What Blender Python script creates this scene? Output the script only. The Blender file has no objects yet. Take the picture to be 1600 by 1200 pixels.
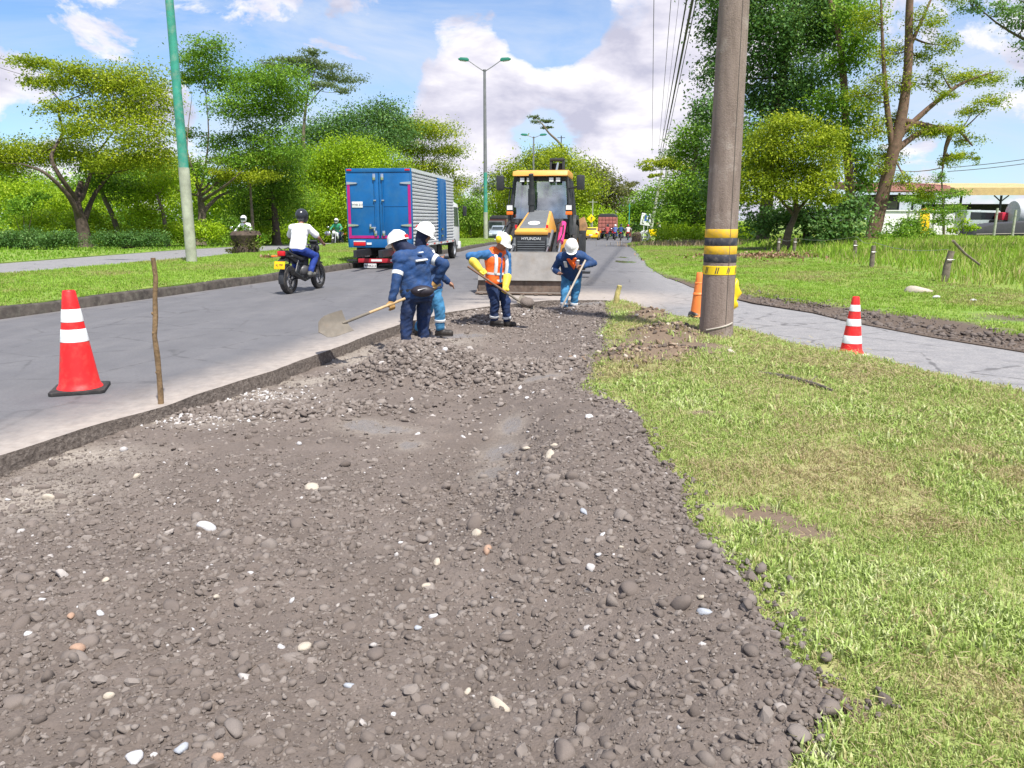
import bpy, bmesh, math, random
import numpy as np
from mathutils import Vector, Matrix, Euler
SC = bpy.context.scene
COL = SC.collection
R = math.radians
rng = np.random.default_rng(7)
random.seed(7)

# ---------------------------------------------------------------- camera
F_PX, PITCH, CAM_H = 1202.0, math.atan(257.0 / 1202.0), 1.6      # phone wide lens, held at 1.6 m and tipped down
cam_d = bpy.data.cameras.new("camera"); cam = bpy.data.objects.new("camera", cam_d); COL.objects.link(cam)
cam.location = (0, 0, CAM_H); cam.rotation_euler = (math.pi / 2 - PITCH, 0, 0)
cam_d.sensor_width = 36.0; cam_d.lens = F_PX / 1600.0 * 36.0
cam_d.clip_start = 0.05; cam_d.clip_end = 6000
SC.camera = cam

# ---------------------------------------------------------------- light
SUN_EL, SUN_AZ = 60.0, 152.0      # degrees; azimuth clockwise from +Y (view direction): behind the camera
world = bpy.data.worlds.new("World"); SC.world = world; world.use_nodes = True
wn, wl = world.node_tree.nodes, world.node_tree.links
wn.clear()
def wnode(t, **kw):
    n = wn.new(t)
    for k, v in kw.items(): setattr(n, k, v)
    return n
sky = wnode("ShaderNodeTexSky"); sky.sky_type = "NISHITA"; sky.sun_disc = False
sky.sun_elevation = R(SUN_EL); sky.sun_rotation = R(SUN_AZ); sky.altitude = 300; sky.air_density = 1.0; sky.dust_density = 0.6; sky.ozone_density = 2.0
tc = wnode("ShaderNodeTexCoord")
sep = wnode("ShaderNodeSeparateXYZ"); wl.new(tc.outputs["Generated"], sep.inputs[0])
def wmath(op, a, b=None, clamp=False):
    n = wnode("ShaderNodeMath"); n.operation = op; n.use_clamp = clamp
    for i, v in enumerate((a, b)):
        if v is None: continue
        if isinstance(v, (int, float)): n.inputs[i].default_value = v
        else: wl.new(v, n.inputs[i])
    return n.outputs[0]
def wnoise(scale, loc, stretch=1.0, detail=9, rough=0.55, dist=0.0):
    mp = wnode("ShaderNodeMapping"); mp.inputs["Location"].default_value = loc; mp.inputs["Scale"].default_value = (1, 1, stretch)
    wl.new(tc.outputs["Generated"], mp.inputs[0])
    n = wnode("ShaderNodeTexNoise"); n.inputs["Scale"].default_value = scale; n.inputs["Detail"].default_value = detail
    n.inputs["Roughness"].default_value = rough; n.inputs["Distortion"].default_value = dist
    wl.new(mp.outputs[0], n.inputs["Vector"]); return n.outputs["Fac"]
def wramp(fac, stops):
    n = wnode("ShaderNodeValToRGB"); wl.new(fac, n.inputs[0]); e = n.color_ramp.elements
    while len(e) < len(stops): e.new(0.5)
    for el, (p, c) in zip(e, stops):
        el.position = p; el.color = (c, c, c, 1) if isinstance(c, (int, float)) else (*c, 1)
    return n
def sky_dir(px, py):
    v = Vector(((px - 800) / F_PX, math.cos(PITCH) + (600 - py) / F_PX * math.sin(PITCH), -math.sin(PITCH) + (600 - py) / F_PX * math.cos(PITCH)))
    return v.normalized()
def wblob(d, width):              # 1 at direction d, 0 beyond the angular width (degrees)
    n = wnode("ShaderNodeVectorMath"); n.operation = "DOT_PRODUCT"; wl.new(tc.outputs["Generated"], n.inputs[0]); n.inputs[1].default_value = d
    m = wnode("ShaderNodeMapRange"); m.interpolation_type = "SMOOTHSTEP"; wl.new(n.outputs["Value"], m.inputs["Value"])
    m.inputs["From Min"].default_value = math.cos(R(width)); m.inputs["From Max"].default_value = 1.0
    return m.outputs["Result"]
cum = wnoise(6.4, (3.1, 0.4, 7.3), 1.7, 11, 0.60, 0.30)      # cumulus heaps
for (bx, by, bw, amp) in [(1000, 60, 10, .15), (970, 170, 6, .10), (1060, 240, 5, .08), (745, 160, 5.5, .15), (330, 20, 12, .05), (20, 195, 5, .10), (690, 200, 5, .08), (720, 270, 5, .05), (865, 30, 4.5, -.28), (880, 225, 4, -.16), (985, 140, 2.5, -.08), (835, 190, 2.5, -.06),
                          (250, 100, 15, -.09), (560, 120, 8, -.10), (1560, 200, 9, .05), (1570, 240, 5, -.1), (950, 300, 5, .1), (100, 190, 7, .03)]:
    cum = wmath("ADD", cum, wmath("MULTIPLY", wblob(sky_dir(bx, by), bw), amp))
cum_f = wramp(cum, [(0.485, 0.0), (0.53, 0.8), (0.58, 1.0)]).outputs["Color"]
cir = wnoise(2.6, (0.6, 2.2, 1.0), 3.2, 7, 0.6, 0.8)        # thin high veil
cir_f = wramp(cir, [(0.34, 0.0), (0.66, 0.85)]).outputs["Color"]
shade = wnoise(8.5, (1.1, 5.4, 6.75), 2.2, 8, 0.55, 0.25)
cloud_c = wramp(shade, [(0.38, (4.5, 4.5, 5.6)), (0.50, (6.3, 6.15, 7.0)), (0.60, (8.1, 7.9, 8.2))])
veil_c = wnode("ShaderNodeRGB"); veil_c.outputs[0].default_value = (5.5, 6.1, 7.2, 1)
def wmix(f, a, b):
    m = wnode("ShaderNodeMix"); m.data_type = "RGBA"; wl.new(f, m.inputs[0]); wl.new(a, m.inputs[6]); wl.new(b, m.inputs[7]); return m.outputs[2]
tint = wnode("ShaderNodeMix"); tint.data_type = "RGBA"; tint.blend_type = "MULTIPLY"; tint.inputs[0].default_value = 1.0
wl.new(sky.outputs[0], tint.inputs[6]); tint.inputs[7].default_value = (0.95, 1.12, 1.35, 1)
out_c = wmix(cum_f, wmix(cir_f, tint.outputs[2], veil_c.outputs[0]), cloud_c.outputs["Color"])
bg = wnode("ShaderNodeBackground"); bg.inputs["Strength"].default_value = 0.090
wl.new(out_c, bg.inputs[0])
wo = wnode("ShaderNodeOutputWorld"); wl.new(bg.outputs[0], wo.inputs[0])

sun_d = bpy.data.lights.new("sun", "SUN"); sun = bpy.data.objects.new("sun", sun_d); COL.objects.link(sun)
sun_d.energy = 4.8; sun_d.angle = R(1.5); sun_d.color = (1.0, 0.955, 0.88)
sdir = Vector((math.sin(R(SUN_AZ)) * math.cos(R(SUN_EL)), math.cos(R(SUN_AZ)) * math.cos(R(SUN_EL)), math.sin(R(SUN_EL))))
sun.rotation_euler = sdir.to_track_quat("Z", "Y").to_euler(); sun.location = sdir * 60

vs = SC.view_settings
vs.view_transform = "Standard"; vs.look = "None"; vs.gamma = 1.0; vs.exposure = 0.6; vs.use_curve_mapping = False
SC.cycles.max_bounces = 5; SC.cycles.diffuse_bounces = 2; SC.cycles.glossy_bounces = 2; SC.cycles.transmission_bounces = 4; SC.cycles.transparent_max_bounces = 8
SC.cycles.use_denoising = True

# ---------------------------------------------------------------- where things stand
def slope(y):                      # the road falls away gently beyond 40 m
    y = np.asarray(y, float); t = np.clip(y - 38, 0, None)
    return -0.015 * np.where(t < 8, t * t / 16, t - 4)
def zs(y): return float(slope(y))
def ray(px, py):
    c, s = math.cos(PITCH), math.sin(PITCH); u, v = (px - 800) / F_PX, (600 - py) / F_PX
    return Vector((u, c + v * s, -s + v * c))
def G(px, py, dz=0.0):             # ground position of a point measured in the photograph
    d = ray(px, py); z = dz
    for _ in range(30):
        t = (z - CAM_H) / d.z; y = min(d.y * t, 400); z = zs(y) + dz
    t = (z - CAM_H) / d.z
    return Vector((d.x * t, d.y * t, z))
def W(px, py, D):                  # the same for a point at a known distance down the view
    d = ray(px, py); t = D / d.y
    return Vector((d.x * t, D, CAM_H + d.z * t))
def PX(px, D): return (px - 800) / F_PX * D * 1.0

# ---------------------------------------------------------------- numpy noise
def _hash(ix, iy, seed):
    h = (ix.astype(np.int64) * 374761393 + iy.astype(np.int64) * 668265263 + seed * 1442695) & 0x7fffffff
    h = ((h ^ (h >> 13)) * 1274126177) & 0x7fffffff
    return ((h ^ (h >> 16)) & 0xffff) / 65535.0
def vnoise(x, y, seed=0):
    x = np.asarray(x, float); y = np.asarray(y, float)
    ix, iy = np.floor(x), np.floor(y); fx, fy = x - ix, y - iy
    fx = fx * fx * (3 - 2 * fx); fy = fy * fy * (3 - 2 * fy)
    a, b = _hash(ix, iy, seed), _hash(ix + 1, iy, seed); c, d = _hash(ix, iy + 1, seed), _hash(ix + 1, iy + 1, seed)
    return (a * (1 - fx) + b * fx) * (1 - fy) + (c * (1 - fx) + d * fx) * fy
def fbm(x, y, s, octv=4, seed=0, gain=0.5):
    t = 0; a = 1; n = 0; x = np.asarray(x, float) * s; y = np.asarray(y, float) * s
    for o in range(octv):
        t = t + a * vnoise(x, y, seed + o * 17); n += a; a *= gain; x = x * 2.03 + 11.3; y = y * 2.03 + 5.1
    return t / n - 0.5
def in_poly(x, y, poly):
    x = np.asarray(x, float); y = np.asarray(y, float); ins = np.zeros(x.shape, bool); n = len(poly)
    for i in range(n):
        (x0, y0), (x1, y1) = poly[i], poly[(i + 1) % n]
        if y0 == y1: continue
        c = ((y0 > y) != (y1 > y)) & (x < (x1 - x0) * (y - y0) / (y1 - y0) + x0)
        ins ^= c
    return ins
def line_dist(x, y, pts):
    x = np.asarray(x, float); y = np.asarray(y, float); best = np.full(x.shape, 1e9)
    for (ax, ay), (bx, by) in zip(pts[:-1], pts[1:]):
        dx, dy = bx - ax, by - ay; L = dx * dx + dy * dy + 1e-9
        t = np.clip(((x - ax) * dx + (y - ay) * dy) / L, 0, 1)
        best = np.minimum(best, np.hypot(x - ax - t * dx, y - ay - t * dy))
    return best
def sstep(a, b, v):
    t = np.clip((v - a) / (b - a), 0, 1); return t * t * (3 - 2 * t)

# ---------------------------------------------------------------- materials
MATS = {}
def srgb(h):
    v = [int(h[i:i + 2], 16) / 255 for i in (0, 2, 4)]
    return tuple(c / 12.92 if c <= .04045 else ((c + .055) / 1.055) ** 2.4 for c in v)
class NT:
    def __init__(self, name):
        self.m = bpy.data.materials.new(name); self.m.use_nodes = True; self.t = self.m.node_tree; self.t.nodes.clear()
        self.out = self.t.nodes.new("ShaderNodeOutputMaterial")
    def n(self, t, ins=None, **kw):
        nd = self.t.nodes.new(t)
        for k, v in kw.items(): setattr(nd, k, v)
        for k, v in (ins or {}).items():
            if hasattr(v, "is_output") or isinstance(v, bpy.types.NodeSocket): self.t.links.new(v, nd.inputs[k])
            else: nd.inputs[k].default_value = v
        return nd
    def noise(self, scale, detail=5, rough=.55, coord="Object", stretch=None, dist=0):
        c = self.n("ShaderNodeTexCoord").outputs[coord]
        if stretch: c = self.n("ShaderNodeMapping", {"Vector": c, "Scale": stretch}).outputs[0]
        return self.n("ShaderNodeTexNoise", {"Vector": c, "Scale": scale, "Detail": detail, "Roughness": rough, "Distortion": dist}).outputs["Fac"]
    def ramp(self, fac, stops):
        nd = self.n("ShaderNodeValToRGB", {"Fac": fac}); e = nd.color_ramp.elements
        while len(e) < len(stops): e.new(.5)
        for el, (p, c) in zip(e, stops):
            el.position = p; el.color = (c, c, c, 1) if isinstance(c, (int, float)) else (*c, 1)
        return nd.outputs["Color"]
    def mix(self, f, a, b, blend="MIX"):
        nd = self.n("ShaderNodeMix", data_type="RGBA", blend_type=blend)
        for i, v in ((0, f), (6, a), (7, b)):
            if isinstance(v, bpy.types.NodeSocket): self.t.links.new(v, nd.inputs[i])
            else: nd.inputs[i].default_value = v if i == 0 else (*v[:3], 1)
        return nd.outputs[2]
    def iattr(self, name): return self.n("ShaderNodeAttribute", attribute_name=name, attribute_type="INSTANCER").outputs["Fac"]
    def attr(self, name): return self.n("ShaderNodeAttribute", attribute_name=name).outputs["Fac"]
    def math(self, op, a, b=0.0, clamp=False):
        nd = self.n("ShaderNodeMath", operation=op, use_clamp=clamp)
        for i, v in enumerate((a, b)):
            if isinstance(v, bpy.types.NodeSocket): self.t.links.new(v, nd.inputs[i])
            else: nd.inputs[i].default_value = v
        return nd.outputs[0]
    def bump(self, h, strength=.3, dist=.02): return self.n("ShaderNodeBump", {"Height": h, "Strength": strength, "Distance": dist}).outputs[0]
    def pbr(self, col, rough=.6, metal=0, normal=None, **kw):
        ins = {"Roughness": rough, "Metallic": metal}
        ins["Base Color"] = col if isinstance(col, bpy.types.NodeSocket) else (*col[:3], 1)
        if normal is not None: ins["Normal"] = normal
        ins.update(kw)
        b = self.n("ShaderNodeBsdfPrincipled", ins)
        self.t.links.new(b.outputs[0], self.out.inputs[0]); return self.m
def pm(name, col, rough=.6, metal=0, var=.12, scale=6, bump=0, bscale=60, dirt=None, dirt_amt=.3, **kw):
    """plain procedural finish: slightly uneven colour, optional dirt and fine relief"""
    if name in MATS: return MATS[name]
    if isinstance(col, str): col = srgb(col)
    t = NT(name); f = t.noise(scale, 4)
    lo = tuple(c * (1 - var) for c in col); hi = tuple(min(1, c * (1 + var)) for c in col)
    c = t.ramp(f, [(.3, lo), (.7, hi)])
    if dirt:
        d = srgb(dirt) if isinstance(dirt, str) else dirt
        g = t.ramp(t.noise(scale * 1.7, 7, .65), [(.48, 0.0), (.72, dirt_amt)]); c = t.mix(g, c, d)
    nrm = t.bump(t.noise(bscale, 3), bump, .01) if bump else None
    r = t.ramp(t.noise(scale * 3, 3), [(.3, max(0, rough - .08)), (.7, min(1, rough + .08))])
    MATS[name] = t.pbr(c, r, metal, nrm, **kw); return MATS[name]
def leaf_mat(name, stops, trans=.38, rough=.5):
    if name in MATS: return MATS[name]
    t = NT(name); c = t.ramp(t.attr("tint"), stops)
    d = t.n("ShaderNodeBsdfPrincipled", {"Base Color": c, "Roughness": rough, "Specular IOR Level": .25})
    tl = t.n("ShaderNodeBsdfTranslucent", {"Color": t.mix(.35, c, (.30, .42, .03))})
    mx = t.n("ShaderNodeMixShader", {0: trans, 1: d.outputs[0], 2: tl.outputs[0]})
    t.t.links.new(mx.outputs[0], t.out.inputs[0]); MATS[name] = t.m; return t.m

# ---------------------------------------------------------------- mesh helpers
def np_mesh(name, verts, faces, mat=None, parent=None, smooth=False, attrs=None, loc=None):
    """faces: (n,k) int array, one polygon size"""
    me = bpy.data.meshes.new(name); verts = np.asarray(verts, np.float32); faces = np.asarray(faces, np.int32); n, k = faces.shape
    me.vertices.add(len(verts)); me.vertices.foreach_set("co", verts.ravel())
    me.loops.add(n * k); me.loops.foreach_set("vertex_index", faces.ravel())
    me.polygons.add(n); me.polygons.foreach_set("loop_start", np.arange(0, n * k, k, dtype=np.int32))
    if smooth: me.polygons.foreach_set("use_smooth", np.ones(n, bool))
    for an, av in (attrs or {}).items():
        a = me.attributes.new(an, "FLOAT", "POINT"); a.data.foreach_set("value", np.asarray(av, np.float32))
    me.update(calc_edges=True)
    return link(name, me, mat, parent, loc)
def link(name, me, mat=None, parent=None, loc=None):
    o = bpy.data.objects.new(name, me); COL.objects.link(o)
    for m in (mat if isinstance(mat, (list, tuple)) else [mat] if mat else []): me.materials.append(m)
    if parent: o.parent = parent
    if loc is not None: o.location = loc
    return o
def tag(o, label=None, cat=None, group=None, kind=None):
    for k, v in (("label", label), ("category", cat), ("group", group), ("kind", kind)):
        if v: o[k] = v
    return o
def thing(name, label, cat, loc=(0, 0, 0), rotz=0, group=None, scale=1):
    o = bpy.data.objects.new(name, None); COL.objects.link(o); o.location = loc; o.rotation_euler = (0, 0, rotz); o.empty_display_size = .2
    o.scale = (scale,) * 3
    return tag(o, label, cat, group)
class MB:
    def __init__(self): self.v = []; self.f = []
    def add(self, v, f):
        b = len(self.v); self.v += [tuple(p) for p in v]; self.f += [tuple(i + b for i in q) for q in f]; return self
    def box(self, c, s, rot=None):
        v = [Vector((x * s[0] / 2, y * s[1] / 2, z * s[2] / 2)) for z in (-1, 1) for y in (-1, 1) for x in (-1, 1)]
        if rot: e = Euler(rot); v = [e.to_matrix() @ p for p in v]
        return self.add([p + Vector(c) for p in v], [(0, 2, 3, 1), (4, 5, 7, 6), (0, 1, 5, 4), (2, 6, 7, 3), (0, 4, 6, 2), (1, 3, 7, 5)])
    def tube(self, path, rad, n=10, caps=True, sq=1.0):
        P = [Vector(p) for p in path]; rad = rad if isinstance(rad, (list, tuple)) else [rad] * len(P)
        rings = []; up = None
        for i, p in enumerate(P):
            t = (P[min(i + 1, len(P) - 1)] - P[max(i - 1, 0)])
            t = t.normalized() if t.length > 1e-9 else Vector((0, 0, 1))
            if up is None:
                up = Vector((0, 0, 1)) if abs(t.z) < .9 else Vector((0, 1, 0))
            a = t.cross(up)
            if a.length < 1e-6: a = t.orthogonal()
            a.normalize(); b = a.cross(t).normalized(); up = b
            rings.append([p + (a * math.cos(2 * math.pi * k / n) + b * math.sin(2 * math.pi * k / n) * sq) * rad[i] for k in range(n)])
        v = [q for r in rings for q in r]; f = []
        for i in range(len(rings) - 1):
            for k in range(n):
                f.append((i * n + k, i * n + (k + 1) % n, (i + 1) * n + (k + 1) % n, (i + 1) * n + k))
        if caps: f.append(tuple(range(n))[::-1]); f.append(tuple((len(rings) - 1) * n + k for k in range(n)))
        return self.add(v, f)
    def cyl(self, p0, p1, r0, r1=None, n=16): return self.tube([p0, p1], [r0, r1 if r1 is not None else r0], n)
    def lathe(self, prof, n=20, c=(0, 0, 0), axis="z", caps=True):
        v = []; f = []; m = len(prof)
        for (r, z) in prof:
            for k in range(n):
                a = 2 * math.pi * k / n; p = (r * math.cos(a), r * math.sin(a), z)
                if axis == "x": p = (p[2], p[0], p[1])
                if axis == "y": p = (p[0], p[2], p[1])
                v.append((p[0] + c[0], p[1] + c[1], p[2] + c[2]))
        for i in range(m - 1):
            for k in range(n): f.append((i * n + k, i * n + (k + 1) % n, (i + 1) * n + (k + 1) % n, (i + 1) * n + k))
        if caps: f.append(tuple(range(n))[::-1]); f.append(tuple((m - 1) * n + k for k in range(n)))
        return self.add(v, f)
    def prism(self, poly, a0, a1, axis="x"):
        """poly in the plane across the axis: axis x -> (y,z), y -> (x,z), z -> (x,y)"""
        def p3(p, a): return {"x": (a, p[0], p[1]), "y": (p[0], a, p[1]), "z": (p[0], p[1], a)}[axis]
        n = len(poly); v = [p3(p, a0) for p in poly] + [p3(p, a1) for p in poly]
        f = [tuple(range(n)), tuple(range(n, 2 * n))[::-1]] + [(i, i + n, (i + 1) % n + n, (i + 1) % n) for i in range(n)]
        return self.add(v, f)
    def sphere(self, c, r, n=14, m=8):
        r = r if isinstance(r, (tuple, list)) else (r, r, r); v = []; f = []
        for i in range(1, m):
            th = math.pi * i / m
            for k in range(n):
                a = 2 * math.pi * k / n; v.append((c[0] + r[0] * math.sin(th) * math.cos(a), c[1] + r[1] * math.sin(th) * math.sin(a), c[2] + r[2] * math.cos(th)))
        v += [(c[0], c[1], c[2] + r[2]), (c[0], c[1], c[2] - r[2])]; t, b = len(v) - 2, len(v) - 1
        for i in range(m - 2):
            for k in range(n): f.append((i * n + k, (i + 1) * n + k, (i + 1) * n + (k + 1) % n, i * n + (k + 1) % n))
        for k in range(n): f.append((t, k, (k + 1) % n)); f.append((b, (m - 2) * n + (k + 1) % n, (m - 2) * n + k))
        return self.add(v, f)
    def build(self, name, mat, parent=None, bevel=0, seg=2, smooth=35, loc=None, M=None):
        me = bpy.data.meshes.new(name); bm = bmesh.new(); vs_ = [bm.verts.new(p) for p in self.v]
        for q in self.f:
            try: bm.faces.new([vs_[i] for i in q])
            except ValueError: pass
        if M is not None: bm.transform(M)
        bmesh.ops.recalc_face_normals(bm, faces=bm.faces)
        if bevel:
            ed = [e for e in bm.edges if len(e.link_faces) == 2 and e.calc_face_angle(0) > R(28)]
            bmesh.ops.bevel(bm, geom=ed, offset=bevel, segments=seg, profile=.6, affect="EDGES", clamp_overlap=True)
        if smooth:
            for fc in bm.faces: fc.smooth = True
            for e in bm.edges:
                if len(e.link_faces) == 2 and e.calc_face_angle(0) > R(smooth): e.smooth = False
        bm.to_mesh(me); bm.free()
        return link(name, me, mat, parent, loc)
def gn_scatter(name, co, rot, scl, idx, tint, sources, mat):
    """instances of a few source meshes on points (only for what nobody could count)"""
    me = bpy.data.meshes.new(name); n = len(co); me.vertices.add(n); me.vertices.foreach_set("co", np.asarray(co, np.float32).ravel())
    for an, ty, key, val in (("rot", "FLOAT_VECTOR", "vector", rot), ("scl", "FLOAT_VECTOR", "vector", scl), ("idx", "INT", "value", idx), ("tint", "FLOAT", "value", tint)):
        a = me.attributes.new(an, ty, "POINT"); a.data.foreach_set(key, np.asarray(val, np.int32 if ty == "INT" else np.float32).ravel())
    o = bpy.data.objects.new(name, me); COL.objects.link(o); me.materials.append(mat)
    col = bpy.data.collections.new(name + "_kinds")
    for i, sm in enumerate(sources):
        so = bpy.data.objects.new("%s_kind_%02d" % (name, i), sm); col.objects.link(so)
        if not sm.materials: sm.materials.append(mat)
    ng = bpy.data.node_groups.new(name + "_scatter", "GeometryNodeTree"); ng.interface.new_socket("Geometry", in_out="INPUT", socket_type="NodeSocketGeometry"); ng.interface.new_socket("Geometry", in_out="OUTPUT", socket_type="NodeSocketGeometry")
    N = ng.nodes; L = ng.links; gi = N.new("NodeGroupInput"); go = N.new("NodeGroupOutput"); ip = N.new("GeometryNodeInstanceOnPoints"); ci = N.new("GeometryNodeCollectionInfo"); ci.inputs[0].default_value = col; ci.inputs[1].default_value = True; ci.inputs[2].default_value = True
    def na(nm, ty): q = N.new("GeometryNodeInputNamedAttribute"); q.data_type = ty; q.inputs[0].default_value = nm; return q.outputs["Attribute"]
    er = N.new("FunctionNodeEulerToRotation"); L.new(na("rot", "FLOAT_VECTOR"), er.inputs[0])
    L.new(gi.outputs[0], ip.inputs["Points"]); L.new(ci.outputs[0], ip.inputs["Instance"]); ip.inputs["Pick Instance"].default_value = True
    L.new(na("idx", "INT"), ip.inputs["Instance Index"]); L.new(er.outputs[0], ip.inputs["Rotation"]); L.new(na("scl", "FLOAT_VECTOR"), ip.inputs["Scale"]); L.new(ip.outputs[0], go.inputs[0])
    md = o.modifiers.new("scatter", "NODES"); md.node_group = ng
    return o
def copy_tree(o, parent=None):
    c = o.copy(); COL.objects.link(c); c.parent = parent
    for ch in list(o.children): copy_tree(ch, c)
    return c
def text(name, body, size, mat, parent, loc, rot, depth=.003, align="CENTER", sx=1.0):
    cu = bpy.data.curves.new(name, "FONT"); cu.body = body; cu.size = size; cu.extrude = depth; cu.align_x = align; cu.align_y = "CENTER"
    cu.materials.append(mat); o = bpy.data.objects.new(name, cu); COL.objects.link(o)
    me = bpy.data.meshes.new_from_object(o.evaluated_get(bpy.context.evaluated_depsgraph_get())); COL.objects.unlink(o); bpy.data.objects.remove(o)
    o = link(name, me, None, parent, loc); o.rotation_euler = rot; o.scale = (sx, 1, 1)
    if not me.materials: me.materials.append(mat)
    return o
def dense(pts, step, jit=0.0, seed=3, closed=False):
    """resample a ground line, with a ragged edge"""
    pts = [Vector((p[0], p[1])) for p in pts]; out = []
    if closed: pts = pts + [pts[0]]
    for a, b in zip(pts[:-1], pts[1:]):
        n = max(1, int((b - a).length / step))
        for i in range(n): out.append(a.lerp(b, i / n))
    if not closed: out.append(pts[-1])
    arr = np.array([(p.x, p.y) for p in out])
    if jit:
        s = np.arange(len(arr)) * step
        arr[:, 0] += jit * 2 * fbm(s, s * 0 + seed, 1.7, 4, seed); arr[:, 1] += jit * 2 * fbm(s, s * 0 + seed + 40, 1.7, 4, seed + 9)
    return [tuple(p) for p in arr]
def sheet(name, poly, zf, mat, cell=.5, skirt=None, box=None, depth=.2, attrs=None, parent=None, jitter=0):
    """a ground sheet: polygon cut by a grid, raised by zf(x,y), with a skirt of the given depth"""
    bm = bmesh.new(); vs_ = [bm.verts.new((p[0], p[1], 0)) for p in poly]; bm.faces.new(vs_)
    bmesh.ops.triangulate(bm, faces=bm.faces)
    x0, x1, y0, y1 = box or (min(p[0] for p in poly), max(p[0] for p in poly), min(p[1] for p in poly), max(p[1] for p in poly))
    def cut(co, no): bmesh.ops.bisect_plane(bm, geom=bm.verts[:] + bm.edges[:] + bm.faces[:], plane_co=co, plane_no=no, dist=1e-5)
    for x in np.arange(x0, x1, cell): cut((x, 0, 0), (1, 0, 0))
    for y in np.arange(y0, y1, cell): cut((0, y, 0), (0, 1, 0))
    be = [e for e in bm.edges if len(e.link_faces) == 1]
    ret = bmesh.ops.extrude_edge_only(bm, edges=be); low = {v for v in ret["geom"] if isinstance(v, bmesh.types.BMVert)}
    co = np.array([(v.co.x, v.co.y) for v in bm.verts]); z = zf(co[:, 0], co[:, 1])
    for v, zz in zip(bm.verts, z): v.co.z = zz - (depth if v in low else 0)
    bmesh.ops.recalc_face_normals(bm, faces=bm.faces)
    for f in bm.faces: f.material_index = 1 if (skirt and any(v in low for v in f.verts)) else 0
    up = sum(f.normal.z * f.calc_area() for f in bm.faces)
    if up < 0: bmesh.ops.reverse_faces(bm, faces=bm.faces)
    me = bpy.data.meshes.new(name); bm.to_mesh(me); bm.free()
    for an, fn in (attrs or {}).items():
        a = me.attributes.new(an, "FLOAT", "POINT"); c = np.zeros(len(me.vertices) * 3, np.float32); me.vertices.foreach_get("co", c); c = c.reshape(-1, 3)
        a.data.foreach_set("value", np.asarray(fn(c[:, 0], c[:, 1]), np.float32))
    return link(name, me, [mat, skirt] if skirt else mat, parent)
# ================================================================ THE SETTING
def xy(v): return (v.x, v.y)
def gl(*p): return [xy(G(*q)) for q in p]
def extrap(a, b, dist):            # beyond b, coming from a
    a, b = Vector(a), Vector(b); return tuple(b + (b - a).normalized() * dist)

kerb_line = gl((0, 499), (210, 470), (420, 440), (585, 414), (720, 393), (770, 382)) + [(8, 100), (24, 175)]
kerb_line = [extrap(kerb_line[1], kerb_line[0], 16)] + kerb_line
left_near = gl((0, 439), (200, 420), (291, 412), (442, 395), (546, 385), (700, 376)) + [(1.0, 112), (16, 175)]
left_near = [extrap(left_near[1], left_near[0], 22)] + left_near
left_far = [(x - 6.9, y) for x, y in left_near]
verge_line = gl((1600, 551), (1460, 528), (1320, 503), (1270, 490), (1180, 475), (1100, 455), (1040, 434), (1012, 415), (996, 395), (981, 381)) + [(14.5, 85), (18, 110), (34, 175)]
verge_line = [extrap(verge_line[1], verge_line[0], 25)] + verge_line
slip_near = gl((1600, 620), (1477, 594), (1355, 564), (1250, 545), (1145, 515), (1070, 502), (1026, 494), (970, 472))
slip_near = [extrap(slip_near[1], slip_near[0], 22)] + slip_near
cut_line = gl((945, 469), (860, 469), (760, 479), (700, 488), (620, 508), (450, 570), (250, 636), (120, 672), (0, 712))
cut_line = cut_line + [extrap(cut_line[-3], cut_line[-1], 14)]
grass_edge = gl((945, 478), (947, 500), (940, 550), (925, 590), (915, 606), (922, 628), (962, 642), (990, 662), (1006, 695), (1015, 735), (1066, 768), (1060, 795), (1082, 850),
                (1130, 893), (1168, 930), (1200, 985), (1228, 1035), (1268, 1078), (1318, 1118), (1268, 1150), (1235, 1200), (1215, 1260))
grass_edge = grass_edge + [(grass_edge[-1][0] - .1, -2.0)]

def spots(x, y, lst):
    s = 0
    for sx_, sy_, a, b in lst: s = s + np.exp(-((x - sx_) / a) ** 2 - ((y - sy_) / b) ** 2)
    return np.clip(s, 0, 1)

# ---- the ground under everything
def axis_lines():
    a = np.concatenate([np.arange(-12, 12.01, .5), np.arange(14, 60, 4), np.arange(70, 300, 30), [400, 700, 1200, 2500]])
    return np.unique(np.concatenate([a, -a]))
gx = axis_lines(); gy = np.unique(np.concatenate([np.arange(-3, 20, .5), np.arange(20, 200, 4), [-6, -15, -40, -120, -400, -1200, 230, 260, 320, 420, 700, 1300, 2500]]))
XX, YY = np.meshgrid(gx, gy)
work_box = (-7.5, 5.8, -4, 18)
def ground_z(x, y):
    y2 = np.minimum(y, 190); z = slope(y2) - .06
    inb = (x > work_box[0]) & (x < work_box[1]) & (y > work_box[2]) & (y < work_box[3])
    return np.where(inb, -.55, z)
def grid_faces(nx, ny):
    i = np.arange(nx * ny).reshape(ny, nx); return np.stack([i[:-1, :-1], i[:-1, 1:], i[1:, 1:], i[1:, :-1]], -1).reshape(-1, 4)

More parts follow.
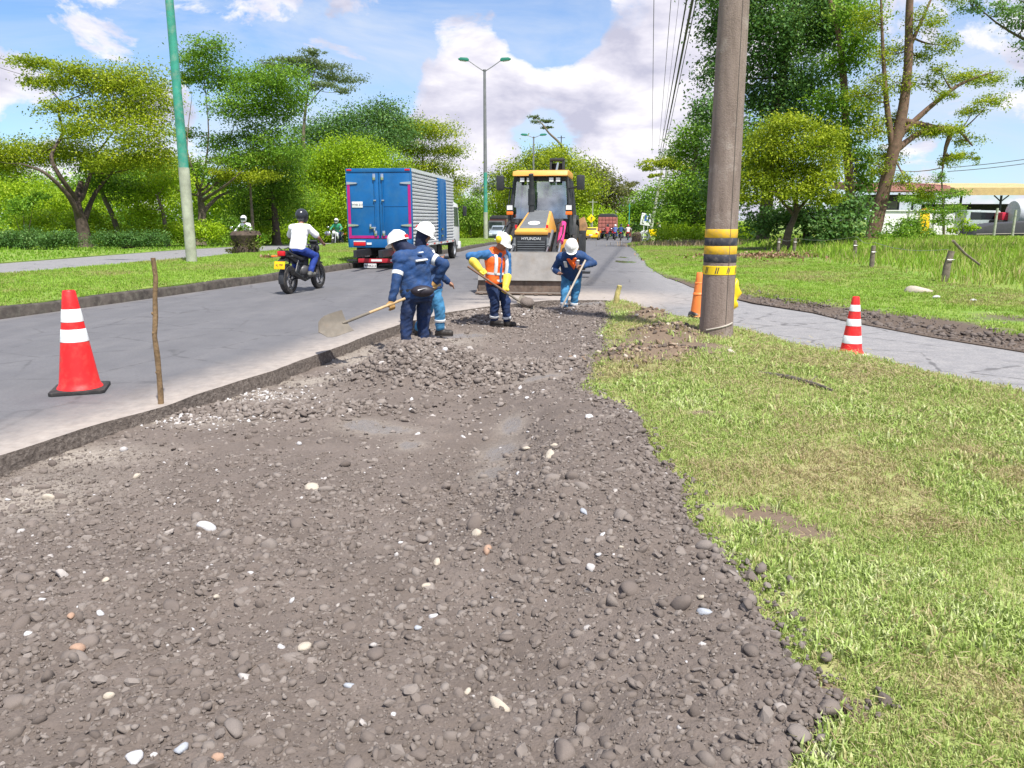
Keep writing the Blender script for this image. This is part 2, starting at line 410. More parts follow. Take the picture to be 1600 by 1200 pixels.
def turf_material(name, soil, dry, green, lush):
    t = NT(name)
    big = t.noise(.9, 5, .6); fine = t.noise(22, 5, .7)
    c = t.ramp(fine, [(.3, green), (.5, lush), (.72, dry)])
    c = t.mix(t.ramp(big, [(.42, 0.0), (.62, .75)]), c, dry)
    c = t.mix(t.ramp(t.math("ADD", t.attr("soil"), t.math("MULTIPLY", t.math("SUBTRACT", fine, .5), .6)), [(.38, 0.0), (.6, 1.0)]), c, soil)
    return t.pbr(c, .9, 0, t.bump(fine, .6, .03))
turf = turf_material("turf", (.16, .115, .08), (.34, .31, .15), (.20, .25, .07), (.27, .32, .10))
field_turf = turf_material("field_turf", (.105, .077, .058), (.22, .27, .05), (.10, .19, .02), (.15, .26, .03))
ground = np_mesh("ground", np.stack([XX, YY, ground_z(XX, YY)], -1).reshape(-1, 3), grid_faces(len(gx), len(gy)), field_turf); tag(ground, kind="structure")

# ---- asphalt
def asphalt_material():
    t = NT("asphalt")
    fine = t.noise(160, 3, .7); mid = t.noise(2.2, 5, .6); streak = t.noise(1.3, 5, .6, stretch=(2.6, .35, 1))
    c = t.ramp(mid, [(.3, (.118, .117, .128)), (.7, (.165, .163, .173))])
    c = t.mix(t.ramp(streak, [(.45, 0.0), (.7, .5)]), c, (.195, .188, .192))
    c = t.mix(t.ramp(fine, [(.35, .35), (.65, 0.0)]), c, (.075, .074, .08))
    pale = t.math("ADD", t.attr("pale"), 0)
    c = t.mix(pale, c, t.ramp(t.noise(5, 6, .65), [(.35, (.235, .232, .24)), (.65, (.32, .31, .31))]))
    vor = t.n("ShaderNodeTexVoronoi", {"Vector": t.n("ShaderNodeTexCoord").outputs["Object"], "Scale": .9, "Randomness": 1.0}, feature="DISTANCE_TO_EDGE")
    wig = t.math("ADD", vor.outputs[0], t.math("MULTIPLY", t.math("SUBTRACT", t.noise(6, 4), .5), .12))
    crack = t.ramp(wig, [(0.0, .7), (.022, 0.0)])
    c = t.mix(t.mix(t.ramp(t.noise(.35, 2), [(.42, 0.0), (.52, 1.0)]), (0, 0, 0), crack), c, (.06, .058, .06))
    c = t.mix(t.math("MULTIPLY", t.attr("track"), t.ramp(t.noise(2.0, 5, .6, stretch=(2.2, .4, 1)), [(.3, .25), (.65, .75)])), c, (.105, .104, .112))
    c = t.mix(t.ramp(t.noise(34, 4, .75), [(.42, .38), (.56, 0.0)]), c, (.085, .084, .09))
    c = t.mix(t.ramp(t.noise(.55, 6, .7), [(.60, 0.0), (.70, .4)]), c, (.10, .098, .105))
    d = t.math("MULTIPLY", t.attr("dust"), t.math("ADD", t.noise(3.2, 7, .7, stretch=(1.6, 1, 1)), .42))
    c = t.mix(t.ramp(d, [(.20, 0.0), (.85, .85)]), c, t.ramp(t.noise(9, 5, .7), [(.3, (.29, .25, .22)), (.7, (.42, .37, .33))]))
    h = t.math("ADD", t.math("MULTIPLY", fine, .6), t.math("MULTIPLY", t.noise(60, 3), .5))
    pud = t.ramp(t.math("ADD", t.attr("puddle"), t.math("MULTIPLY", t.math("SUBTRACT", t.noise(2.5, 4), .5), .7)), [(.45, 0.0), (.55, 1.0)])
    return t.pbr(t.mix(t.math("MULTIPLY", pud, .6), c, (.12, .105, .09)), t.mix(pud, (.8, .8, .8), (.05, .05, .05)), 0, t.bump(t.math("MULTIPLY", h, t.math("SUBTRACT", 1.0, pud)), .35, .006))
asphalt = asphalt_material()
cut_rag = dense(cut_line, .05, .045, 5)
road_poly = dense(kerb_line, 3) + list(reversed(dense(verge_line, 1.5, .12, 8))) + dense(slip_near, .8, .10, 4) + [tuple(cut_line[0])] + cut_rag[1:]
def dust(x, y):
    d = line_dist(x, y, cut_line); k = line_dist(x, y, kerb_line); s = line_dist(x, y, slip_near)
    back = np.exp(-((x - 1.4) / 2.6) ** 2 - ((y - 16.2) / 1.9) ** 2) * .95
    return np.clip(np.exp(-(d / .62) ** 1.3) * 1.0 + back + .30 * np.exp(-(s / .5) ** 2) + .35 * np.exp(-(k / .35) ** 2), 0, 1)
def pale(x, y):                    # the older, bleached slip road
    return np.clip(sstep(-.2, 1.8, x - 1.6 - .13 * (y - 12)) * (.85 + 0 * x), 0, 1) * (1 - sstep(25, 48, y))
def track(x, y):                   # polished wheel paths
    k = line_dist(x, y, kerb_line); t = 0
    for c_ in (1.3, 2.9, 4.6, 6.1): t = t + np.exp(-((k - c_) / .38) ** 2)
    return np.clip(t, 0, 1) * (1 - pale(x, y))
def road_z(x, y): return slope(y) + 0.0
broken = NT("broken_asphalt"); _n = broken.noise(26, 7, .7); broken_edge = broken.pbr(broken.ramp(_n, [(.3, (.075, .061, .052)), (.5, (.19, .157, .135)), (.75, (.34, .30, .265))]), .95, 0, broken.bump(_n, 1.0, .05))
road = sheet("road", road_poly, road_z, asphalt, skirt=broken_edge, cell=.6, box=(-12, 14, 2, 40), depth=.34, attrs={"dust": dust, "pale": pale, "track": track, "puddle": lambda x, y: spots(x, y, [(*xy(G(978, 409)), .55, 1.5), (*xy(G(968, 402)), .4, 1.0)]) * .9}); tag(road, kind="structure")
def lroad(x, y): return slope(y) + .0
road2 = sheet("road", dense(left_near, 4) + list(reversed(dense(left_far, 4))), lroad, asphalt, cell=3, depth=.2, attrs={"pale": lambda x, y: x * 0 + .75, "dust": lambda x, y: .35 * np.exp(-(line_dist(x, y, left_near) / .6) ** 2)})
tag(road2, kind="structure")

# ---- median with its mossy kerb
kerb_mat = pm("kerb_concrete", (.060, .050, .043), .9, var=.5, scale=5, bump=.6, bscale=40, dirt=(.16, .15, .12), dirt_amt=.45)
def offset(pts, d):
    out = []
    for i, p in enumerate(pts):
        a, b = Vector(pts[max(0, i - 1)]), Vector(pts[min(len(pts) - 1, i + 1)]); t = (b - a).normalized(); out.append((p[0] - t.y * d, p[1] + t.x * d))
    return out
KH = .19
kd = dense(kerb_line, .8)
v = []; f = []
for i, ((x0, y0), (x1, y1)) in enumerate(zip(kd, offset(kd, .16))):
    j = .012 * math.sin(i * 1.7) + .018 * (random.random() - .5); z = zs(y0)
    v += [(x0, y0, z - .2), (x0 + .02, y0, z + KH - .03 + j), (x0 - .02, y0, z + KH + j), (x1, y1, z + KH + j), (x1, y1, z - .2)]
    if i: b = (i - 1) * 5; f += [(b + k, b + k + 1, b + k + 6, b + k + 5) for k in range(4)]
kerb = np_mesh("kerb", v, f, kerb_mat, smooth=False); tag(kerb, kind="structure")
median_poly = offset(dense(kerb_line, 2), .15) + list(reversed(dense(left_near, 2, .1, 6)))
def median_z(x, y): return slope(y) + KH + .005 + .05 * fbm(x, y, .6, 3, 2) + .04 * sstep(0, 1.5, line_dist(x, y, kerb_line)) - .2 * sstep(.7, 0.0, line_dist(x, y, left_near))
def soil_kerb(x, y): return .42 * np.exp(-(line_dist(x, y, kerb_line) / .18) ** 2)
median = sheet("median", median_poly, median_z, field_turf, cell=1.2, box=(-16, 10, 8, 90), depth=.25, attrs={"soil": soil_kerb}); tag(median, kind="structure")

# ---- verges
def zr(x, y):                      # the roadside on the right climbs to a field
    d = line_dist(x, y, verge_line)
    return slope(np.minimum(y, 190)) + .015 + .07 * sstep(.1, .7, d) + .42 * sstep(2.5, 15, d) + .07 * fbm(x, y, .5, 4, 3) * sstep(.3, 2, d)
def GR(px, py):
    d = ray(px, py); z = 0
    for _ in range(40):
        t = (z - CAM_H) / d.z; x, y = d.x * t, d.y * t; z = .5 * z + .5 * float(zr(np.array([x]), np.array([y]))[0])
    return Vector((x, y, z))
verge_poly = dense(verge_line, 1.0, .10, 8) + [(130, 175), (130, 2), (60, -6)]
bare = [G(1440, 520), G(1560, 535), G(1330, 497), G(1290, 488), G(1600, 545), G(1500, 528)]
def soil_r(x, y):
    d = line_dist(x, y, verge_line); m = sstep(9.5, 12.5, x) * .0
    s = np.exp(-(d / (.45 + .65 * sstep(17, 12, y))) ** 2) * (.4 + .6 * sstep(26, 16, y)) * 1.0
    for px_, py_, rr in ((1230, 400, 1.8), (1190, 388, 1.6), (1150, 398, .9), (1560, 497, .7), (1480, 515, .6)):
        g = GR(px_, py_); s = s + .75 * np.exp(-((x - g.x) / rr) ** 2 - ((y - g.y) / (rr * 1.6)) ** 2)
    return np.clip(s, 0, 1)
verge = sheet("verge", verge_poly, zr, field_turf, cell=1.0, box=(4, 34, 8, 60), depth=.12, attrs={"soil": soil_r}); tag(verge, kind="structure")
def zl(x, y): return slope(np.minimum(y, 190)) + .03 + .06 * fbm(x, y, .4, 3, 9) + .25 * sstep(5, 25, line_dist(x, y, left_far))
lv_poly = [(-160, 8)] + [(-160, 175)] + list(reversed(dense(left_far, 2, .15, 12)))
left_verge = sheet("verge", lv_poly, zl, field_turf, cell=3, box=(-40, 10, 10, 100), depth=.15, attrs={"soil": lambda x, y: x * 0}); tag(left_verge, kind="structure")

# ---- the dug-out lane: a bed of loose gravel and mud
def P2(px, py, dz=-.1): g = G(px, py, dz); return g.x, g.y
heaps = [(*P2(672, 588), .30, .62, .42), (*P2(610, 585), .14, .5, .35), (*P2(770, 590), .13, .8, .45), (*P2(440, 640), .05, .9, .3), (*P2(810, 492), .15, .85, .5), (*P2(740, 498), .12, .6, .4), (*P2(910, 478), .02, .5, .3),
         (*P2(880, 760), .06, .5, .9), (*P2(830, 850), .05, .35, .6), (*P2(960, 700), .09, .4, .9), (*P2(870, 680), .08, .25, 1.2), (*P2(850, 800), .07, .3, .7), (*P2(930, 830), .07, .4, .5), (*P2(1010, 900), .06, .4, .4), (*P2(250, 900), .04, .8, .3)]
def gravel_z(x, y):
    x = np.asarray(x, float); y = np.asarray(y, float)
    d = line_dist(x, y, grass_edge); ins = d
    z = -.135 + .175 * (1 - sstep(0, 1.3, ins)) + .045 * fbm(x, y, .8, 3, 21) * 2 + .035 * fbm(x, y, 4.5, 3, 31) + .016 * (1 - 2.2 * np.abs(fbm(x, y, 11, 3, 41))) + .020 * (1 - 2.5 * np.abs(fbm(x, y, 24, 2, 47))) - .02
    for hx, hy, a, sx, sy in heaps: z = z + a * np.exp(-((x - hx) / sx) ** 2 - ((y - hy) / sy) ** 2)
    c = line_dist(x, y, cut_line)
    z = np.minimum(z, np.where(c < .45, -.10 + .02 * fbm(x, y, 9, 2, 5) + .3 * c, 9))
    z = np.where(in_poly(x, y, island_core), np.minimum(z, .0), z)
    return z
island_core = list(reversed(grass_edge)) + [tuple(p) for p in reversed(slip_near)] + [(16, -2.0)]
wet_spots = [(*P2(800, 668), .12, .28), (*P2(782, 705), .17, .30), (*P2(768, 742), .13, .18), (*P2(565, 660), .22, .16), (*P2(610, 668), .26, .12), (*P2(640, 690), .12, .14), (*P2(845, 607), .3, .10), (*P2(925, 487), .3, .4), (*P2(720, 520), .6, .3)]
pale_spots = [(*P2(370, 612), .75, .28), (*P2(280, 655), .6, .18), (*P2(30, 770), .5, .45), (*P2(600, 545), .7, .6), (*P2(690, 530), .5, .4), (*P2(560, 560), .8, .3), (*P2(120, 705), .5, .25), (*P2(480, 590), .5, .25)]
def gravel_material(name, stone=False):
    t = NT(name)
    n1 = t.noise(2.0, 5, .6); n2 = t.noise(45, 6, .75); n3 = t.noise(150, 4, .7)
    if stone:
        c = t.ramp(t.math("MAXIMUM", t.iattr("tint"), t.attr("tint")), [(0, (.112, .090, .078)), (.4, (.176, .146, .128)), (.86, (.262, .228, .206)), (.9, (.42, .38, .35)), (1.0, (.62, .62, .64))])
        c = t.mix(t.ramp(n2, [(.45, 0.0), (.7, .55)]), c, (.155, .126, .109))
        return t.pbr(c, .88, 0, t.bump(t.noise(90, 4, .7), .5, .008))
    c = t.ramp(n1, [(.3, (.118, .094, .080)), (.7, (.172, .140, .122))])
    vor = t.n("ShaderNodeTexVoronoi", {"Vector": t.n("ShaderNodeTexCoord").outputs["Object"], "Scale": 62.0}); vo2 = t.n("ShaderNodeTexVoronoi", {"Vector": t.n("ShaderNodeTexCoord").outputs["Object"], "Scale": 120.0})
    c = t.mix(t.ramp(n2, [(.3, .55), (.55, 0.0)]), c, (.070, .057, .050))
    c = t.mix(t.math("MULTIPLY", t.attr("pale"), t.ramp(n2, [(.35, .25), (.6, .9)])), c, (.36, .32, .275))
    wet = t.ramp(t.math("ADD", t.attr("wet"), t.math("MULTIPLY", t.math("SUBTRACT", n2, .5), .9)), [(.55, 0.0), (.78, 1.0)])
    c = t.mix(t.math("MULTIPLY", wet, .55), c, (.17, .155, .15))
    r = t.mix(wet, (.9, .9, .9), (.13, .13, .13))
    h = t.math("SUBTRACT", t.math("ADD", t.math("MULTIPLY", n2, 1.2), t.math("MULTIPLY", n3, .5)), t.math("ADD", t.math("MULTIPLY", vor.outputs[0], .55), t.math("MULTIPLY", vo2.outputs[0], .4)))
    return t.pbr(c, t.math("MULTIPLY", r, 1.0), 0, t.bump(h, .5, .016))
gravel_mat = gravel_material("loose_gravel"); stone_mat = gravel_material("river_stone", True)
xs_ = np.arange(-6.6, 4.6, .036); ys_ = np.concatenate([np.arange(.6, 4.6, .025), np.arange(4.6, 9, .042), np.arange(9, 17.6, .065)])
GX, GY = np.meshgrid(xs_, ys_); GX = GX + rng.uniform(-.008, .008, GX.shape)
GZ = gravel_z(GX, GY)
ak = {"wet": spots(GX, GY, wet_spots).ravel() * 1.0, "pale": np.clip(spots(GX, GY, pale_spots) + .75 * spots(GX, GY, wet_spots), 0, 1).ravel()}  # pale lift at the wet spots is their whitish sheen put into the colour
bed = np_mesh("gravel_bed", np.stack([GX, GY, GZ], -1).reshape(-1, 3), grid_faces(len(xs_), len(ys_)), gravel_mat, smooth=True, attrs=ak); tag(bed, kind="structure")

# ---- stones: the 300 largest are pieces of the bed, the rest is loose gravel
def stone_mesh(seed, sub):
    bm = bmesh.new(); bmesh.ops.create_icosphere(bm, subdivisions=sub, radius=1.0); r_ = random.Random(seed)
    k = Vector((r_.uniform(.85, 1.35), r_.uniform(.7, 1.0), r_.uniform(.42, .72)))
    planes = [(Vector((r_.uniform(-1, 1), r_.uniform(-1, 1), r_.uniform(-1, 1))).normalized(), r_.uniform(.5, .85)) for _ in range(r_.choice((3, 6, 9, 11)))]
    for vv in bm.verts:
        p = vv.co.copy()
        for nn, dd in planes:
            e = p.dot(nn) - dd
            if e > 0: p -= nn * e * .9
        vv.co = Vector((p.x * k.x, p.y * k.y, p.z * k.z))
    for fc in bm.faces: fc.smooth = True
    vv = np.array([tuple(q.co) for q in bm.verts]); ff = np.array([[q.index for q in fc.verts] for fc in bm.faces]); me = bpy.data.meshes.new("stone"); bm.to_mesh(me); bm.free()
    return vv, ff, me
lib2 = [stone_mesh(100 + i, 2) for i in range(14)]; lib1 = [stone_mesh(i, 1) for i in range(14)]
def lib0():
    out = []
    for i in range(8):
        r_ = random.Random(50 + i); vv = np.array([(1, 0, 0), (-1, 0, 0), (0, 1, 0), (0, -1, 0), (0, 0, 1), (.75, .7, .4), (-.6, .7, .45), (.1, -.75, .6)], float)
        vv *= [r_.uniform(.8, 1.3), r_.uniform(.7, 1), r_.uniform(.5, .8)]; vv += np.array([[r_.uniform(-.15, .15) for _ in range(3)] for _ in vv])
        bm = bmesh.new(); [bm.verts.new(p) for p in vv]; bmesh.ops.convex_hull(bm, input=bm.verts); bm.verts.ensure_lookup_table(); bm.verts.index_update()
        bmesh.ops.triangulate(bm, faces=bm.faces)
        out.append((np.array([tuple(q.co) for q in bm.verts]), np.array([[q.index for q in fc.verts] for fc in bm.faces]), None)); bm.free()
    return out
small_lib = lib0()
work_poly = list(reversed(grass_edge)) + list(cut_line)
wp = [(p[0], p[1]) for p in work_poly]
def sample_bed(n, y0, y1, x0=-5.5, x1=3.2):
    x = rng.uniform(x0, x1, n); y = rng.uniform(y0, y1, n); k = in_poly(x, y, wp) & (np.abs(x) < (y + .5) * .78 + .3); return x[k], y[k]
def rot_mats(n, tilt=.5):
    a = rng.uniform(0, 2 * np.pi, n); tx = rng.normal(0, tilt, n); ty = rng.normal(0, tilt, n)
    ca, sa = np.cos(a), np.sin(a); z = np.zeros(n); o = np.ones(n)
    Rz = np.stack([np.stack([ca, -sa, z], -1), np.stack([sa, ca, z], -1), np.stack([z, z, o], -1)], 1)
    Rx = np.stack([np.stack([o, z, z], -1), np.stack([z, np.cos(tx), -np.sin(tx)], -1), np.stack([z, np.sin(tx), np.cos(tx)], -1)], 1)
    Ry = np.stack([np.stack([np.cos(ty), z, np.sin(ty)], -1), np.stack([z, o, z], -1), np.stack([-np.sin(ty), z, np.cos(ty)], -1)], 1)
    return Rz @ Rx @ Ry
def scatter(libm, x, y, z, r, tint, tilt=.5):
    V, Fc, T = [], [], []; b = 0; M = rot_mats(len(x), tilt); idx = rng.integers(0, len(libm), len(x))
    for li, (vv, ff, _) in enumerate(libm):
        k = np.where(idx == li)[0]
        if not len(k): continue
        p = np.einsum("nij,vj->nvi", M[k], vv) * r[k][:, None, None] + np.stack([x[k], y[k], z[k]], -1)[:, None, :]
        fo = ff[None] + (np.arange(len(k)) * len(vv))[:, None, None] + b
        V.append(p.reshape(-1, 3)); Fc.append(fo.reshape(-1, 3)); T.append(np.repeat(tint[k], len(vv))); b += len(k) * len(vv)
    return np.concatenate(V), np.concatenate(Fc), np.concatenate(T)
def tints(n, pale_share=.03):
    t = np.clip(rng.normal(.45, .24, n), 0, .86); k = rng.random(n) < pale_share; t[k] = rng.uniform(.88, 1.0, k.sum()); return t
packs = []
def pack(x, y, r, tn, lib, sink=(-.65, .25)): packs.append((x, y, r, tn, lib, sink))
x, y = sample_bed(44000, 1.2, 5.0); keep = rng.random(len(x)) < .55 + 1.6 * np.clip(fbm(x, y, 1.6, 3, 61) + .2, 0, 1); x, y = x[keep], y[keep]
pack(x, y, np.clip(np.exp(rng.normal(np.log(.0135), .5, len(x))), .006, .038), tints(len(x), .015), 0)
x, y = sample_bed(150000, 1.2, 5.6); pack(x, y, np.clip(np.exp(rng.normal(np.log(.0052), .45, len(x))), .0022, .013), tints(len(x), .008), 1)
x, y = sample_bed(46000, 5.0, 15.6); keep = rng.random(len(x)) < .40 + 1.5 * np.clip(fbm(x, y, 1.1, 3, 71) + .22, 0, 1); x, y = x[keep], y[keep]
pack(x, y, np.clip(np.exp(rng.normal(np.log(.0150), .5, len(x))), .006, .05), tints(len(x), .025), 0)
for hx, hy, a, sx, sy in heaps[:7]:   # the shovelled heaps are coarser
    n = int(4200 * sx * sy * (1 + 4 * a)); x = rng.normal(hx, sx * .62, n); y = rng.normal(hy, sy * .62, n); k = in_poly(x, y, wp); x, y = x[k], y[k]
    pack(x, y, np.clip(np.exp(rng.normal(np.log(.024), .4, len(x))), .01, .055), tints(len(x), .02), 0, (-.2, .5))
for hx, hy, a, b_ in pale_spots[:2]:
    n = 900; x = rng.normal(hx, a * .6, n); y = rng.normal(hy, b_ * .6, n); k = in_poly(x, y, wp); x, y = x[k], y[k]
    pack(x, y, np.clip(np.exp(rng.normal(np.log(.014), .4, len(x))), .006, .04), tints(len(x), .5), 0)
_thin = [(q[0], q[1], q[2] * 1.0, q[3] * 1.0) for q in wet_spots]
ge = np.array(dense(grass_edge, .05)); k = rng.integers(0, len(ge), 5200); x = ge[k, 0] + rng.normal(-.03, .10, 5200); y = ge[k, 1] + rng.normal(0, .10, 5200); k = (y > 1.1) & (y < 14); x, y = x[k], y[k]
pack(x, y, np.clip(np.exp(rng.normal(np.log(.010), .55, len(x))), .004, .034), tints(len(x), .02) * .8, 0, (0, .5))   # spilt over the edge of the turf
def hull_meshes(n, npt, seed):
    out = []
    for i in range(n):
        r_ = random.Random(seed + i); k = (r_.uniform(.95, 1.4), r_.uniform(.7, 1.0), r_.uniform(.45, .8)); bm = bmesh.new(); pw = r_.choice((1, 1, .75))
        for _ in range(npt):
            p = Vector((r_.gauss(0, 1), r_.gauss(0, 1), r_.gauss(0, 1))).normalized() * r_.uniform(.82, 1.05); bm.verts.new((p.x * k[0], p.y * k[1], p.z * k[2]))
        bmesh.ops.convex_hull(bm, input=bm.verts); loose = [v_ for v_ in bm.verts if not v_.link_faces]; bmesh.ops.delete(bm, geom=loose, context="VERTS")
        if i % 2:
            for fc in bm.faces: fc.smooth = True
        me = bpy.data.meshes.new("stone"); bm.to_mesh(me); bm.free(); out.append(me)
    return out
big_k = hull_meshes(16, 22, 300) + [m_ for _, _, m_ in lib1]; small_k = hull_meshes(8, 11, 400); NB = len(big_k)
X = np.concatenate([p[0] for p in packs]); Y = np.concatenate([p[1] for p in packs]); RR = np.concatenate([p[2] for p in packs]); TT = np.concatenate([p[3] for p in packs])
SK = np.concatenate([rng.uniform(*p[5], len(p[0])) for p in packs]); IX = np.concatenate([rng.integers(0, NB, len(p[0])) if p[4] == 0 else rng.integers(NB, NB + 8, len(p[0])) for p in packs])
_k = rng.random(len(X)) > np.clip(spots(X, Y, _thin) * 1.2, 0, .9); X, Y, RR, TT, SK, IX = X[_k], Y[_k], RR[_k], TT[_k], SK[_k], IX[_k]
onturf = in_poly(X, Y, island_core); Z = np.where(onturf, np.maximum(gravel_z(X, Y), .045), gravel_z(X, Y)) + RR * SK * .8
ROT = np.stack([rng.normal(0, .45, len(X)), rng.normal(0, .45, len(X)), rng.uniform(0, 6.28, len(X))], -1); SCL = RR[:, None] * np.stack([np.ones(len(X)), rng.uniform(.8, 1.1, len(X)), rng.uniform(.75, 1.2, len(X))], -1)
gravel = gn_scatter("gravel", np.stack([X, Y, Z], -1), ROT, SCL, IX, TT, big_k + small_k, stone_mat)
tag(gravel, "loose grey-brown gravel and clods strewn over the dug-out lane", "gravel", kind="stuff")
# tint on shared meshes comes per piece from a few material copies, so that pale river stones stay pale
def plain_stone(name, col): return pm(name, col, .8, var=.22, scale=28, bump=.4, bscale=90, dirt=(.155, .126, .109), dirt_amt=.8)
stone_cols = [plain_stone("stone_mud", (.145, .118, .103)), plain_stone("stone_brown", (.18, .149, .131)), plain_stone("stone_grey", (.21, .18, .162))]
pale_cols = [plain_stone("stone_white", (.58, .58, .60)), plain_stone("stone_cream", (.50, .44, .36)), plain_stone("stone_blue", (.40, .43, .48)), plain_stone("stone_rust", (.42, .27, .19))]
lib_by_mat = {}
def stone_obj(x, y, r, mat, parent, zf=gravel_z, sink=.25, tilt=.4):
    i = random.randrange(len(lib2)); key = (i, mat.name)
    if key not in lib_by_mat: me = lib2[i][2].copy(); me.name = "stone"; me.materials.append(mat); lib_by_mat[key] = me
    o = bpy.data.objects.new("stone", lib_by_mat[key]); COL.objects.link(o); o.parent = parent
    o.location = (x, y, float(zf(np.array([x]), np.array([y]))[0]) + r * sink); o.scale = (r,) * 3
    o.rotation_euler = (random.gauss(0, tilt), random.gauss(0, tilt), random.uniform(0, 6.28)); return o
pale_px = [(322, 817, 13, 0), (545, 1053, 12, 2), (912, 862, 10, 2), (1098, 1005, 11, 2), (487, 755, 13, 1), (208, 1170, 18, 0), (780, 1100, 16, 1), (282, 1160, 14, 2), (120, 1008, 14, 3), (473, 1002, 13, 1),
           (340, 1170, 11, 3), (157, 952, 8, 0), (110, 958, 7, 3), (45, 982, 9, 0), (169, 1078, 9, 1), (730, 1073, 9, 1), (614, 1098, 7, 0), (774, 935, 7, 0), (745, 850, 10, 1), (762, 878, 10, 3), (682, 880, 8, 1),
           (858, 757, 12, 1), (866, 735, 8, 1), (823, 716, 8, 1), (676, 955, 7, 0), (667, 915, 8, 1), (75, 772, 10, 1), (213, 738, 9, 1), (338, 932, 7, 1), (298, 972, 6, 0), (165, 908, 8, 1), (940, 895, 5, 0), (968, 912, 6, 1), (653, 968, 8, 2), (1092, 985, 7, 1)]
def px_m(px, py): g = G(px, py, -.1); return g, F_PX / (g.y * math.cos(PITCH) + (CAM_H - g.z) * math.sin(PITCH))
for px_, py_, rp, ci in pale_px:
    g, s = px_m(px_, py_); stone_obj(g.x, g.y, rp / s * 1.0, pale_cols[ci], bed, sink=.12)
x, y = sample_bed(1400, 1.3, 5.0); taken = []; n = 0
for xx, yy in zip(x, y):
    if n >= 265: break
    rr = random.choice((.024, .028, .034, .04, .048)) * random.uniform(.9, 1.2)
    if any((xx - a) ** 2 + (yy - c) ** 2 < (rr + e) ** 2 * 1.1 for a, c, e in taken): continue
    taken.append((xx, yy, rr)); stone_obj(float(xx), float(yy), rr, random.choice(stone_cols), bed, sink=random.uniform(-.38, .12)); n += 1

# ---- the grass island between the dug lane and the slip road
island_poly = dense(list(reversed(grass_edge)), .07, .085, 14)[:] + [tuple(p) for p in reversed(dense(slip_near, .6, .05, 15))] + [(16, -2.0)]
soil_px = [(1205, 815, .20, .12), (1262, 838, .18, .10), (1045, 558, .75, .6), (1000, 545, .5, .7), (1010, 500, .45, .55), (970, 565, .4, .5), (1045, 525, .65, .55), (1085, 545, .4, .5), (1100, 650, .20, .12), (1165, 800, .16, .05), (1130, 790, .16, .05), (1330, 1105, .12, .08), (1265, 1060, .08, .1)]
soil_w = [(*xy(G(a, b_, .04)), c, d) for a, b_, c, d in soil_px]
mounds = [(*xy(G(1045, 562, .04)), .13, .6, .45), (*xy(G(1012, 498, .04)), .14, .35, .35), (*xy(G(972, 568, .04)), .10, .34, .45), (*xy(G(1050, 525, .04)), .12, .55, .42)]
def island_z(x, y):
    e = line_dist(x, y, grass_edge); s = line_dist(x, y, slip_near)
    z = .03 + .05 * fbm(x, y, .9, 4, 44) + .03 * sstep(0, .5, e) - .025 * sstep(.5, 0, s) + .02 * fbm(x, y, 6, 3, 45)
    for hx, hy, a, sx, sy in mounds: z = z + a * np.exp(-((x - hx) / sx) ** 2 - ((y - hy) / sy) ** 2) * (1 + .9 * fbm(x, y, 7, 3, 46))
    return z
def island_soil(x, y): return np.clip(spots(x, y, soil_w) * .95 + .3 * np.exp(-(line_dist(x, y, grass_edge) / .05) ** 2), 0, 1)
island = sheet("grass_island", island_poly, island_z, turf, cell=.16, box=(-1, 7.5, .6, 16), depth=.22, attrs={"soil": island_soil}); tag(island, kind="structure")

# ---- grass blades
grass_mat = leaf_mat("grass_blade", [(0, (.40, .33, .17)), (.26, (.36, .35, .13)), (.5, (.235, .31, .07)), (.8, (.29, .38, .10)), (1, (.44, .49, .22))], .3, .55)
grass_far = leaf_mat("grass_far", [(0, (.27, .31, .07)), (.4, (.14, .27, .022)), (.75, (.20, .36, .03)), (1, (.33, .46, .07))], .3, .6)
tall_mat = leaf_mat("tall_grass", [(0, (.44, .36, .19)), (.2, (.34, .38, .09)), (.5, (.19, .34, .025)), (.8, (.28, .45, .04)), (1, (.42, .56, .09))], .35, .6)
def blades(name, x, y, z, h, w, tint, mat, lean=.6, parent=None, bend=.5):
    n = len(x); a = rng.uniform(0, 2 * np.pi, n); dx, dy = np.cos(a), np.sin(a); ln = np.abs(rng.normal(lean, .3, n)) * h
    b2 = rng.uniform(0, 2 * np.pi, n); wx, wy = np.cos(b2) * w / 2, np.sin(b2) * w / 2
    vz = np.sqrt(np.clip(1 - (ln / h) ** 2, .06, 1)) * h
    v0 = np.stack([x - wx, y - wy, z - .01], -1); v1 = np.stack([x + wx, y + wy, z - .01], -1)
    mx, my, mz = x + dx * ln * .4, y + dy * ln * .4, z + vz * .62
    v2 = np.stack([mx + wx * .8, my + wy * .8, mz], -1); v3 = np.stack([mx - wx * .8, my - wy * .8, mz], -1); v4 = np.stack([x + dx * ln, y + dy * ln, z + vz * (1 - bend * .25)], -1)
    V = np.stack([v0, v1, v2, v3, v4], 1).reshape(-1, 3); b = np.arange(n) * 5
    Fc = np.concatenate([np.stack([b, b + 1, b + 2], -1), np.stack([b, b + 2, b + 3], -1), np.stack([b + 3, b + 2, b + 4], -1)])
    return np_mesh(name, V, Fc, mat, parent, attrs={"tint": np.repeat(tint, 5)})
isl = [(p[0], p[1]) for p in island_poly]
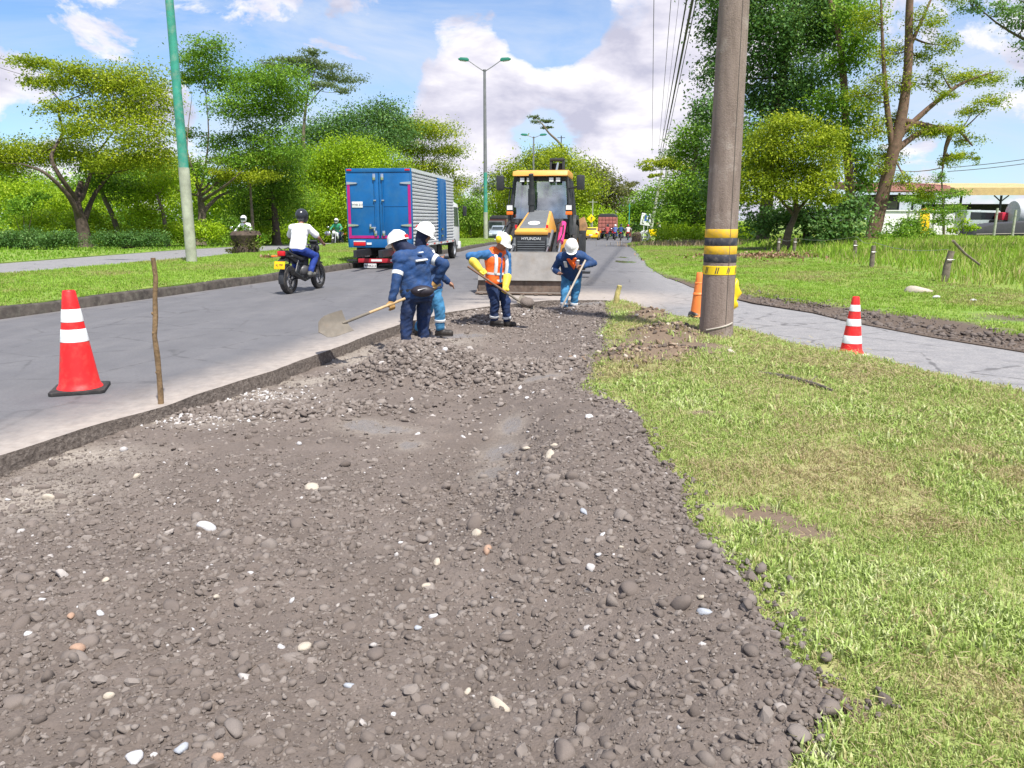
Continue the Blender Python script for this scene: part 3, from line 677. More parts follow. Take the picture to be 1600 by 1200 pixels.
def tuft_mesh(seed, nb, hh, spread, ww):
    q = np.random.default_rng(seed); x = q.normal(0, spread, nb); y = q.normal(0, spread, nb); h = hh * q.uniform(.45, 1.25, nb); a = q.uniform(0, 6.28, nb); ln = np.clip(np.abs(q.normal(.62, .28, nb)), 0, .97) * h; b2 = a + 1.57 + q.normal(0, .4, nb); w = ww * q.uniform(.7, 1.3, nb)
    wx, wy = np.cos(b2) * w / 2, np.sin(b2) * w / 2; vz = np.sqrt(np.clip(1 - (ln / h) ** 2, .05, 1)) * h; dx, dy = np.cos(a), np.sin(a); z = np.zeros(nb)
    P = [np.stack([x - wx, y - wy, z - .012], -1), np.stack([x + wx, y + wy, z - .012], -1), np.stack([x + dx * ln * .4 + wx * .85, y + dy * ln * .4 + wy * .85, vz * .65], -1), np.stack([x + dx * ln * .4 - wx * .85, y + dy * ln * .4 - wy * .85, vz * .65], -1), np.stack([x + dx * ln, y + dy * ln, vz * .88], -1)]
    V = np.stack(P, 1).reshape(-1, 3); b = np.arange(nb) * 5; Fc = np.concatenate([np.stack([b, b + 1, b + 2], -1), np.stack([b, b + 2, b + 3], -1), np.stack([b + 3, b + 2, b + 4], -1)])
    me = bpy.data.meshes.new("tuft"); me.from_pydata(V.tolist(), [], Fc.tolist()); at_ = me.attributes.new("bt", "FLOAT", "POINT"); at_.data.foreach_set("value", np.repeat(q.normal(0, .16, nb), 5).astype(np.float32)); return me
def tuft_material(name, stops, trans=.3):
    t = NT(name); c = t.ramp(t.math("ADD", t.iattr("tint"), t.attr("bt")), stops); d = t.n("ShaderNodeBsdfPrincipled", {"Base Color": c, "Roughness": .5, "Specular IOR Level": .3}); tl = t.n("ShaderNodeBsdfTranslucent", {"Color": t.mix(.3, c, (.34, .42, .05))})
    mx = t.n("ShaderNodeMixShader", {0: trans, 1: d.outputs[0], 2: tl.outputs[0]}); t.t.links.new(mx.outputs[0], t.out.inputs[0]); return t.m
tuft_mat = tuft_material("grass_tuft", [(0, (.36, .27, .16)), (.2, (.48, .41, .23)), (.36, (.46, .45, .20)), (.55, (.30, .41, .10)), (.8, (.40, .51, .15)), (1, (.58, .62, .33))])
gx_, gy_ = [], []
for (y0, y1, dn) in ((1.0, 2.4, 2600), (2.4, 3.8, 2000), (3.8, 6, 1300), (6, 9, 750), (9, 15, 380)):
    x1 = (y1 + .6) * .74 + .3; n = int(dn * (x1 + .6) * (y1 - y0)); x = rng.uniform(-.6, x1, n); y = rng.uniform(y0, y1, n)
    k = in_poly(x, y, isl) & (x < (y + .6) * .72 + .25); gx_.append(x[k]); gy_.append(y[k])
x, y = np.concatenate(gx_), np.concatenate(gy_)
so = island_soil(x, y) + .5 * fbm(x, y, 9, 3, 55); pat = fbm(x, y, 1.3, 4, 81); thin = fbm(x, y, 3.2, 3, 85); k = rng.random(len(x)) > np.clip(so * 1.3 - .12, 0, .95); k &= rng.random(len(x)) < .62 + 1.8 * (thin + .2); x, y, pat = x[k], y[k], pat[k]
lush = sstep(.02, .24, fbm(x, y, 2.3, 4, 91) + .06 - .10 * sstep(3.5, 7, y)); dryp = sstep(-.02, .2, fbm(x, y, .9, 5, 101)) * (1 - lush)
tint = np.clip(.58 + .5 * pat + .18 * lush - .26 * dryp - .07 * sstep(4, 9, y) + rng.normal(0, .09, len(x)), .02, 1)
kind = np.where(rng.random(len(x)) < lush * .75, rng.integers(8, 14, len(x)), rng.integers(0, 8, len(x)))
strw = rng.random(len(x)) < .10 + .25 * dryp; kind[strw] = rng.integers(14, 17, strw.sum()); tint[strw] = rng.uniform(.02, .28, strw.sum())
tufts = [tuft_mesh(i, 16, .028, .022, .0042) for i in range(8)] + [tuft_mesh(20 + i, 14, .046, .020, .0055) for i in range(4)] + [tuft_mesh(30 + i, 8, .055, .014, .0085) for i in range(2)] + [tuft_mesh(40 + i, 8, .05, .03, .0028) for i in range(3)]
sc_ = rng.uniform(.7, 1.35, len(x)) * (1 + .35 * sstep(3, 9, y)); wide = 1 + .5 * sstep(3, 10, y)
rot = np.stack([rng.normal(0, .15, len(x)), rng.normal(0, .15, len(x)), rng.uniform(0, 6.28, len(x))], -1); rot[strw, 0] = rng.normal(1.2, .3, strw.sum())
island_grass = gn_scatter("grass", np.stack([x, y, island_z(x, y)], -1), rot, np.stack([sc_ * wide, sc_ * wide, sc_], -1), kind, tint, tufts, tuft_mat)
tag(island_grass, "short trampled yellow-green grass on the island beside the dug lane", "grass", kind="stuff")
mp = [(p[0], p[1]) for p in median_poly]
x = rng.uniform(-20, 6, 90000); y = 10 + 70 * rng.random(90000) ** 1.7; k = in_poly(x, y, mp) & (np.abs(x) < y * .75 + 1); x, y = x[k], y[k]
far_tuft = tuft_material("grass_far_tuft", [(0, (.36, .31, .15)), (.25, (.34, .38, .10)), (.5, (.20, .34, .035)), (.8, (.26, .43, .045)), (1, (.40, .52, .12))])
def far_kinds():
    out = [t_.copy() for t_ in tufts[:8]]; [m_.materials.clear() for m_ in out]; return out
def far_grass(x, y, z, sc, tint):
    rt = np.stack([rng.normal(0, .1, len(x)), rng.normal(0, .1, len(x)), rng.uniform(0, 6.28, len(x))], -1); return gn_scatter("grass", np.stack([x, y, z], -1), rt, np.stack([sc * 1.5, sc * 1.5, sc], -1), rng.integers(0, 8, len(x)), tint, far_kinds(), far_tuft)
median_grass = far_grass(x, y, median_z(x, y), rng.uniform(1.1, 2.0, len(x)) * (1 + y * .012), np.clip(.54 + 1.3 * fbm(x, y, .6, 5, 5) + rng.normal(0, .08, len(x)), 0, 1))
tag(median_grass, "mown bright green grass on the median strip", "grass", kind="stuff")
vp = [(p[0], p[1]) for p in verge_poly]
n = 170000; y = 8 + 60 * rng.random(n) ** 1.8; x = rng.uniform(3, 48, n); k = in_poly(x, y, vp) & (x < y * .75 + 1); x, y = x[k], y[k]
so = soil_r(x, y); d = line_dist(x, y, verge_line); k = rng.random(len(x)) > so * 1.2; x, y, d = x[k], y[k], d[k]
tallf = sstep(5.2, 7.5, d + 2.2 * fbm(x, y, .35, 3, 33)); h = .06 + .05 * rng.random(len(x)) + tallf * rng.uniform(.10, .42, len(x)) * (1 - .5 * sstep(14, 24, d))
short = tallf < .35
tn = np.clip(.52 + .8 * fbm(x, y, .45, 3, 6) + rng.normal(0, .18, len(x)), 0, 1)
vg = far_grass(x[short], y[short], zr(x[short], y[short]), rng.uniform(.9, 1.9, short.sum()) * (1 + y[short] * .012), np.clip(.50 + 1.7 * fbm(x[short], y[short], .55, 5, 6) + rng.normal(0, .08, short.sum()), 0, 1)); tag(vg, "short green grass of the roadside verge past the slip road", "grass", kind="stuff")
L = ~short; dry = (rng.random(L.sum()) < .16 + .3 * np.clip(fbm(x[L], y[L], .7, 2, 8), 0, 1)); tt = tn[L].copy(); tt[dry] *= .3
tg = blades("tall_grass", x[L], y[L], zr(x[L], y[L]), h[L], .012 + y[L] * .0007, tt, tall_mat, .45); tag(tg, "tall unmown grass along the fence line and in the field", "grass", kind="stuff")
lvp = [(p[0], p[1]) for p in lv_poly]
n = 60000; y = 20 + 60 * rng.random(n) ** 1.4; x = rng.uniform(-48, 2, n); k = in_poly(x, y, lvp) & (x > -y * .75 - 2); x, y = x[k], y[k]; d = line_dist(x, y, left_far)
h = .08 + .06 * rng.random(len(x)) + .35 * sstep(6, 11, d) * rng.random(len(x))
lg = blades("grass", x, y, zl(x, y), h, .03 + y * .0008, np.clip(.6 + .6 * fbm(x, y, .4, 3, 15) + rng.normal(0, .16, len(x)), 0, 1), grass_far, .5); tag(lg, "bright green grass on the far side of the opposite carriageway", "grass", kind="stuff")
# ================================================================ TREES AND BUSHES
bark_grey = pm("bark_grey", (.16, .125, .095), .95, var=.35, scale=5, bump=.8, bscale=22, dirt=(.07, .085, .04), dirt_amt=.5)
bark_dark = pm("bark_dark", (.085, .062, .048), .95, var=.35, scale=5, bump=.8, bscale=22)
bark_red = pm("bark_red", (.15, .088, .062), .95, var=.35, scale=5, bump=.8, bscale=22, dirt=(.10, .10, .05), dirt_amt=.6)
LM = {
    "olive": leaf_mat("leaf_olive", [(0, (.11, .17, .008)), (.45, (.25, .33, .012)), (.8, (.40, .46, .020)), (1, (.55, .58, .05))]),
    "green": leaf_mat("leaf_green", [(0, (.055, .14, .012)), (.45, (.135, .28, .020)), (.8, (.23, .40, .035)), (1, (.36, .50, .08))]),
    "dark": leaf_mat("leaf_dark", [(0, (.032, .085, .020)), (.5, (.085, .195, .045)), (.85, (.16, .30, .075)), (1, (.30, .44, .16))], .28),
    "bright": leaf_mat("leaf_bright", [(0, (.14, .25, .006)), (.45, (.27, .43, .010)), (.8, (.39, .54, .018)), (1, (.52, .63, .05))]),
    "misty": leaf_mat("leaf_misty", [(0, (.08, .12, .06)), (.5, (.13, .18, .08)), (1, (.20, .25, .12))]),
    "brown": leaf_mat("leaf_brown", [(0, (.075, .085, .03)), (.5, (.14, .14, .05)), (1, (.22, .21, .08))]),
}
def pad_leaves(c, r, size, flat, cover, clump=.34):
    """leaf faces in ragged clumps through one pad of a crown"""
    a, b, h = r; p_ = 1.6
    A = 4 * math.pi * (((a * b) ** p_ + (a * h) ** p_ + (b * h) ** p_) / 3) ** (1 / p_)
    size = size * .78; n = max(30, int(cover * .88 * A / (.27 * size * size)))
    m = max(6, int(n / 42))
    d = rng.normal(size=(m, 3)); d /= np.linalg.norm(d, axis=1)[:, None]; rad = rng.uniform(.1, 1.0, m) ** .5 * rng.uniform(.75, 1.22, m)
    cc = d * rad[:, None] * np.array(r)
    sig = clump * (a * b * h) ** (1 / 3) * rng.uniform(.6, 1.3, m)
    ci = rng.integers(0, m, n); off = rng.normal(size=(n, 3)) * sig[ci][:, None] * np.array([1, 1, flat])
    pos = cc[ci] + off + np.array(c)
    nrm = rng.normal(size=(n, 3)) * .75 + d[ci] * .35 + np.array([0, 0, .75]); nrm /= np.linalg.norm(nrm, axis=1)[:, None]
    t = np.cross(nrm, rng.normal(size=(n, 3))); t /= np.linalg.norm(t, axis=1)[:, None] + 1e-9; s = np.cross(nrm, t)
    l = size * rng.uniform(.55, 1.25, n)[:, None]; w = l * .27
    v = np.stack([pos - t * l * .5, pos + s * w - nrm * l * .06, pos + t * l * .5 - np.array([0, 0, 1]) * l * .12, pos - s * w - nrm * l * .06], 1)
    tint = np.clip(.48 + rng.normal(0, .21, m)[ci] + rng.normal(0, .10, n), 0, 1)
    return v.reshape(-1, 3), np.repeat(tint, 4)
def bez(a, b, bend, n=6):
    a, b = Vector(a), Vector(b); mid = a.lerp(b, .5) + Vector(bend)
    return [(1 - t) ** 2 * a + 2 * t * (1 - t) * mid + t * t * b for t in [i / (n - 1) for i in range(n)]]
def crown_mesh(name, pads, mat, size, flat, cover, parent, origin):
    V, T = [], []
    for c, r in pads:
        v, t = pad_leaves(c, r, size, flat, cover); V.append(v); T.append(t)
    V = np.concatenate(V) - np.array(origin); n = len(V) // 4
    return np_mesh(name, V, np.arange(n * 4).reshape(n, 4), mat, parent, attrs={"tint": np.concatenate(T)})
def tree(name, label, base, D, trunk, pads, leaf, bark=bark_grey, size=.24, flat=.55, cover=1.25, limbs=(), group=None, rad=.22, zf=zl, thick=.9, twig=True, depthf=.8, seed=0):
    """base, trunk, limbs and pads are read off the photograph at the tree's own distance D and given real depth"""
    rr = random.Random(seed + int(D * 7) + len(pads)); b0 = W(base[0], base[1], D); b0.z = float(zf(np.array([b0.x]), np.array([b0.y]))[0]) - .1
    t = thing(name, label, "tree", b0, group=group); o = Vector(b0); mb = MB(); nodes = []
    def path(pts, dyy=0):
        out = []
        for i, p in enumerate(pts): out.append(W(p[0], p[1], D + (p[2] if len(p) > 2 else 0)) - o)
        return out
    tp = path(trunk); tp[0] = Vector((tp[0].x, tp[0].y, 0)); 
    def smooth_path(P):
        Q = []
        for i in range(len(P) - 1):
            a, b = P[i], P[i + 1]; pa = P[max(0, i - 1)]; nb = P[min(len(P) - 1, i + 2)]
            for k in range(4):
                s = k / 4; h = b - a
                Q.append(a + h * s + ((b - pa) * .5 - h) * (s * (1 - s) ** 2) * .8 - ((nb - a) * .5 - h) * (s * s * (1 - s)) * .8)
        Q.append(P[-1]); return Q
    sp = smooth_path(tp); m = len(sp); rads = [rad * (1.35 if i == 0 else 1.0) * (1 - .66 * i / (m - 1)) * (1 + .06 * rr.uniform(-1, 1)) for i in range(m)]
    mb.tube(sp, rads, 10); nodes += [(p, q) for p, q in zip(sp[m // 3:], rads[m // 3:])]
    for lb in limbs:
        lp = smooth_path(path(lb)); near = min(range(m), key=lambda i: (sp[i] - lp[0]).length); r0 = min(rads[near] * .62, rad * .5)
        if (sp[near] - lp[0]).length < 3: lp = [sp[near]] + lp[1:]
        lr = [r0 * (1 - .85 * i / (len(lp) - 1)) for i in range(len(lp))]; mb.tube(lp, lr, 7); nodes += list(zip(lp[1:], lr[1:]))
    P3 = []; s = D / F_PX
    for pd in pads:
        px_, py_, rx, ry = pd[:4]; dy = pd[4] if len(pd) > 4 else rr.uniform(-1, 1) * 45 * s * depthf
        c = W(px_, py_, D + dy); P3.append((c, (rx * s * 1.05, rx * s * .95, ry * s * 1.22)))
        if twig:
            cl = c - o; cand = [(q, r_) for q, r_ in nodes if q.z < cl.z + .3] or nodes
            q, r_ = min(cand, key=lambda e: (e[0] - cl).length)
            L = (q - cl).length
            if L > .4: mb.tube(bez(q, cl, (0, 0, -.12 * L)), [min(r_ * .7, .035 + L * .014) * (1 - .75 * i / 5) for i in range(6)], 6)
            for _ in range(3):
                e = cl + Vector((rr.uniform(-1, 1) * rx * s, rr.uniform(-1, 1) * rx * s, rr.uniform(-.2, .8) * ry * s)); mb.tube(bez(cl, e, (0, 0, -.05)), [.03 * thick, .025 * thick, .02 * thick, .016 * thick, .012 * thick, .008], 5)
    mb.build("trunk", bark, t, smooth=60)
    crown_mesh("crown", [(c, r) for c, r in P3], LM[leaf], size, flat, cover, t, o)
    return t
tree("umbrella_tree", "olive-green umbrella-shaped tree with crooked dark trunk behind the low hedge", (135, 387), 46,
     [(135, 387), (128, 350), (120, 318), (127, 285, 1)], [(55, 98, 34, 5), (70, 128, 38, 6), (108, 110, 34, 8), (150, 128, 50, 15), (205, 128, 52, 20), (238, 158, 34, 24), (180, 172, 55, 18), (135, 200, 40, 13), (222, 208, 46, 22), (115, 238, 45, 14), (55, 236, 48, 16), (15, 252, 40, 20), (175, 250, 45, 14), (238, 248, 36, 20), (92, 170, 30, 9), (-30, 240, 40, 20)],
     "olive", bark_dark, .20, .55, 1.15, limbs=[[(120, 312), (94, 276, -1), (80, 245, -1), (98, 208), (92, 176), (104, 158), (150, 140)], [(126, 318), (142, 270, 1), (152, 240, 2), (190, 190, 1)], [(128, 345), (106, 305, -1), (70, 270, -2), (30, 255, -2)], [(130, 350), (150, 300, 2), (200, 240, 3)]], rad=.42, seed=1)
tree("pruned_tree", "mid-green tree with many pale curling branches just right of the green pole", (312, 378), 53,
     [(312, 378), (316, 335), (311, 300)], [(322, 76, 34, 14), (306, 98, 28, 13), (352, 120, 46, 18), (402, 132, 46, 20), (442, 122, 40, 18), (372, 168, 46, 18), (430, 172, 42, 22), (402, 216, 40, 18), (292, 122, 24, 11), (462, 150, 30, 18), (346, 222, 30, 13), (296, 262, 32, 15), (384, 252, 40, 15), (442, 232, 40, 22), (350, 285, 30, 13), (292, 210, 20, 10)],
     "green", bark_grey, .22, .42, 1.05, limbs=[[(308, 295), (292, 232, -1), (300, 150)], [(316, 292), (326, 210), (318, 110)], [(318, 300), (346, 250, 1), (372, 180, 1)], [(318, 305), (362, 264), (402, 222), (430, 190)], [(310, 305), (282, 300, -1), (268, 288, -2), (270, 272, -2), (284, 262, -2)], [(314, 315), (352, 290, -2), (378, 268, -3)], [(316, 300), (300, 262, -2), (288, 220, -2)], [(318, 330), (345, 305, 2), (390, 290, 2)]], rad=.40, seed=2)
tree("flat_top_tree", "tall thin tree with sparse flat grey-green top above the treeline", (492, 365), 75,
     [(492, 365), (480, 290), (474, 220), (478, 165), (482, 145)], [(468, 95, 36, 5), (506, 105, 36, 5), (532, 122, 36, 5), (500, 134, 28, 4), (464, 116, 28, 5), (542, 141, 18, 4), (428, 100, 26, 6), (486, 82, 20, 3)], "misty", bark_grey, .26, .25, .75,
     limbs=[[(478, 170), (500, 142), (526, 125)], [(476, 180), (466, 140), (465, 100)], [(480, 150), (492, 110), (496, 92)]], rad=.24, seed=3)
tree("dark_crown_tree", "dark green round-headed tree standing behind the box truck's treeline", (592, 365), 86,
     [(592, 365), (588, 290), (584, 225)], [(600, 176, 36, 17), (560, 190, 40, 17), (632, 202, 28, 20), (520, 202, 40, 17), (582, 216, 50, 16), (488, 212, 36, 16), (545, 240, 50, 20), (470, 240, 40, 20)], "dark", bark_dark, .34, .6, 1.15, rad=.36, seed=4)
tree("layered_tree", "olive layered tree spreading right above the blue box truck", (668, 365), 98,
     [(668, 365), (666, 300), (660, 245)], [(640, 200, 40, 9), (676, 205, 40, 11), (612, 224, 34, 9), (702, 236, 28, 10), (692, 262, 28, 9), (650, 236, 34, 9), (714, 284, 24, 8), (640, 262, 34, 12), (690, 300, 30, 12)], "olive", bark_dark, .32, .45, 1.1,
     limbs=[[(662, 270), (690, 235), (706, 225)], [(662, 260), (640, 225), (620, 215)]], rad=.28, seed=5)
tree("round_tree", "bright lime-green bushy round tree left of the blue box truck", (530, 375), 70,
     [(530, 375), (528, 340), (532, 300)], [(548, 236, 46, 17), (502, 256, 44, 20), (594, 262, 42, 20), (540, 274, 58, 24), (482, 296, 40, 22), (606, 302, 38, 20), (532, 320, 54, 20), (466, 326, 34, 17), (580, 340, 50, 16), (500, 350, 40, 12)], "bright", bark_dark, .27, .6, 1.3, rad=.36, seed=6)
tree("bushy_tree", "leafy green tree with dark trunk behind the white-shirted rider", (432, 375), 57,
     [(432, 375), (430, 340), (424, 300)], [(422, 280, 48, 22), (394, 312, 40, 20), (452, 312, 40, 22), (402, 342, 44, 13), (440, 256, 36, 16)], "green", bark_dark, .24, .6, 1.25, rad=.36, seed=7)
tree("slender_tree", "slim pale-trunked olive tree behind the planted stump on the median", (397, 388), 53,
     [(397, 388), (394, 340), (391, 290), (392, 262)], [(370, 250, 36, 10), (410, 246, 34, 10), (395, 274, 44, 8), (350, 270, 26, 8)], "olive", bark_grey, .20, .35, .9, rad=.13, seed=8)
tree("leaning_tree", "pale bare trunk leaning left among scrub behind the hedge", (193, 380), 50,
     [(193, 380), (175, 335), (158, 295), (168, 260)], [(165, 285, 40, 12), (200, 300, 40, 14), (150, 262, 34, 12)], "green", bark_grey, .22, .5, 1.0, rad=.2, seed=9)
tree("forked_tree", "thin forked grey tree among bright scrub left of the green pole", (262, 380), 49,
     [(262, 380), (255, 335), (245, 305)], [(236, 300, 36, 14), (262, 282, 32, 14), (225, 330, 34, 12)], "bright", bark_grey, .20, .5, 1.0, rad=.17, seed=10)
# far trees in the middle of the picture
G_FAR = "trees at the end of the road"
tree("far_tree", "broad olive-green tree rising behind the backhoe cab", (860, 378), 118, [(860, 378), (858, 330), (855, 290)],
     [(800, 268, 24, 12), (838, 252, 34, 15), (880, 256, 38, 16), (850, 286, 58, 20), (900, 290, 42, 20), (805, 300, 26, 18), (880, 315, 50, 20), (830, 325, 40, 18), (865, 238, 22, 9)], "olive", bark_dark, .46, .6, 1.3, group=G_FAR, rad=.5, zf=lambda x, y: slope(y), seed=11)
tree("far_tree", "brownish-green drooping tree right of the backhoe, behind the red stake truck", (935, 376), 130, [(935, 376), (934, 330), (932, 290)],
     [(920, 270, 26, 13), (945, 285, 28, 14), (958, 310, 28, 18), (930, 315, 36, 18), (975, 300, 20, 6), (968, 330, 22, 12), (985, 288, 14, 3)], "brown", bark_dark, .5, .5, 1.2, group=G_FAR, rad=.5, zf=lambda x, y: slope(y), seed=12)
tree("far_tree", "bright green low tree over the yellow taxi", (915, 378), 112, [(915, 378), (914, 350), (912, 335)], [(900, 335, 36, 16), (930, 342, 28, 14), (955, 345, 24, 14), (915, 355, 40, 9)], "bright", bark_dark, .42, .6, 1.3, group=G_FAR, rad=.3, zf=lambda x, y: slope(y), seed=13)
tree("slanted_tree", "spindly slanted tree with one small flat tuft above the backhoe", (900, 376), 122, [(900, 376), (892, 262), (876, 226), (858, 208), (846, 192)], [(848, 189, 15, 2.6), (836, 183, 10, 2), (852, 198, 11, 2)], "misty", bark_grey, .40, .3, 1.0, rad=.28, zf=lambda x, y: slope(y), seed=14)
tree("far_tree", "dark leafy tree between the box truck cab and the tall lamp post", (735, 372), 114, [(735, 372), (734, 350), (735, 325)], [(735, 322, 28, 15), (720, 342, 30, 14), (752, 345, 24, 13), (705, 325, 24, 15)], "green", bark_dark, .38, .6, 1.3, group=G_FAR, rad=.3, zf=lambda x, y: slope(y), seed=15)
tree("far_tree", "green tree right of the tall lamp post, over the silver car", (785, 372), 126, [(785, 372), (784, 345), (780, 325)], [(778, 318, 24, 16), (795, 335, 24, 14), (765, 340, 20, 14), (790, 305, 20, 10)], "bright", bark_dark, .40, .6, 1.3, group=G_FAR, rad=.3, zf=lambda x, y: slope(y), seed=16)
tree("far_tree", "pale feathery tree rising behind the tall lamp post", (770, 370), 128, [(770, 370), (770, 320), (770, 290)], [(770, 284, 24, 13), (785, 296, 20, 10), (752, 296, 16, 9)], "misty", bark_grey, .4, .5, .8, group=G_FAR, rad=.25, zf=lambda x, y: slope(y), seed=17)
tree("far_tree", "blue-green tree where the road disappears, left of the two leaning poles", (1015, 374), 124, [(1015, 374), (1015, 345), (1012, 325)], [(1000, 322, 24, 16), (1028, 305, 26, 15), (1018, 340, 30, 15), (985, 335, 16, 13)], "green", bark_dark, .46, .6, 1.35, group=G_FAR, rad=.35, zf=lambda x, y: slope(y), seed=18)
tree("far_tree", "green bushy tree behind the blue and white road sign", (985, 374), 140, [(985, 374), (985, 350), (985, 340)], [(985, 345, 18, 12), (972, 352, 14, 9), (1000, 352, 16, 9)], "dark", bark_dark, .5, .6, 1.35, group=G_FAR, rad=.3, zf=lambda x, y: slope(y), seed=19)
# the right-hand side
tree("roadside_tree", "leafy dark and yellow-green tree left of the concrete pole, over the leaning poles", (1085, 384), 60, [(1085, 384), (1088, 330), (1085, 270), (1090, 220)],
     [(1098, 205, 34, 12), (1075, 230, 32, 14), (1104, 256, 40, 20), (1080, 292, 40, 20), (1112, 312, 40, 20), (1060, 322, 34, 16), (1078, 350, 44, 14), (1046, 340, 26, 14)], "green", bark_grey, .27, .6, 1.6, zf=zr, rad=.3, seed=20)
tree("spreading_tree", "olive tree with thin flat branches reaching left over the road end", (1100, 384), 66, [(1100, 384), (1096, 320), (1080, 280), (1060, 262)], [(1030, 255, 26, 5), (1052, 252, 26, 6), (1012, 262, 14, 4), (1075, 262, 26, 9), (1025, 275, 12, 4), (1058, 300, 26, 12), (1085, 322, 30, 14)], "olive", bark_grey, .26, .35, 1.0, zf=zr, rad=.2, seed=21)
tree("tall_tree", "tall dense dark-green tree directly behind the concrete pole", (1190, 388), 47, [(1190, 388), (1200, 300), (1206, 220), (1222, 120), (1240, 0), (1246, -60)],
     [(1130, 52, 34, 26), (1162, 22, 38, 24), (1214, 32, 46, 26), (1122, 112, 30, 24), (1200, 92, 44, 26), (1252, 62, 42, 26), (1112, 170, 28, 18), (1190, 152, 40, 24), (1262, 122, 40, 24), (1232, 172, 46, 22), (1150, 212, 46, 20), (1302, 42, 36, 26), (1282, 4, 54, 26), (1200, -40, 56, 26), (1126, -16, 38, 26), (1150, 262, 40, 20), (1130, 300, 36, 22)],
     "dark", bark_dark, .27, .65, 1.75, zf=zr, rad=.42, seed=22)
tree("tall_tree", "tall brown-trunked tree with thin foliage between the dark tree and the leaning trunk", (1322, 376), 44, [(1322, 376), (1328, 300), (1322, 220), (1318, 120), (1308, 40), (1290, -20)],
     [(1320, 100, 30, 18), (1345, 62, 28, 18), (1300, 160, 34, 18), (1340, 182, 30, 20), (1310, 225, 34, 18), (1345, 250, 26, 22), (1330, 20, 34, 16), (1352, 290, 22, 24), (1290, 195, 28, 16)], "green", bark_red, .24, .6, 1.3, zf=zr, rad=.30, seed=23)
tree("dome_tree", "rounded yellow-green tree with dense layered crown right of the concrete pole", (1226, 394), 37, [(1226, 394), (1232, 362), (1244, 330), (1240, 290)],
     [(1240, 194, 42, 10), (1200, 214, 38, 12), (1284, 214, 34, 13), (1240, 230, 58, 14), (1184, 250, 34, 13), (1300, 250, 26, 13), (1240, 264, 58, 14), (1188, 284, 42, 13), (1282, 284, 38, 13), (1236, 300, 48, 11), (1172, 310, 24, 9), (1296, 310, 22, 9)], "olive", bark_dark, .17, .55, 1.25, zf=zr, rad=.22, seed=24, limbs=[[(1242, 335), (1270, 300), (1285, 270)], [(1240, 335), (1210, 300), (1195, 270)]])
tree("shade_tree", "low dark large-leaved tree under the yellow-green dome", (1258, 392), 39.5, [(1258, 392), (1258, 355), (1262, 325)], [(1188, 346, 34, 18), (1268, 340, 54, 20), (1312, 358, 34, 22), (1330, 322, 28, 24), (1228, 336, 34, 14), (1298, 382, 22, 12)], "dark", bark_dark, .26, .7, 1.4, zf=zr, rad=.14, seed=25)
tree("leaning_giant_tree", "big reddish trunk leaning right with sparse drooping branches by the field", (1362, 380), 40, [(1360, 380), (1378, 310), (1395, 240), (1411, 170), (1419, 100), (1421, 10), (1426, -60)],
     [(1502, 122, 28, 8), (1546, 124, 26, 8), (1548, 158, 24, 7), (1520, 174, 22, 5), (1482, 148, 18, 6), (1440, 204, 32, 7), (1480, 204, 30, 6), (1512, 220, 18, 8), (1520, 246, 10, 6), (1490, 244, 22, 5), (1472, 70, 22, 14), (1448, 32, 26, 14), (1392, 84, 26, 18), (1388, 242, 24, 15), (1376, 262, 18, 12), (1360, 30, 26, 16), (1480, 250, 14, 8), (1500, -10, 30, 10), (1448, 130, 16, 10), (1410, 130, 20, 14), (1372, 130, 22, 16), (1350, 150, 26, 18), (1400, 190, 20, 12), (1366, 200, 22, 16), (1440, 90, 18, 10), (1470, 110, 16, 8), (1420, 285, 20, 10), (1450, 300, 20, 8)],
     "olive", bark_red, .15, .6, .85, zf=zr, rad=.37, seed=26, depthf=.5,
     limbs=[[(1396, 245), (1385, 160), (1379, 70), (1375, -50)], [(1418, 80), (1440, 32), (1472, -40)], [(1402, 215), (1450, 170), (1500, 132), (1552, 112)], [(1394, 240), (1440, 206), (1490, 200), (1520, 228)], [(1490, 200), (1478, 230), (1472, 270)]])
tree("overhanging_tree", "dark sparse branch of a tree reaching in at the top right corner", (1760, 420), 26, [(1760, 420), (1765, 300), (1740, 160), (1700, 100)], [(1520, 10, 24, 7), (1568, 14, 26, 8), (1600, 128, 14, 9), (1596, 36, 24, 9), (1640, 60, 40, 16), (1620, 10, 40, 10), (1700, 60, 60, 24), (1770, 60, 70, 30)], "dark", bark_dark, .12, .5, .7, zf=zr, rad=.3, seed=27,
     limbs=[[(1712, 115), (1640, 80), (1590, 56), (1555, 34), (1525, 8)], [(1720, 130), (1660, 120), (1605, 128)]])
tree("young_tree", "small feathery young tree in front of the workshop roofs", (1476, 366), 50, [(1476, 366), (1474, 330), (1472, 290), (1470, 268)], [(1470, 276, 12, 9), (1484, 302, 26, 6), (1440, 312, 34, 6), (1492, 326, 22, 7), (1452, 330, 26, 6), (1470, 345, 22, 6)], "green", bark_grey, .16, .4, .7, zf=zr, rad=.09, seed=28)

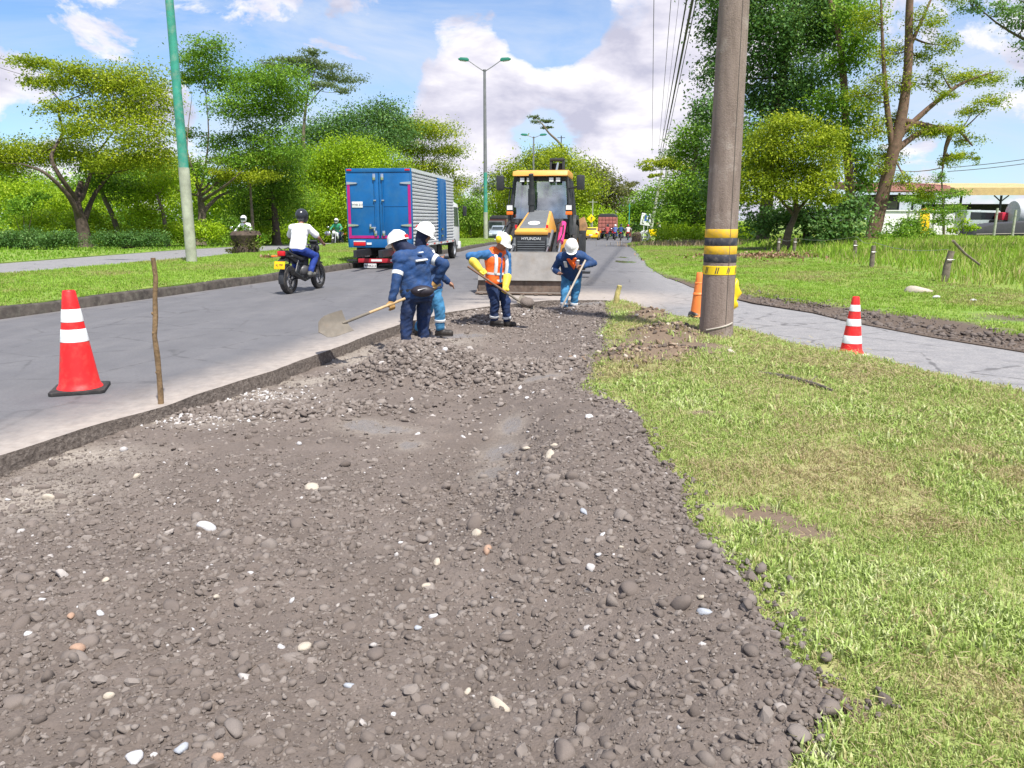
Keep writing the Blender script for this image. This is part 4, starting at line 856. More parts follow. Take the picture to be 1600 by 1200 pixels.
# ---- woods and scrub that read as one mass
def mass(name, label, blobs, leaf, size, zf, cover=1.1, flat=.7, kind="stuff", cat="woodland", trunks=0):
    P = []
    for px_, py_, rx, ry, D in blobs:
        s = D / F_PX; P.append((W(px_, py_, D), (rx * s, rx * s * .9, ry * s)))
    o = crown_mesh(name, P, LM[leaf], size, flat, cover, None, (0, 0, 0)); tag(o, label, cat, kind=kind); return o
r3 = random.Random(5)
def DL(px): return float(np.interp(px, [-60, 300, 415, 500, 593, 700, 800], [48, 48, 55, 66, 82, 108, 125]))
bl = [(x + r3.uniform(-14, 14), (300 + 26 * math.sin(x * .021) + r3.uniform(-16, 16)), r3.uniform(40, 60), r3.uniform(24, 36), DL(x) + r3.uniform(16, 44)) for x in range(-60, 720, 34)]
bl += [(x + r3.uniform(-14, 14), 345 + r3.uniform(-10, 10), r3.uniform(36, 50), r3.uniform(16, 24), DL(x) + r3.uniform(10, 34)) for x in range(-60, 800, 34)]
mass("woodland", "green wood filling the background behind the left-hand trees", bl, "green", .42, zl, .95)
bl = [(x + r3.uniform(-10, 10), 352 + r3.uniform(-8, 8), r3.uniform(22, 34), r3.uniform(12, 18), r3.uniform(135, 160)) for x in range(780, 1130, 22)] + [(x, 338, 30, 16, 150) for x in range(1000, 1130, 26)]
mass("woodland", "green wood closing the view at the end of the road", bl, "dark", .55, zl, 1.0)
bl = [(x + r3.uniform(-12, 12), 366 + r3.uniform(-8, 8), r3.uniform(20, 34), r3.uniform(10, 15), DL(x) + r3.uniform(0, 6)) for x in range(-60, 800, 24)]
bl += [(90, 318, 45, 16, 54), (30, 300, 50, 20, 56), (140, 340, 30, 12, 50), (60, 345, 40, 14, 50)]
mass("undergrowth", "bright green scrub growing under the left-hand trees", bl, "bright", .22, zl, 1.2, cat="undergrowth")
bl = [(x + r3.uniform(-8, 8), 364 + r3.uniform(-4, 6), r3.uniform(20, 30), r3.uniform(10, 14), r3.uniform(54, 62)) for x in range(1040, 1190, 16)]
bl2 = [(x + r3.uniform(-12, 12), 318 + r3.uniform(-18, 14), r3.uniform(30, 46), r3.uniform(14, 22), DL(x) + r3.uniform(8, 16)) for x in range(-60, 470, 42)]
mass("woodland", "bright green foliage added in front to brighten the left-hand wood", bl2, "bright", .30, zl, 1.0)  # foliage mass in a lighter leaf colour, added to brighten the canopy
mass("undergrowth", "green scrub behind the verge left of the concrete pole", bl, "bright", .26, zr, 1.1, cat="undergrowth")
def bush(name, label, blobs, leaf, size, base, zf, cat="bush", stem=True, cover=1.2, group=None):
    D = blobs[0][4]; b0 = W(base[0], base[1], D); b0.z = float(zf(np.array([b0.x]), np.array([b0.y]))[0])
    t = thing(name, label, cat, b0, group=group); P = []; mb = MB()
    for px_, py_, rx, ry, D_ in blobs:
        s = D_ / F_PX; c = W(px_, py_, D_); P.append((c, (rx * s, rx * s * .9, ry * s))); mb.tube(bez((0, 0, -.05), c - b0, (0, 0, .1)), [.03, .026, .022, .018, .014, .01], 6)
    mb.build("stem", bark_dark, t); crown_mesh("foliage", P, LM[leaf], size, .7, cover, t, b0); return t
bush("hedge", "low dark clipped hedge left of the umbrella tree's trunk", [(x, 374 + r3.uniform(-3, 3), 17, 12, 42 - (x + 60) * .004) for x in range(-60, 120, 13)], "dark", .13, (30, 392), zl, "hedge")
bush("hedge", "low dark clipped hedge right of the umbrella tree's trunk", [(x, 374 + r3.uniform(-3, 3), 16, 11, 43) for x in range(158, 250, 13)], "dark", .13, (200, 392), zl, "hedge")
bush("bush", "rounded leafy bush at the foot of the leaning giant trunk", [(1400, 364, 30, 14, 39), (1425, 352, 24, 14, 40), (1385, 376, 26, 10, 38), (1440, 366, 24, 10, 40), (1345, 380, 22, 9, 38)], "green", .17, (1400, 380), zr)
bush("bush", "small dark bush beside the posts under the dome tree", [(1276, 382, 13, 10, 37), (1268, 374, 10, 9, 37)], "dark", .16, (1276, 394), zr)
bush("banana_plant", "small bright broad-leaved plant in front of the dark tarpaulin", [(1504, 350, 12, 13, 47), (1490, 358, 12, 5, 47), (1520, 355, 12, 5, 47)], "bright", .22, (1504, 364), zr, "plant", cover=.8)
bush("papaya_plant", "slim green plant with spread leaves standing behind the hedge", [(35, 318, 28, 9, 45), (55, 306, 22, 7, 45), (20, 330, 18, 8, 45)], "green", .22, (40, 385), zl, "plant", cover=.8)
# ================================================================ STREET FURNITURE AND SMALL THINGS
_t = NT("pole_concrete"); _st = _t.noise(3.0, 6, .65, stretch=(4, 4, .6)); _c = _t.ramp(_st, [(.28, (.165, .125, .107)), (.5, (.228, .175, .152)), (.74, (.29, .23, .202))]); _c = _t.mix(_t.ramp(_t.noise(24, 5, .7), [(.55, 0.0), (.72, .7)]), _c, (.12, .09, .075)); _c = _t.mix(_t.ramp(_t.noise(2.2, 6, .7), [(.56, 0.0), (.66, .6)]), _c, (.36, .31, .28))
concrete = _t.pbr(_c, .93, 0, _t.bump(_t.math("ADD", _st, _t.noise(60, 4, .7)), .6, .02)); MATS["pole_concrete"] = concrete
yellow_paint = pm("yellow_paint", (.72, .43, .02), .7, var=.12, scale=9, dirt=(.40, .27, .12), dirt_amt=.9)
black_paint = pm("black_paint", (.032, .033, .048), .75, var=.2, scale=9, dirt=(.17, .15, .14), dirt_amt=.8)
tape_yellow = pm("tape_yellow", (.85, .60, .01), .45, var=.05)
rubber = pm("rubber", (.022, .021, .021), .75, var=.3, scale=12, dirt=(.12, .10, .085), dirt_amt=.45)
steel = pm("galvanised_steel", (.45, .46, .48), .45, .8, var=.15, scale=14)
dark_metal = pm("dark_metal", (.035, .037, .042), .5, .3, var=.2, scale=10)
wood_grey = pm("weathered_wood", (.17, .14, .11), .95, var=.35, scale=9, bump=.7, bscale=30)
red_plastic = pm("cone_red", (.84, .014, .016), .5, var=.06, scale=7, dirt=(.45, .07, .05), dirt_amt=.7)
orange_plastic = pm("cone_orange", (.86, .22, .045), .55, var=.08, scale=7, dirt=(.6, .2, .08), dirt_amt=.4)
reflective = pm("reflective_white", (.70, .72, .73), .35, var=.06, scale=20, dirt=(.42, .40, .38), dirt_amt=.55)
white_paint = pm("white_paint", (.74, .74, .73), .55, var=.05, scale=6, dirt=(.45, .43, .40), dirt_amt=.25)
green_paint = pm("green_paint", (.035, .27, .20), .55, var=.25, scale=3, dirt=(.28, .33, .26), dirt_amt=.55)
lamp_green = pm("lamp_green", (.02, .20, .14), .5, var=.1)
lamp_grey = pm("lamp_pole_grey", (.20, .205, .215), .55, .3, var=.15, scale=2)
lamp_low = pm("lamp_pole_low", (.36, .38, .30), .8, var=.25, scale=3, dirt=(.20, .2, .14), dirt_amt=.5)

# ---- concrete utility pole with warning bands
b0 = G(1118, 527, .05); PD = b0.y; up = thing("utility_pole", "big concrete utility pole with yellow and black warning bands on the grass island", "utility pole", b0)
def prad(z): return .218 - .0085 * z
mb = MB(); zz = [-.1, 0, .3, .6, 1.0, 1.5, 2, 3, 4, 6, 8, 10, 12]
mb.lathe([(prad(max(z, 0)) * (1.04 if z < .1 else 1), z) for z in zz], 32); shaft = mb.build("shaft", concrete, up, smooth=40)
def band(z0, z1, m, pr=.003): return MB().lathe([(prad(z0), z0), (prad(z0) + pr, z0 + .004), (prad(z1) + pr, z1 - .004), (prad(z1), z1)], 32, caps=False).build("band", m, up, smooth=40)
def pz(py): return W(1118, py, PD - .2).z - b0.z
e_ = [pz(q) for q in (430, 416, 412, 398, 385, 372, 358)]
band(e_[3], e_[2], black_paint) if False else None
for (q0, q1, m) in ((411, 398, black_paint), (398, 384.5, yellow_paint), (384.5, 372, black_paint), (372, 358, yellow_paint)):
    band(pz(q0) + .001, pz(q1) - .001, m)
tp = band(pz(430), pz(416), tape_yellow, .005); tz0, tz1 = pz(428), pz(418)
for k in range(9):        # printed dashes on the warning tape
    a = 2 * math.pi * k / 9
    for j in (0, 1):
        mb = MB(); a0 = a + j * .12; v = []
        for (da, z) in ((0, tz0), (.06, tz0), (.15, tz1), (.09, tz1)): rr_ = prad(z) + .0065; v.append((rr_ * math.cos(a0 + da), rr_ * math.sin(a0 + da), z))
        mb.add(v, [(0, 1, 2, 3)]); mb.build("tape_dash", black_paint, tp, smooth=0)
cm = pm("crack_line", (.10, .085, .075), .8)
for i in range(1): MB().tube([(prad(z) * math.cos(-1.25) * 1.005, prad(z) * math.sin(-1.25) * 1.005, z) for z in zz[1:]], .0045, 6).build("crack_line", cm, up)  # thin dark tube added to draw the crack up the shaft
for zc in (9.6, 10.9): MB().box((.0, -.02, zc), (1.9, .10, .10)).build("crossarm", concrete, up, bevel=.01)
for zc in (9.6, 10.9):
    for xx in (-.85, -.5, .5, .85): MB().lathe([(.02, .05), (.05, .07), (.035, .1), (.05, .13), (.03, .17)], 10, (xx, -.02, zc)).build("insulator", pm("porcelain", (.35, .2, .13), .25), up)
rope = pm("pale_rope", (.42, .38, .33), .9)
MB().tube([(prad(.2) * 1.03 * math.cos(a), prad(.2) * 1.03 * math.sin(a), .12 + .10 * (a + 2.4) / 1.8) for a in np.linspace(-2.4, -.7, 10)], .012, 6).build("rope", rope, up)

# ---- traffic cones
def cone(name, label, loc, h, r0, r1, stripes, body, base_w, rotz, basemat=rubber, base_h=.035, tilt=None):
    t = thing(name, label, "traffic cone", loc, rotz, "traffic cones around the works")
    if base_w: MB().prism([(-base_w / 2 + .03, -base_w / 2), (base_w / 2 - .03, -base_w / 2), (base_w / 2, -base_w / 2 + .03), (base_w / 2, base_w / 2 - .03), (base_w / 2 - .03, base_w / 2), (-base_w / 2 + .03, base_w / 2), (-base_w / 2, base_w / 2 - .03), (-base_w / 2, -base_w / 2 + .03)], .002, base_h, "z").build("base", basemat, t, bevel=.006)
    def rr(z): return r0 + (r1 - r0) * (z - base_h) / (h - base_h)
    prof = [(r0 + .018, base_h), (r0 + .014, base_h + .012), (r0, base_h + .03)] + [(rr(z), z) for z in np.linspace(base_h + .06, h - .012, 8)] + [(rr(h) * .9, h), (rr(h) * .62, h), (rr(h) * .6, h - .05)]
    MB().lathe(prof, 28).build("body", body, t, smooth=50)
    for z0, z1 in stripes: MB().lathe([(rr(z0 * h), z0 * h), (rr(z0 * h) + .0025, z0 * h + .002), (rr(z1 * h) + .0025, z1 * h - .002), (rr(z1 * h), z1 * h)], 28, caps=False).build("reflective_band", reflective, t, smooth=50)
    return t
c1 = G(126, 610); sc = (c1 - Vector((0, 0, CAM_H))).length / F_PX
cone("traffic_cone", "tall red cone with two white bands and black base on the asphalt", c1, 136 * sc, .215 * .84, .055, [(.50, .625), (.695, .82)], red_plastic, .47, R(20))
c2 = G(1336, 556, .0); c2.y += .12
cone("traffic_cone", "red and white striped cone at the edge of the slip road", c2, .70, .128, .040, [(.20, .335), (.50, .62), (.75, .86)], red_plastic, .32, R(8), white_paint, .02)
c3 = G(1090, 497, .03); t3 = cone("traffic_cone", "plain orange cone half hidden behind the concrete pole", c3, .74, .125, .05, [], orange_plastic, .0, R(12))
MB().lathe([(.0, .0), (.066, .005), (.076, .02), (.06, .04), (.05, .045)], 20, (0, 0, .55)).build("collar", orange_plastic, t3, smooth=50); MB().lathe([(.09, 0), (.098, .01), (.085, .04), (.075, .05)], 20, (0, 0, .38)).build("collar", orange_plastic, t3, smooth=50)
bag = MB(); bag.sphere((0, 0, .06), (.17, .13, .075), 14, 9); bb = bag.build("base", pm("black_bag", (.012, .012, .013), .35), t3)
for vtx in bb.data.vertices: vtx.co += Vector((fbm(np.array([vtx.co.x]), np.array([vtx.co.y + vtx.co.z]), 18, 3, 3)[0], 0, fbm(np.array([vtx.co.x + 3]), np.array([vtx.co.z]), 18, 3, 5)[0])) * .05
yb = thing("plastic_bag", "crumpled yellow plastic bag hanging behind the concrete pole", "bag", G(1150, 508, .05) + Vector((0, .25, .42)))
mb = MB(); mb.sphere((0, 0, 0), (.10, .08, .25), 16, 14); yo = mb.build("bag_body", pm("yellow_bag", (.80, .55, .01), .4, bump=.3, bscale=20), yb)
for vtx in yo.data.vertices:
    q = vtx.co; k = .5 + .5 * math.sin(q.z * 16 + q.y * 20); vtx.co = Vector((q.x * (.75 + .5 * k) + .02 * math.sin(q.z * 34), q.y * (.8 + .4 * k), q.z + .02 * math.sin(q.x * 50)))
MB().tube([(0, 0, .27), (-.03, -.05, .34), (-.08, -.14, .38)], .012, 6).build("tie", tape_yellow, yb)

# ---- stakes, branch and other small things
def stake(label, px, py, toppx, toppy, dz, rad, mat, mat2=None):
    b = G(px, py, dz); t = thing("wooden_stake", label, "stake", b); D = b.y
    pts = []
    for i in range(9):
        s = i / 8; p = W(px + (toppx - px) * s, py + (toppy - py) * s, D) - b; pts.append(p + Vector((.010 * math.sin(i * 1.1) + .005 * math.sin(i * 2.9), .008 * math.sin(i * 1.3), 0)) * (.024 / max(rad, .024)) * (1 if 0 < i < 8 else .3))
    pts[0].z = -.15; mb = MB().tube(pts, [rad * (1.05 - .25 * i / 8 + .08 * math.sin(i * 2.7)) for i in range(9)], 9); mb.build("shaft", mat, t, smooth=60)
    if rad < .05:
        for i in (2, 4, 5, 7): MB().sphere(pts[i] + Vector((rad * .8 * math.cos(i * 2), -rad * .6, .03)), (rad * .45, rad * .45, rad * .6), 7, 5).build("knot", mat, t)
    else: MB().box(pts[8] + Vector((0, 0, -.03)), (rad * 1.1, rad * 1.4, .05), (.3, .2, 0)).build("split_top", mat, t)
    return t
stake("crooked brown wooden stake planted at the asphalt edge beside the tall cone", 250, 648, 239, 403, -.10, .024, pm("stake_bark", (.19, .125, .065), .95, var=.4, scale=20, bump=.8, bscale=40))
s2 = stake("short yellowish post leaning at the far corner of the dug lane", 961, 477, 968, 446, .02, .055, pm("stake_yellow", (.42, .36, .14), .9, var=.3, scale=14, bump=.5))
br = G(1180, 583, .06); bt = thing("fallen_branch", "dark curved stick lying on the trampled grass", "stick", br)
bp = [G(q, r_, .07) - br for q, r_ in ((1180, 583), (1205, 587), (1232, 591), (1262, 599), (1285, 606), (1300, 612))]
MB().tube([p + Vector((0, 0, .012)) for p in bp], [.012, .02, .024, .022, .018, .012], 8).build("stick_body", pm("wet_bark", (.10, .085, .07), .9, var=.3, bump=.6), bt); MB().tube([bp[3], bp[3] + Vector((.1, .05, .06))], [.009, .004], 6).build("twig", wood_grey, bt)
tw = G(1510, 965, .05); tt_ = thing("twig", "thin pale curved twig lying in the grass near the right edge", "twig", tw)
bp = [G(q, r_, .055) - tw + Vector((0, 0, .006)) for q, r_ in ((1510, 965), (1518, 980), (1545, 1000), (1580, 1012), (1610, 1022))]; MB().tube(bp, [.005, .006, .006, .005, .003], 6).build("twig_body", pm("dry_twig", (.38, .31, .18), .9), tt_); MB().tube([bp[2], bp[2] + Vector((.03, .04, .02))], [.004, .002], 5).build("shoot", pm("dry_twig", (.38, .31, .18)), tt_)
# spoil on the island: clods and stones
clod_cols = [plain_stone("clod_dark", (.10, .075, .058)), plain_stone("clod_brown", (.22, .15, .10)), plain_stone("stone_cream", (.5, .44, .36)), plain_stone("clod_tan", (.33, .25, .18))]
for hx, hy, a, sx, sy in mounds:
    for _ in range(int(230 * sx * sy / .25)):
        x_, y_ = random.gauss(hx, sx * .62), random.gauss(hy, sy * .62); stone_obj(x_, y_, random.choice((.010, .014, .018, .024, .036)) * random.uniform(.7, 1.2), random.choices(clod_cols, (6, 6, 1, 2))[0], island, zf=island_z, sink=.3)
def rock(label, px, py, r, mat, zf, dz=0, sc=(1, .8, .5)):
    g = G(px, py, dz) if zf is None else GR(px, py); i = random.randrange(len(lib2)); me = lib2[i][2].copy(); me.materials.append(mat)
    o = bpy.data.objects.new("rock", me); COL.objects.link(o); o.location = (g.x, g.y, g.z + r * .2); o.scale = (r * sc[0], r * sc[1], r * sc[2] * 1.5); o.rotation_euler = (0, 0, random.uniform(0, 3)); return tag(o, label, "rock")
rock("large pale flat rock on the verge right of the striped cone", 1434, 457, .23, pale_cols[1], zr); rock("small white rock beside the large pale rock", 1463, 466, .08, pale_cols[0], zr); rock("small white rock on the verge farther right", 1521, 471, .08, pale_cols[0], zr)
# broken soil along the slip road
sv = []; 
for _ in range(2600):
    i = random.randrange(0, 6); a, b_ = Vector(verge_line[i]), Vector(verge_line[i + 1]); p = a.lerp(b_, random.random()); off = abs(random.gauss(0, .32 if random.random() < .8 else .8)) + .05
    t_ = (b_ - a).normalized(); p = p + Vector((t_.y, -t_.x)) * off; sv.append((p.x, p.y))
sv = np.array(sv); r_ = np.clip(np.exp(rng.normal(np.log(.019), .6, len(sv))), .007, .10); vv, ff, tt2 = scatter(small_lib, sv[:, 0], sv[:, 1], zr(sv[:, 0], sv[:, 1]) - r_ * .2, r_, rng.uniform(0, .15, len(sv)))
so_ = np_mesh("soil_clods", vv, ff, stone_mat, smooth=True, attrs={"tint": tt2}); tag(so_, "dark broken soil clods along the far edge of the slip road", "soil", kind="stuff")
for (px_, py_, n, rr_) in ((1190, 388, 160, 1.0), (1235, 402, 200, 1.1)):
    pass
dl = GR(1225, 402); n = 1400; lx = rng.normal(dl.x - .6, 1.5, n); ly = rng.normal(dl.y + 1.2, 1.7, n); lh = rng.uniform(.05, .16, n)
dead = blades("dead_leaves", lx, ly, zr(lx, ly), lh, rng.uniform(.05, .12, n), rng.uniform(0, 1, n), leaf_mat("dead_leaf", [(0, (.13, .06, .035)), (.6, (.24, .13, .075)), (1, (.42, .30, .2))], .1), .8); tag(dead, "brown heap of dead leaves under the dome tree", "leaves", kind="stuff")
dl = GR(1085, 384); n = 2200; lx = rng.normal(dl.x, 1.7, n); ly = rng.normal(dl.y, 1.6, n)
dry = blades("dry_weeds", lx, ly, zr(lx, ly), rng.uniform(.15, .55, n), rng.uniform(.02, .05, n), rng.uniform(0, 1, n), leaf_mat("dry_weed", [(0, (.20, .13, .09)), (1, (.38, .29, .20))], .2), .5); tag(dry, "pinkish-brown dry weeds left of the concrete pole", "weeds", kind="stuff")

# ---- the planted stump on the median
pt = G(385, 396, .22); st = thing("planted_stump", "dark mossy stump overgrown with plants on the median", "stump", pt)
mb = MB(); n = 14
mb.lathe([(.52, -.05), (.50, .15), (.42, .35), (.50, .55), (.60, .75), (.5, .9), (.2, .95)], n); so2 = mb.build("stump_body", pm("stump_bark", (.07, .05, .038), .95, var=.5, scale=8, bump=1, bscale=25), st)
for vtx in so2.data.vertices: q = vtx.co; k = 1 + .5 * fbm(np.array([math.atan2(q.y, q.x) * 2]), np.array([q.z * 4]), 1.5, 3, 4)[0] * 1.6; q.x *= k; q.y *= k
P = [(Vector((.0, 0, .9)), (.45, .45, .25)), (Vector((-.45, -.1, .7)), (.35, .35, .35)), (Vector((.45, 0, .6)), (.3, .35, .35)), (Vector((-.2, -.3, 1.2)), (.25, .25, .3)), (Vector((.1, -.45, .35)), (.35, .2, .3)), (Vector((-.35, -.4, .25)), (.3, .25, .25))]
crown_mesh("foliage", P[:4], LM["green"], .13, .7, .9, st, (0, 0, 0)); crown_mesh("dead_foliage", P[4:] + [(Vector((.3, -.2, .5)), (.3, .3, .3))], LM["brown"], .13, .7, .8, st, (0, 0, 0))
dlv = G(418, 404, .22); dd_ = blades("dead_leaves", rng.normal(dlv.x, .15, 60), rng.normal(dlv.y, .12, 60), np.full(60, dlv.z + .02), rng.uniform(.08, .2, 60), rng.uniform(.04, .09, 60), rng.uniform(.4, 1, 60), MATS["dead_leaf"], .7); tag(dd_, "small orange-brown clump of dead leaves on the median beside the stump", "leaves", kind="stuff")

# ---- street lamps
def lamp(name, label, base, h, r0, r1, green_to, heads=True, group=None, armlen=1.9, rise=1.3):
    t = thing(name, label, "street lamp", base, group=group)
    MB().lathe([(r0 * 1.02, -.1), (r0, green_to[0])], 16).build("lower_pole", lamp_low, t)
    ra = r0 + (r1 - r0) * green_to[0] / h; rb = r0 + (r1 - r0) * green_to[1] / h
    MB().lathe([(ra, green_to[0]), (rb, green_to[1])], 16).build("painted_pole", green_paint, t)
    MB().lathe([(rb, green_to[1]), (r1, h), (r1 * 1.3, h + .01), (r1 * 1.3, h + .12), (.01, h + .14)], 16).build("upper_pole", lamp_grey if h > 12 else green_paint, t)
    if heads:
        for s in (-1, 1):
            a = MB().tube([(0, 0, h - .05), (s * armlen * .5, 0, h + rise * .45), (s * armlen, 0, h + rise)], [.045, .04, .035], 8).build("arm", lamp_grey, t)
            hd = MB(); hd.prism([(s * (armlen - .1), h + rise - .12), (s * (armlen + .75), h + rise - .02), (s * (armlen + .85), h + rise + .08), (s * (armlen + .6), h + rise + .2), (s * (armlen), h + rise + .17), (s * (armlen - .15), h + rise + .05)], -.16, .16, "y"); head = hd.build("lamp_head", lamp_green, t, bevel=.03)
            MB().box((s * (armlen + .38), 0, h + rise - .09), (.6, .22, .05), (0, -s * .12, 0)).build("lens", pm("lamp_lens", (.5, .52, .5), .2), head)
    return t
l1 = G(300, 412, .2); L1 = lamp("street_lamp", "green-painted lamp pole with bare concrete foot on the near median", l1, 11.5, .165, .10, (3.0, 11.4))
l2 = W(759, 372, 74); l2.z = zs(74) + .15; h2 = W(759, 111, 74).z - l2.z
lamp("street_lamp", "tall grey double-armed lamp post standing on the median beyond the box truck", l2, h2, .20, .12, (2.6, 6.2), armlen=1.55, rise=.95)
l3 = W(833, 375, 112); l3.z = zs(112); lamp("street_lamp", "distant double-armed lamp post above the trees behind the backhoe", l3, W(833, 215, 112).z - l3.z, .18, .10, (3, 5), armlen=1.0, rise=.35)
def far_post(name, label, px, topy, D, r, mat, lean=0, zf=None, cat="pole"):
    b = W(px, 372, D); b.z = zs(D) - .1 if zf is None else float(zf(np.array([b.x]), np.array([b.y]))[0]) - .1; tz = W(px, topy, D).z - b.z
    t = thing(name, label, cat, b); MB().tube([(0, 0, 0), (lean * .5, 0, tz * .5), (lean, 0, tz)], [r, r * .8, r * .62], 12).build("shaft", mat, t)
    MB().box((lean, 0, tz - .3), (1.2 if tz > 5 else .3, .08, .08)).build("crossarm", mat, t); return t
far_post("utility_pole", "left of the two distant grey poles leaning right, behind the road sign", 1014, 238, 92, .20, lamp_low, 1.5)
far_post("utility_pole", "right of the two distant grey poles, nearer the roadside tree", 1028, 232, 84, .22, lamp_low, .9)
far_post("slim_pole", "slim pale pole rising beside the yellow warning sign", 925, 312, 104, .10, lamp_low)
far_post("slim_pole", "slim pole sticking up above the trees behind the backhoe boom", 875, 212, 125, .12, dark_metal)
far_post("slim_pole", "slim green pole right of the red stake truck", 982, 318, 100, .09, green_paint)

# ---- road signs far down the road
sg = W(923, 372, 98); sg.z = zs(98); s_ = thing("warning_sign", "small yellow diamond warning sign left of the red stake truck", "road sign", sg); MB().cyl((0, 0, 0), (0, 0, 2.2), .05).build("post", lamp_grey, s_)
MB().box((0, -.06, 2.55), (.78, .03, .78), (0, R(45), 0)).build("plate", pm("sign_yellow", (.85, .62, .0), .4), s_, bevel=.008); MB().box((0, -.08, 2.55), (.1, .01, .45)).box((.1, -.08, 2.65), (.25, .01, .09)).build("symbol", black_paint, s_)
sg = W(1008, 374, 78); sg.z = zs(78); s_ = thing("road_sign", "tilted white road sign with blue symbol on the right verge", "road sign", sg)
for xx in (-.18, .22): MB().cyl((xx, 0, 0), (xx, 0, 1.6), .035).build("post", white_paint, s_)
pl = MB().box((0, -.06, 2.15), (1.0, .04, 1.15), (0, R(9), 0)).build("plate", white_paint, s_, bevel=.01); MB().box((.12, -.09, 2.3), (.5, .02, .62), (0, R(9), 0)).build("symbol", pm("sign_blue", (.03, .10, .42), .4), pl); MB().box((.16, -.105, 2.3), (.16, .01, .3), (0, R(9), 0)).build("symbol_mark", white_paint, pl)
# ---- painted tyre, stump, street stand and barrier on the far right verge
def on_r(px, D): b = W(px, 372, D); b.z = float(zr(np.array([b.x]), np.array([b.y]))[0]); return b
b = on_r(1007, 70); b.z -= .05; tyre = thing("painted_tyre", "white-painted tyre standing upright at the roadside below the road sign", "tyre", b)
MB().lathe([(.28, -.12), (.45, -.14), (.52, -.08), (.52, .08), (.45, .14), (.28, .12)], 24, (0, 0, .52), "y", caps=False).build("ring", white_paint, tyre, smooth=60); MB().lathe([(.26, -.05), (.28, -.05), (.28, .05), (.26, .05)], 24, (0, 0, .52), "y", caps=False).build("rim", rubber, tyre)
b = on_r(995, 66); bt = thing("tree_stump", "dark brown stump at the road edge left of the painted tyre", "stump", b); MB().lathe([(.5, -.1), (.42, .3), (.36, .7), (.2, .85), (.02, .88)], 12).build("stump_body", pm("stump_bark", (.07, .05, .038)), bt); crown_mesh("foliage", [(Vector((0, 0, .6)), (.4, .4, .35))], LM["brown"], .16, .7, .6, bt, (0, 0, 0))
b = on_r(1036, 70); kt = thing("vendor_stand", "small roadside stand with red canopy and dark counter below the leaning poles", "stand", b)
for xx in (-.5, .5):
    for yy in (-.3, .3): MB().cyl((xx, yy, 0), (xx, yy, 1.5), .03).build("leg", dark_metal, kt)
MB().box((0, 0, 1.58), (1.35, .9, .07)).build("canopy", pm("canopy_red", (.45, .10, .08), .7), kt, bevel=.01); MB().box((0, -.1, .75), (1.1, .6, .5)).build("counter", pm("dark_red_panel", (.09, .035, .03), .7), kt, bevel=.01); MB().lathe([(.0, -.03), (.36, -.03), (.38, 0), (.36, .03), (.0, .03)], 18, (.35, -.45, .42), "y").build("painted_disc", white_paint, kt)
b = on_r(1020, 72); yt = thing("warning_board", "small yellow board on legs beside the painted tyre", "sign", b)
for xx in (-.25, .25): MB().cyl((xx, 0, 0), (xx, 0, .6), .03).build("leg", dark_metal, yt)
MB().box((0, 0, .78), (.75, .04, .6)).build("board", pm("sign_yellow", (.85, .62, 0)), yt, bevel=.01)

# ---- overhead cables
cable_m = pm("cable_black", (.03, .03, .034), .6)
def cable(label, p0, p1, r, sag=.6):
    p0, p1 = Vector(p0), Vector(p1); pts = [p0.lerp(p1, i / 18) - Vector((0, 0, sag * 4 * (i / 18) * (1 - i / 18))) for i in range(19)]
    o = MB().tube(pts, r, 6).build("overhead_cable", cable_m); return tag(o, label, "cable", "cables strung along the right-hand poles")
def ctop(px, D, z): p = W(px, 372, D); return Vector((p.x, D, z))
far = W(1033, 245, 88)
for lab, px0, r, fx in (("thickest of the black cables bundled beside the concrete pole", 1088, .030, 0), ("thinner black cable just left of the thickest cable", 1078, .017, -.18), ("thin black cable just right of the thickest cable", 1094, .012, .2)):
    cable(lab, W(px0, -30, 16), far + Vector((fx, 0, -fx)), r, .12)
cable("thin wire hanging leftmost of the overhead wires", W(1022, -20, 30), W(1019, 240, 86), .013, .2); cable("thin wire second from the left of the overhead wires", W(1050, -20, 30), W(1029, 238, 86), .012, .2); cable("faint wire third from the left of the overhead wires", W(1062, -10, 34), W(1032, 240, 88), .008, .2)
cable("upper thin wire over the workshop roofs at the far right", W(1480, 262, 70), W(1640, 243, 66), .03, .1); cable("lower thin wire over the workshop roofs at the far right", W(1480, 268, 70), W(1640, 250, 66), .03, .1)
cable("thin wire crossing the sky at the far left", W(-30, 78, 60), W(110, 125, 62), .025, .2); cable("lower thin wire crossing the sky at the far left", W(-30, 95, 60), W(110, 132, 62), .02, .2)

# ---- fences
def fence_post(label, px, py, top, mat=wood_grey, r=.06, lean=0, group="old posts along the right-hand fence"):
    b = GR(px, py); hh = W(px, top, b.y).z - b.z; t = thing("fence_post", label, "fence post", b, group=group)
    MB().tube([(0, 0, -.2), (lean * .3, .02, hh * .5), (lean, 0, hh)], [r * 1.1, r, r * .85], 8).build("shaft", mat, t, smooth=60)
    MB().tube([(lean * .7 - r, -r * .8, hh * .72), (lean * .7, -r * 1.15, hh * .72), (lean * .7 + r, -r * .8, hh * .72)], .008, 5).build("wire_staple", steel, t); return t
fp = [("weathered post with a broken brace nearest the right edge", 1476, 440, 392, .085, .08), ("grey post in the tall grass, second from the right edge", 1362, 418, 384, .075, 0), ("thin post in the tall grass left of the bush", 1336, 402, 376, .075, -.05),
      ("short dark post beside the dome tree's trunk", 1216, 394, 372, .07, 0), ("dark post right of the dome tree's trunk", 1241, 394, 372, .075, 0)]
posts = [fence_post(l, a, b_, c, wood_grey, r_, le) for l, a, b_, c, r_, le in fp]
bp0 = posts[0].location; MB().tube([(.08, 0, .95), (.45, .1, .65), (.9, .2, .38)], [.03, .03, .025], 7).build("brace", wood_grey, posts[0])
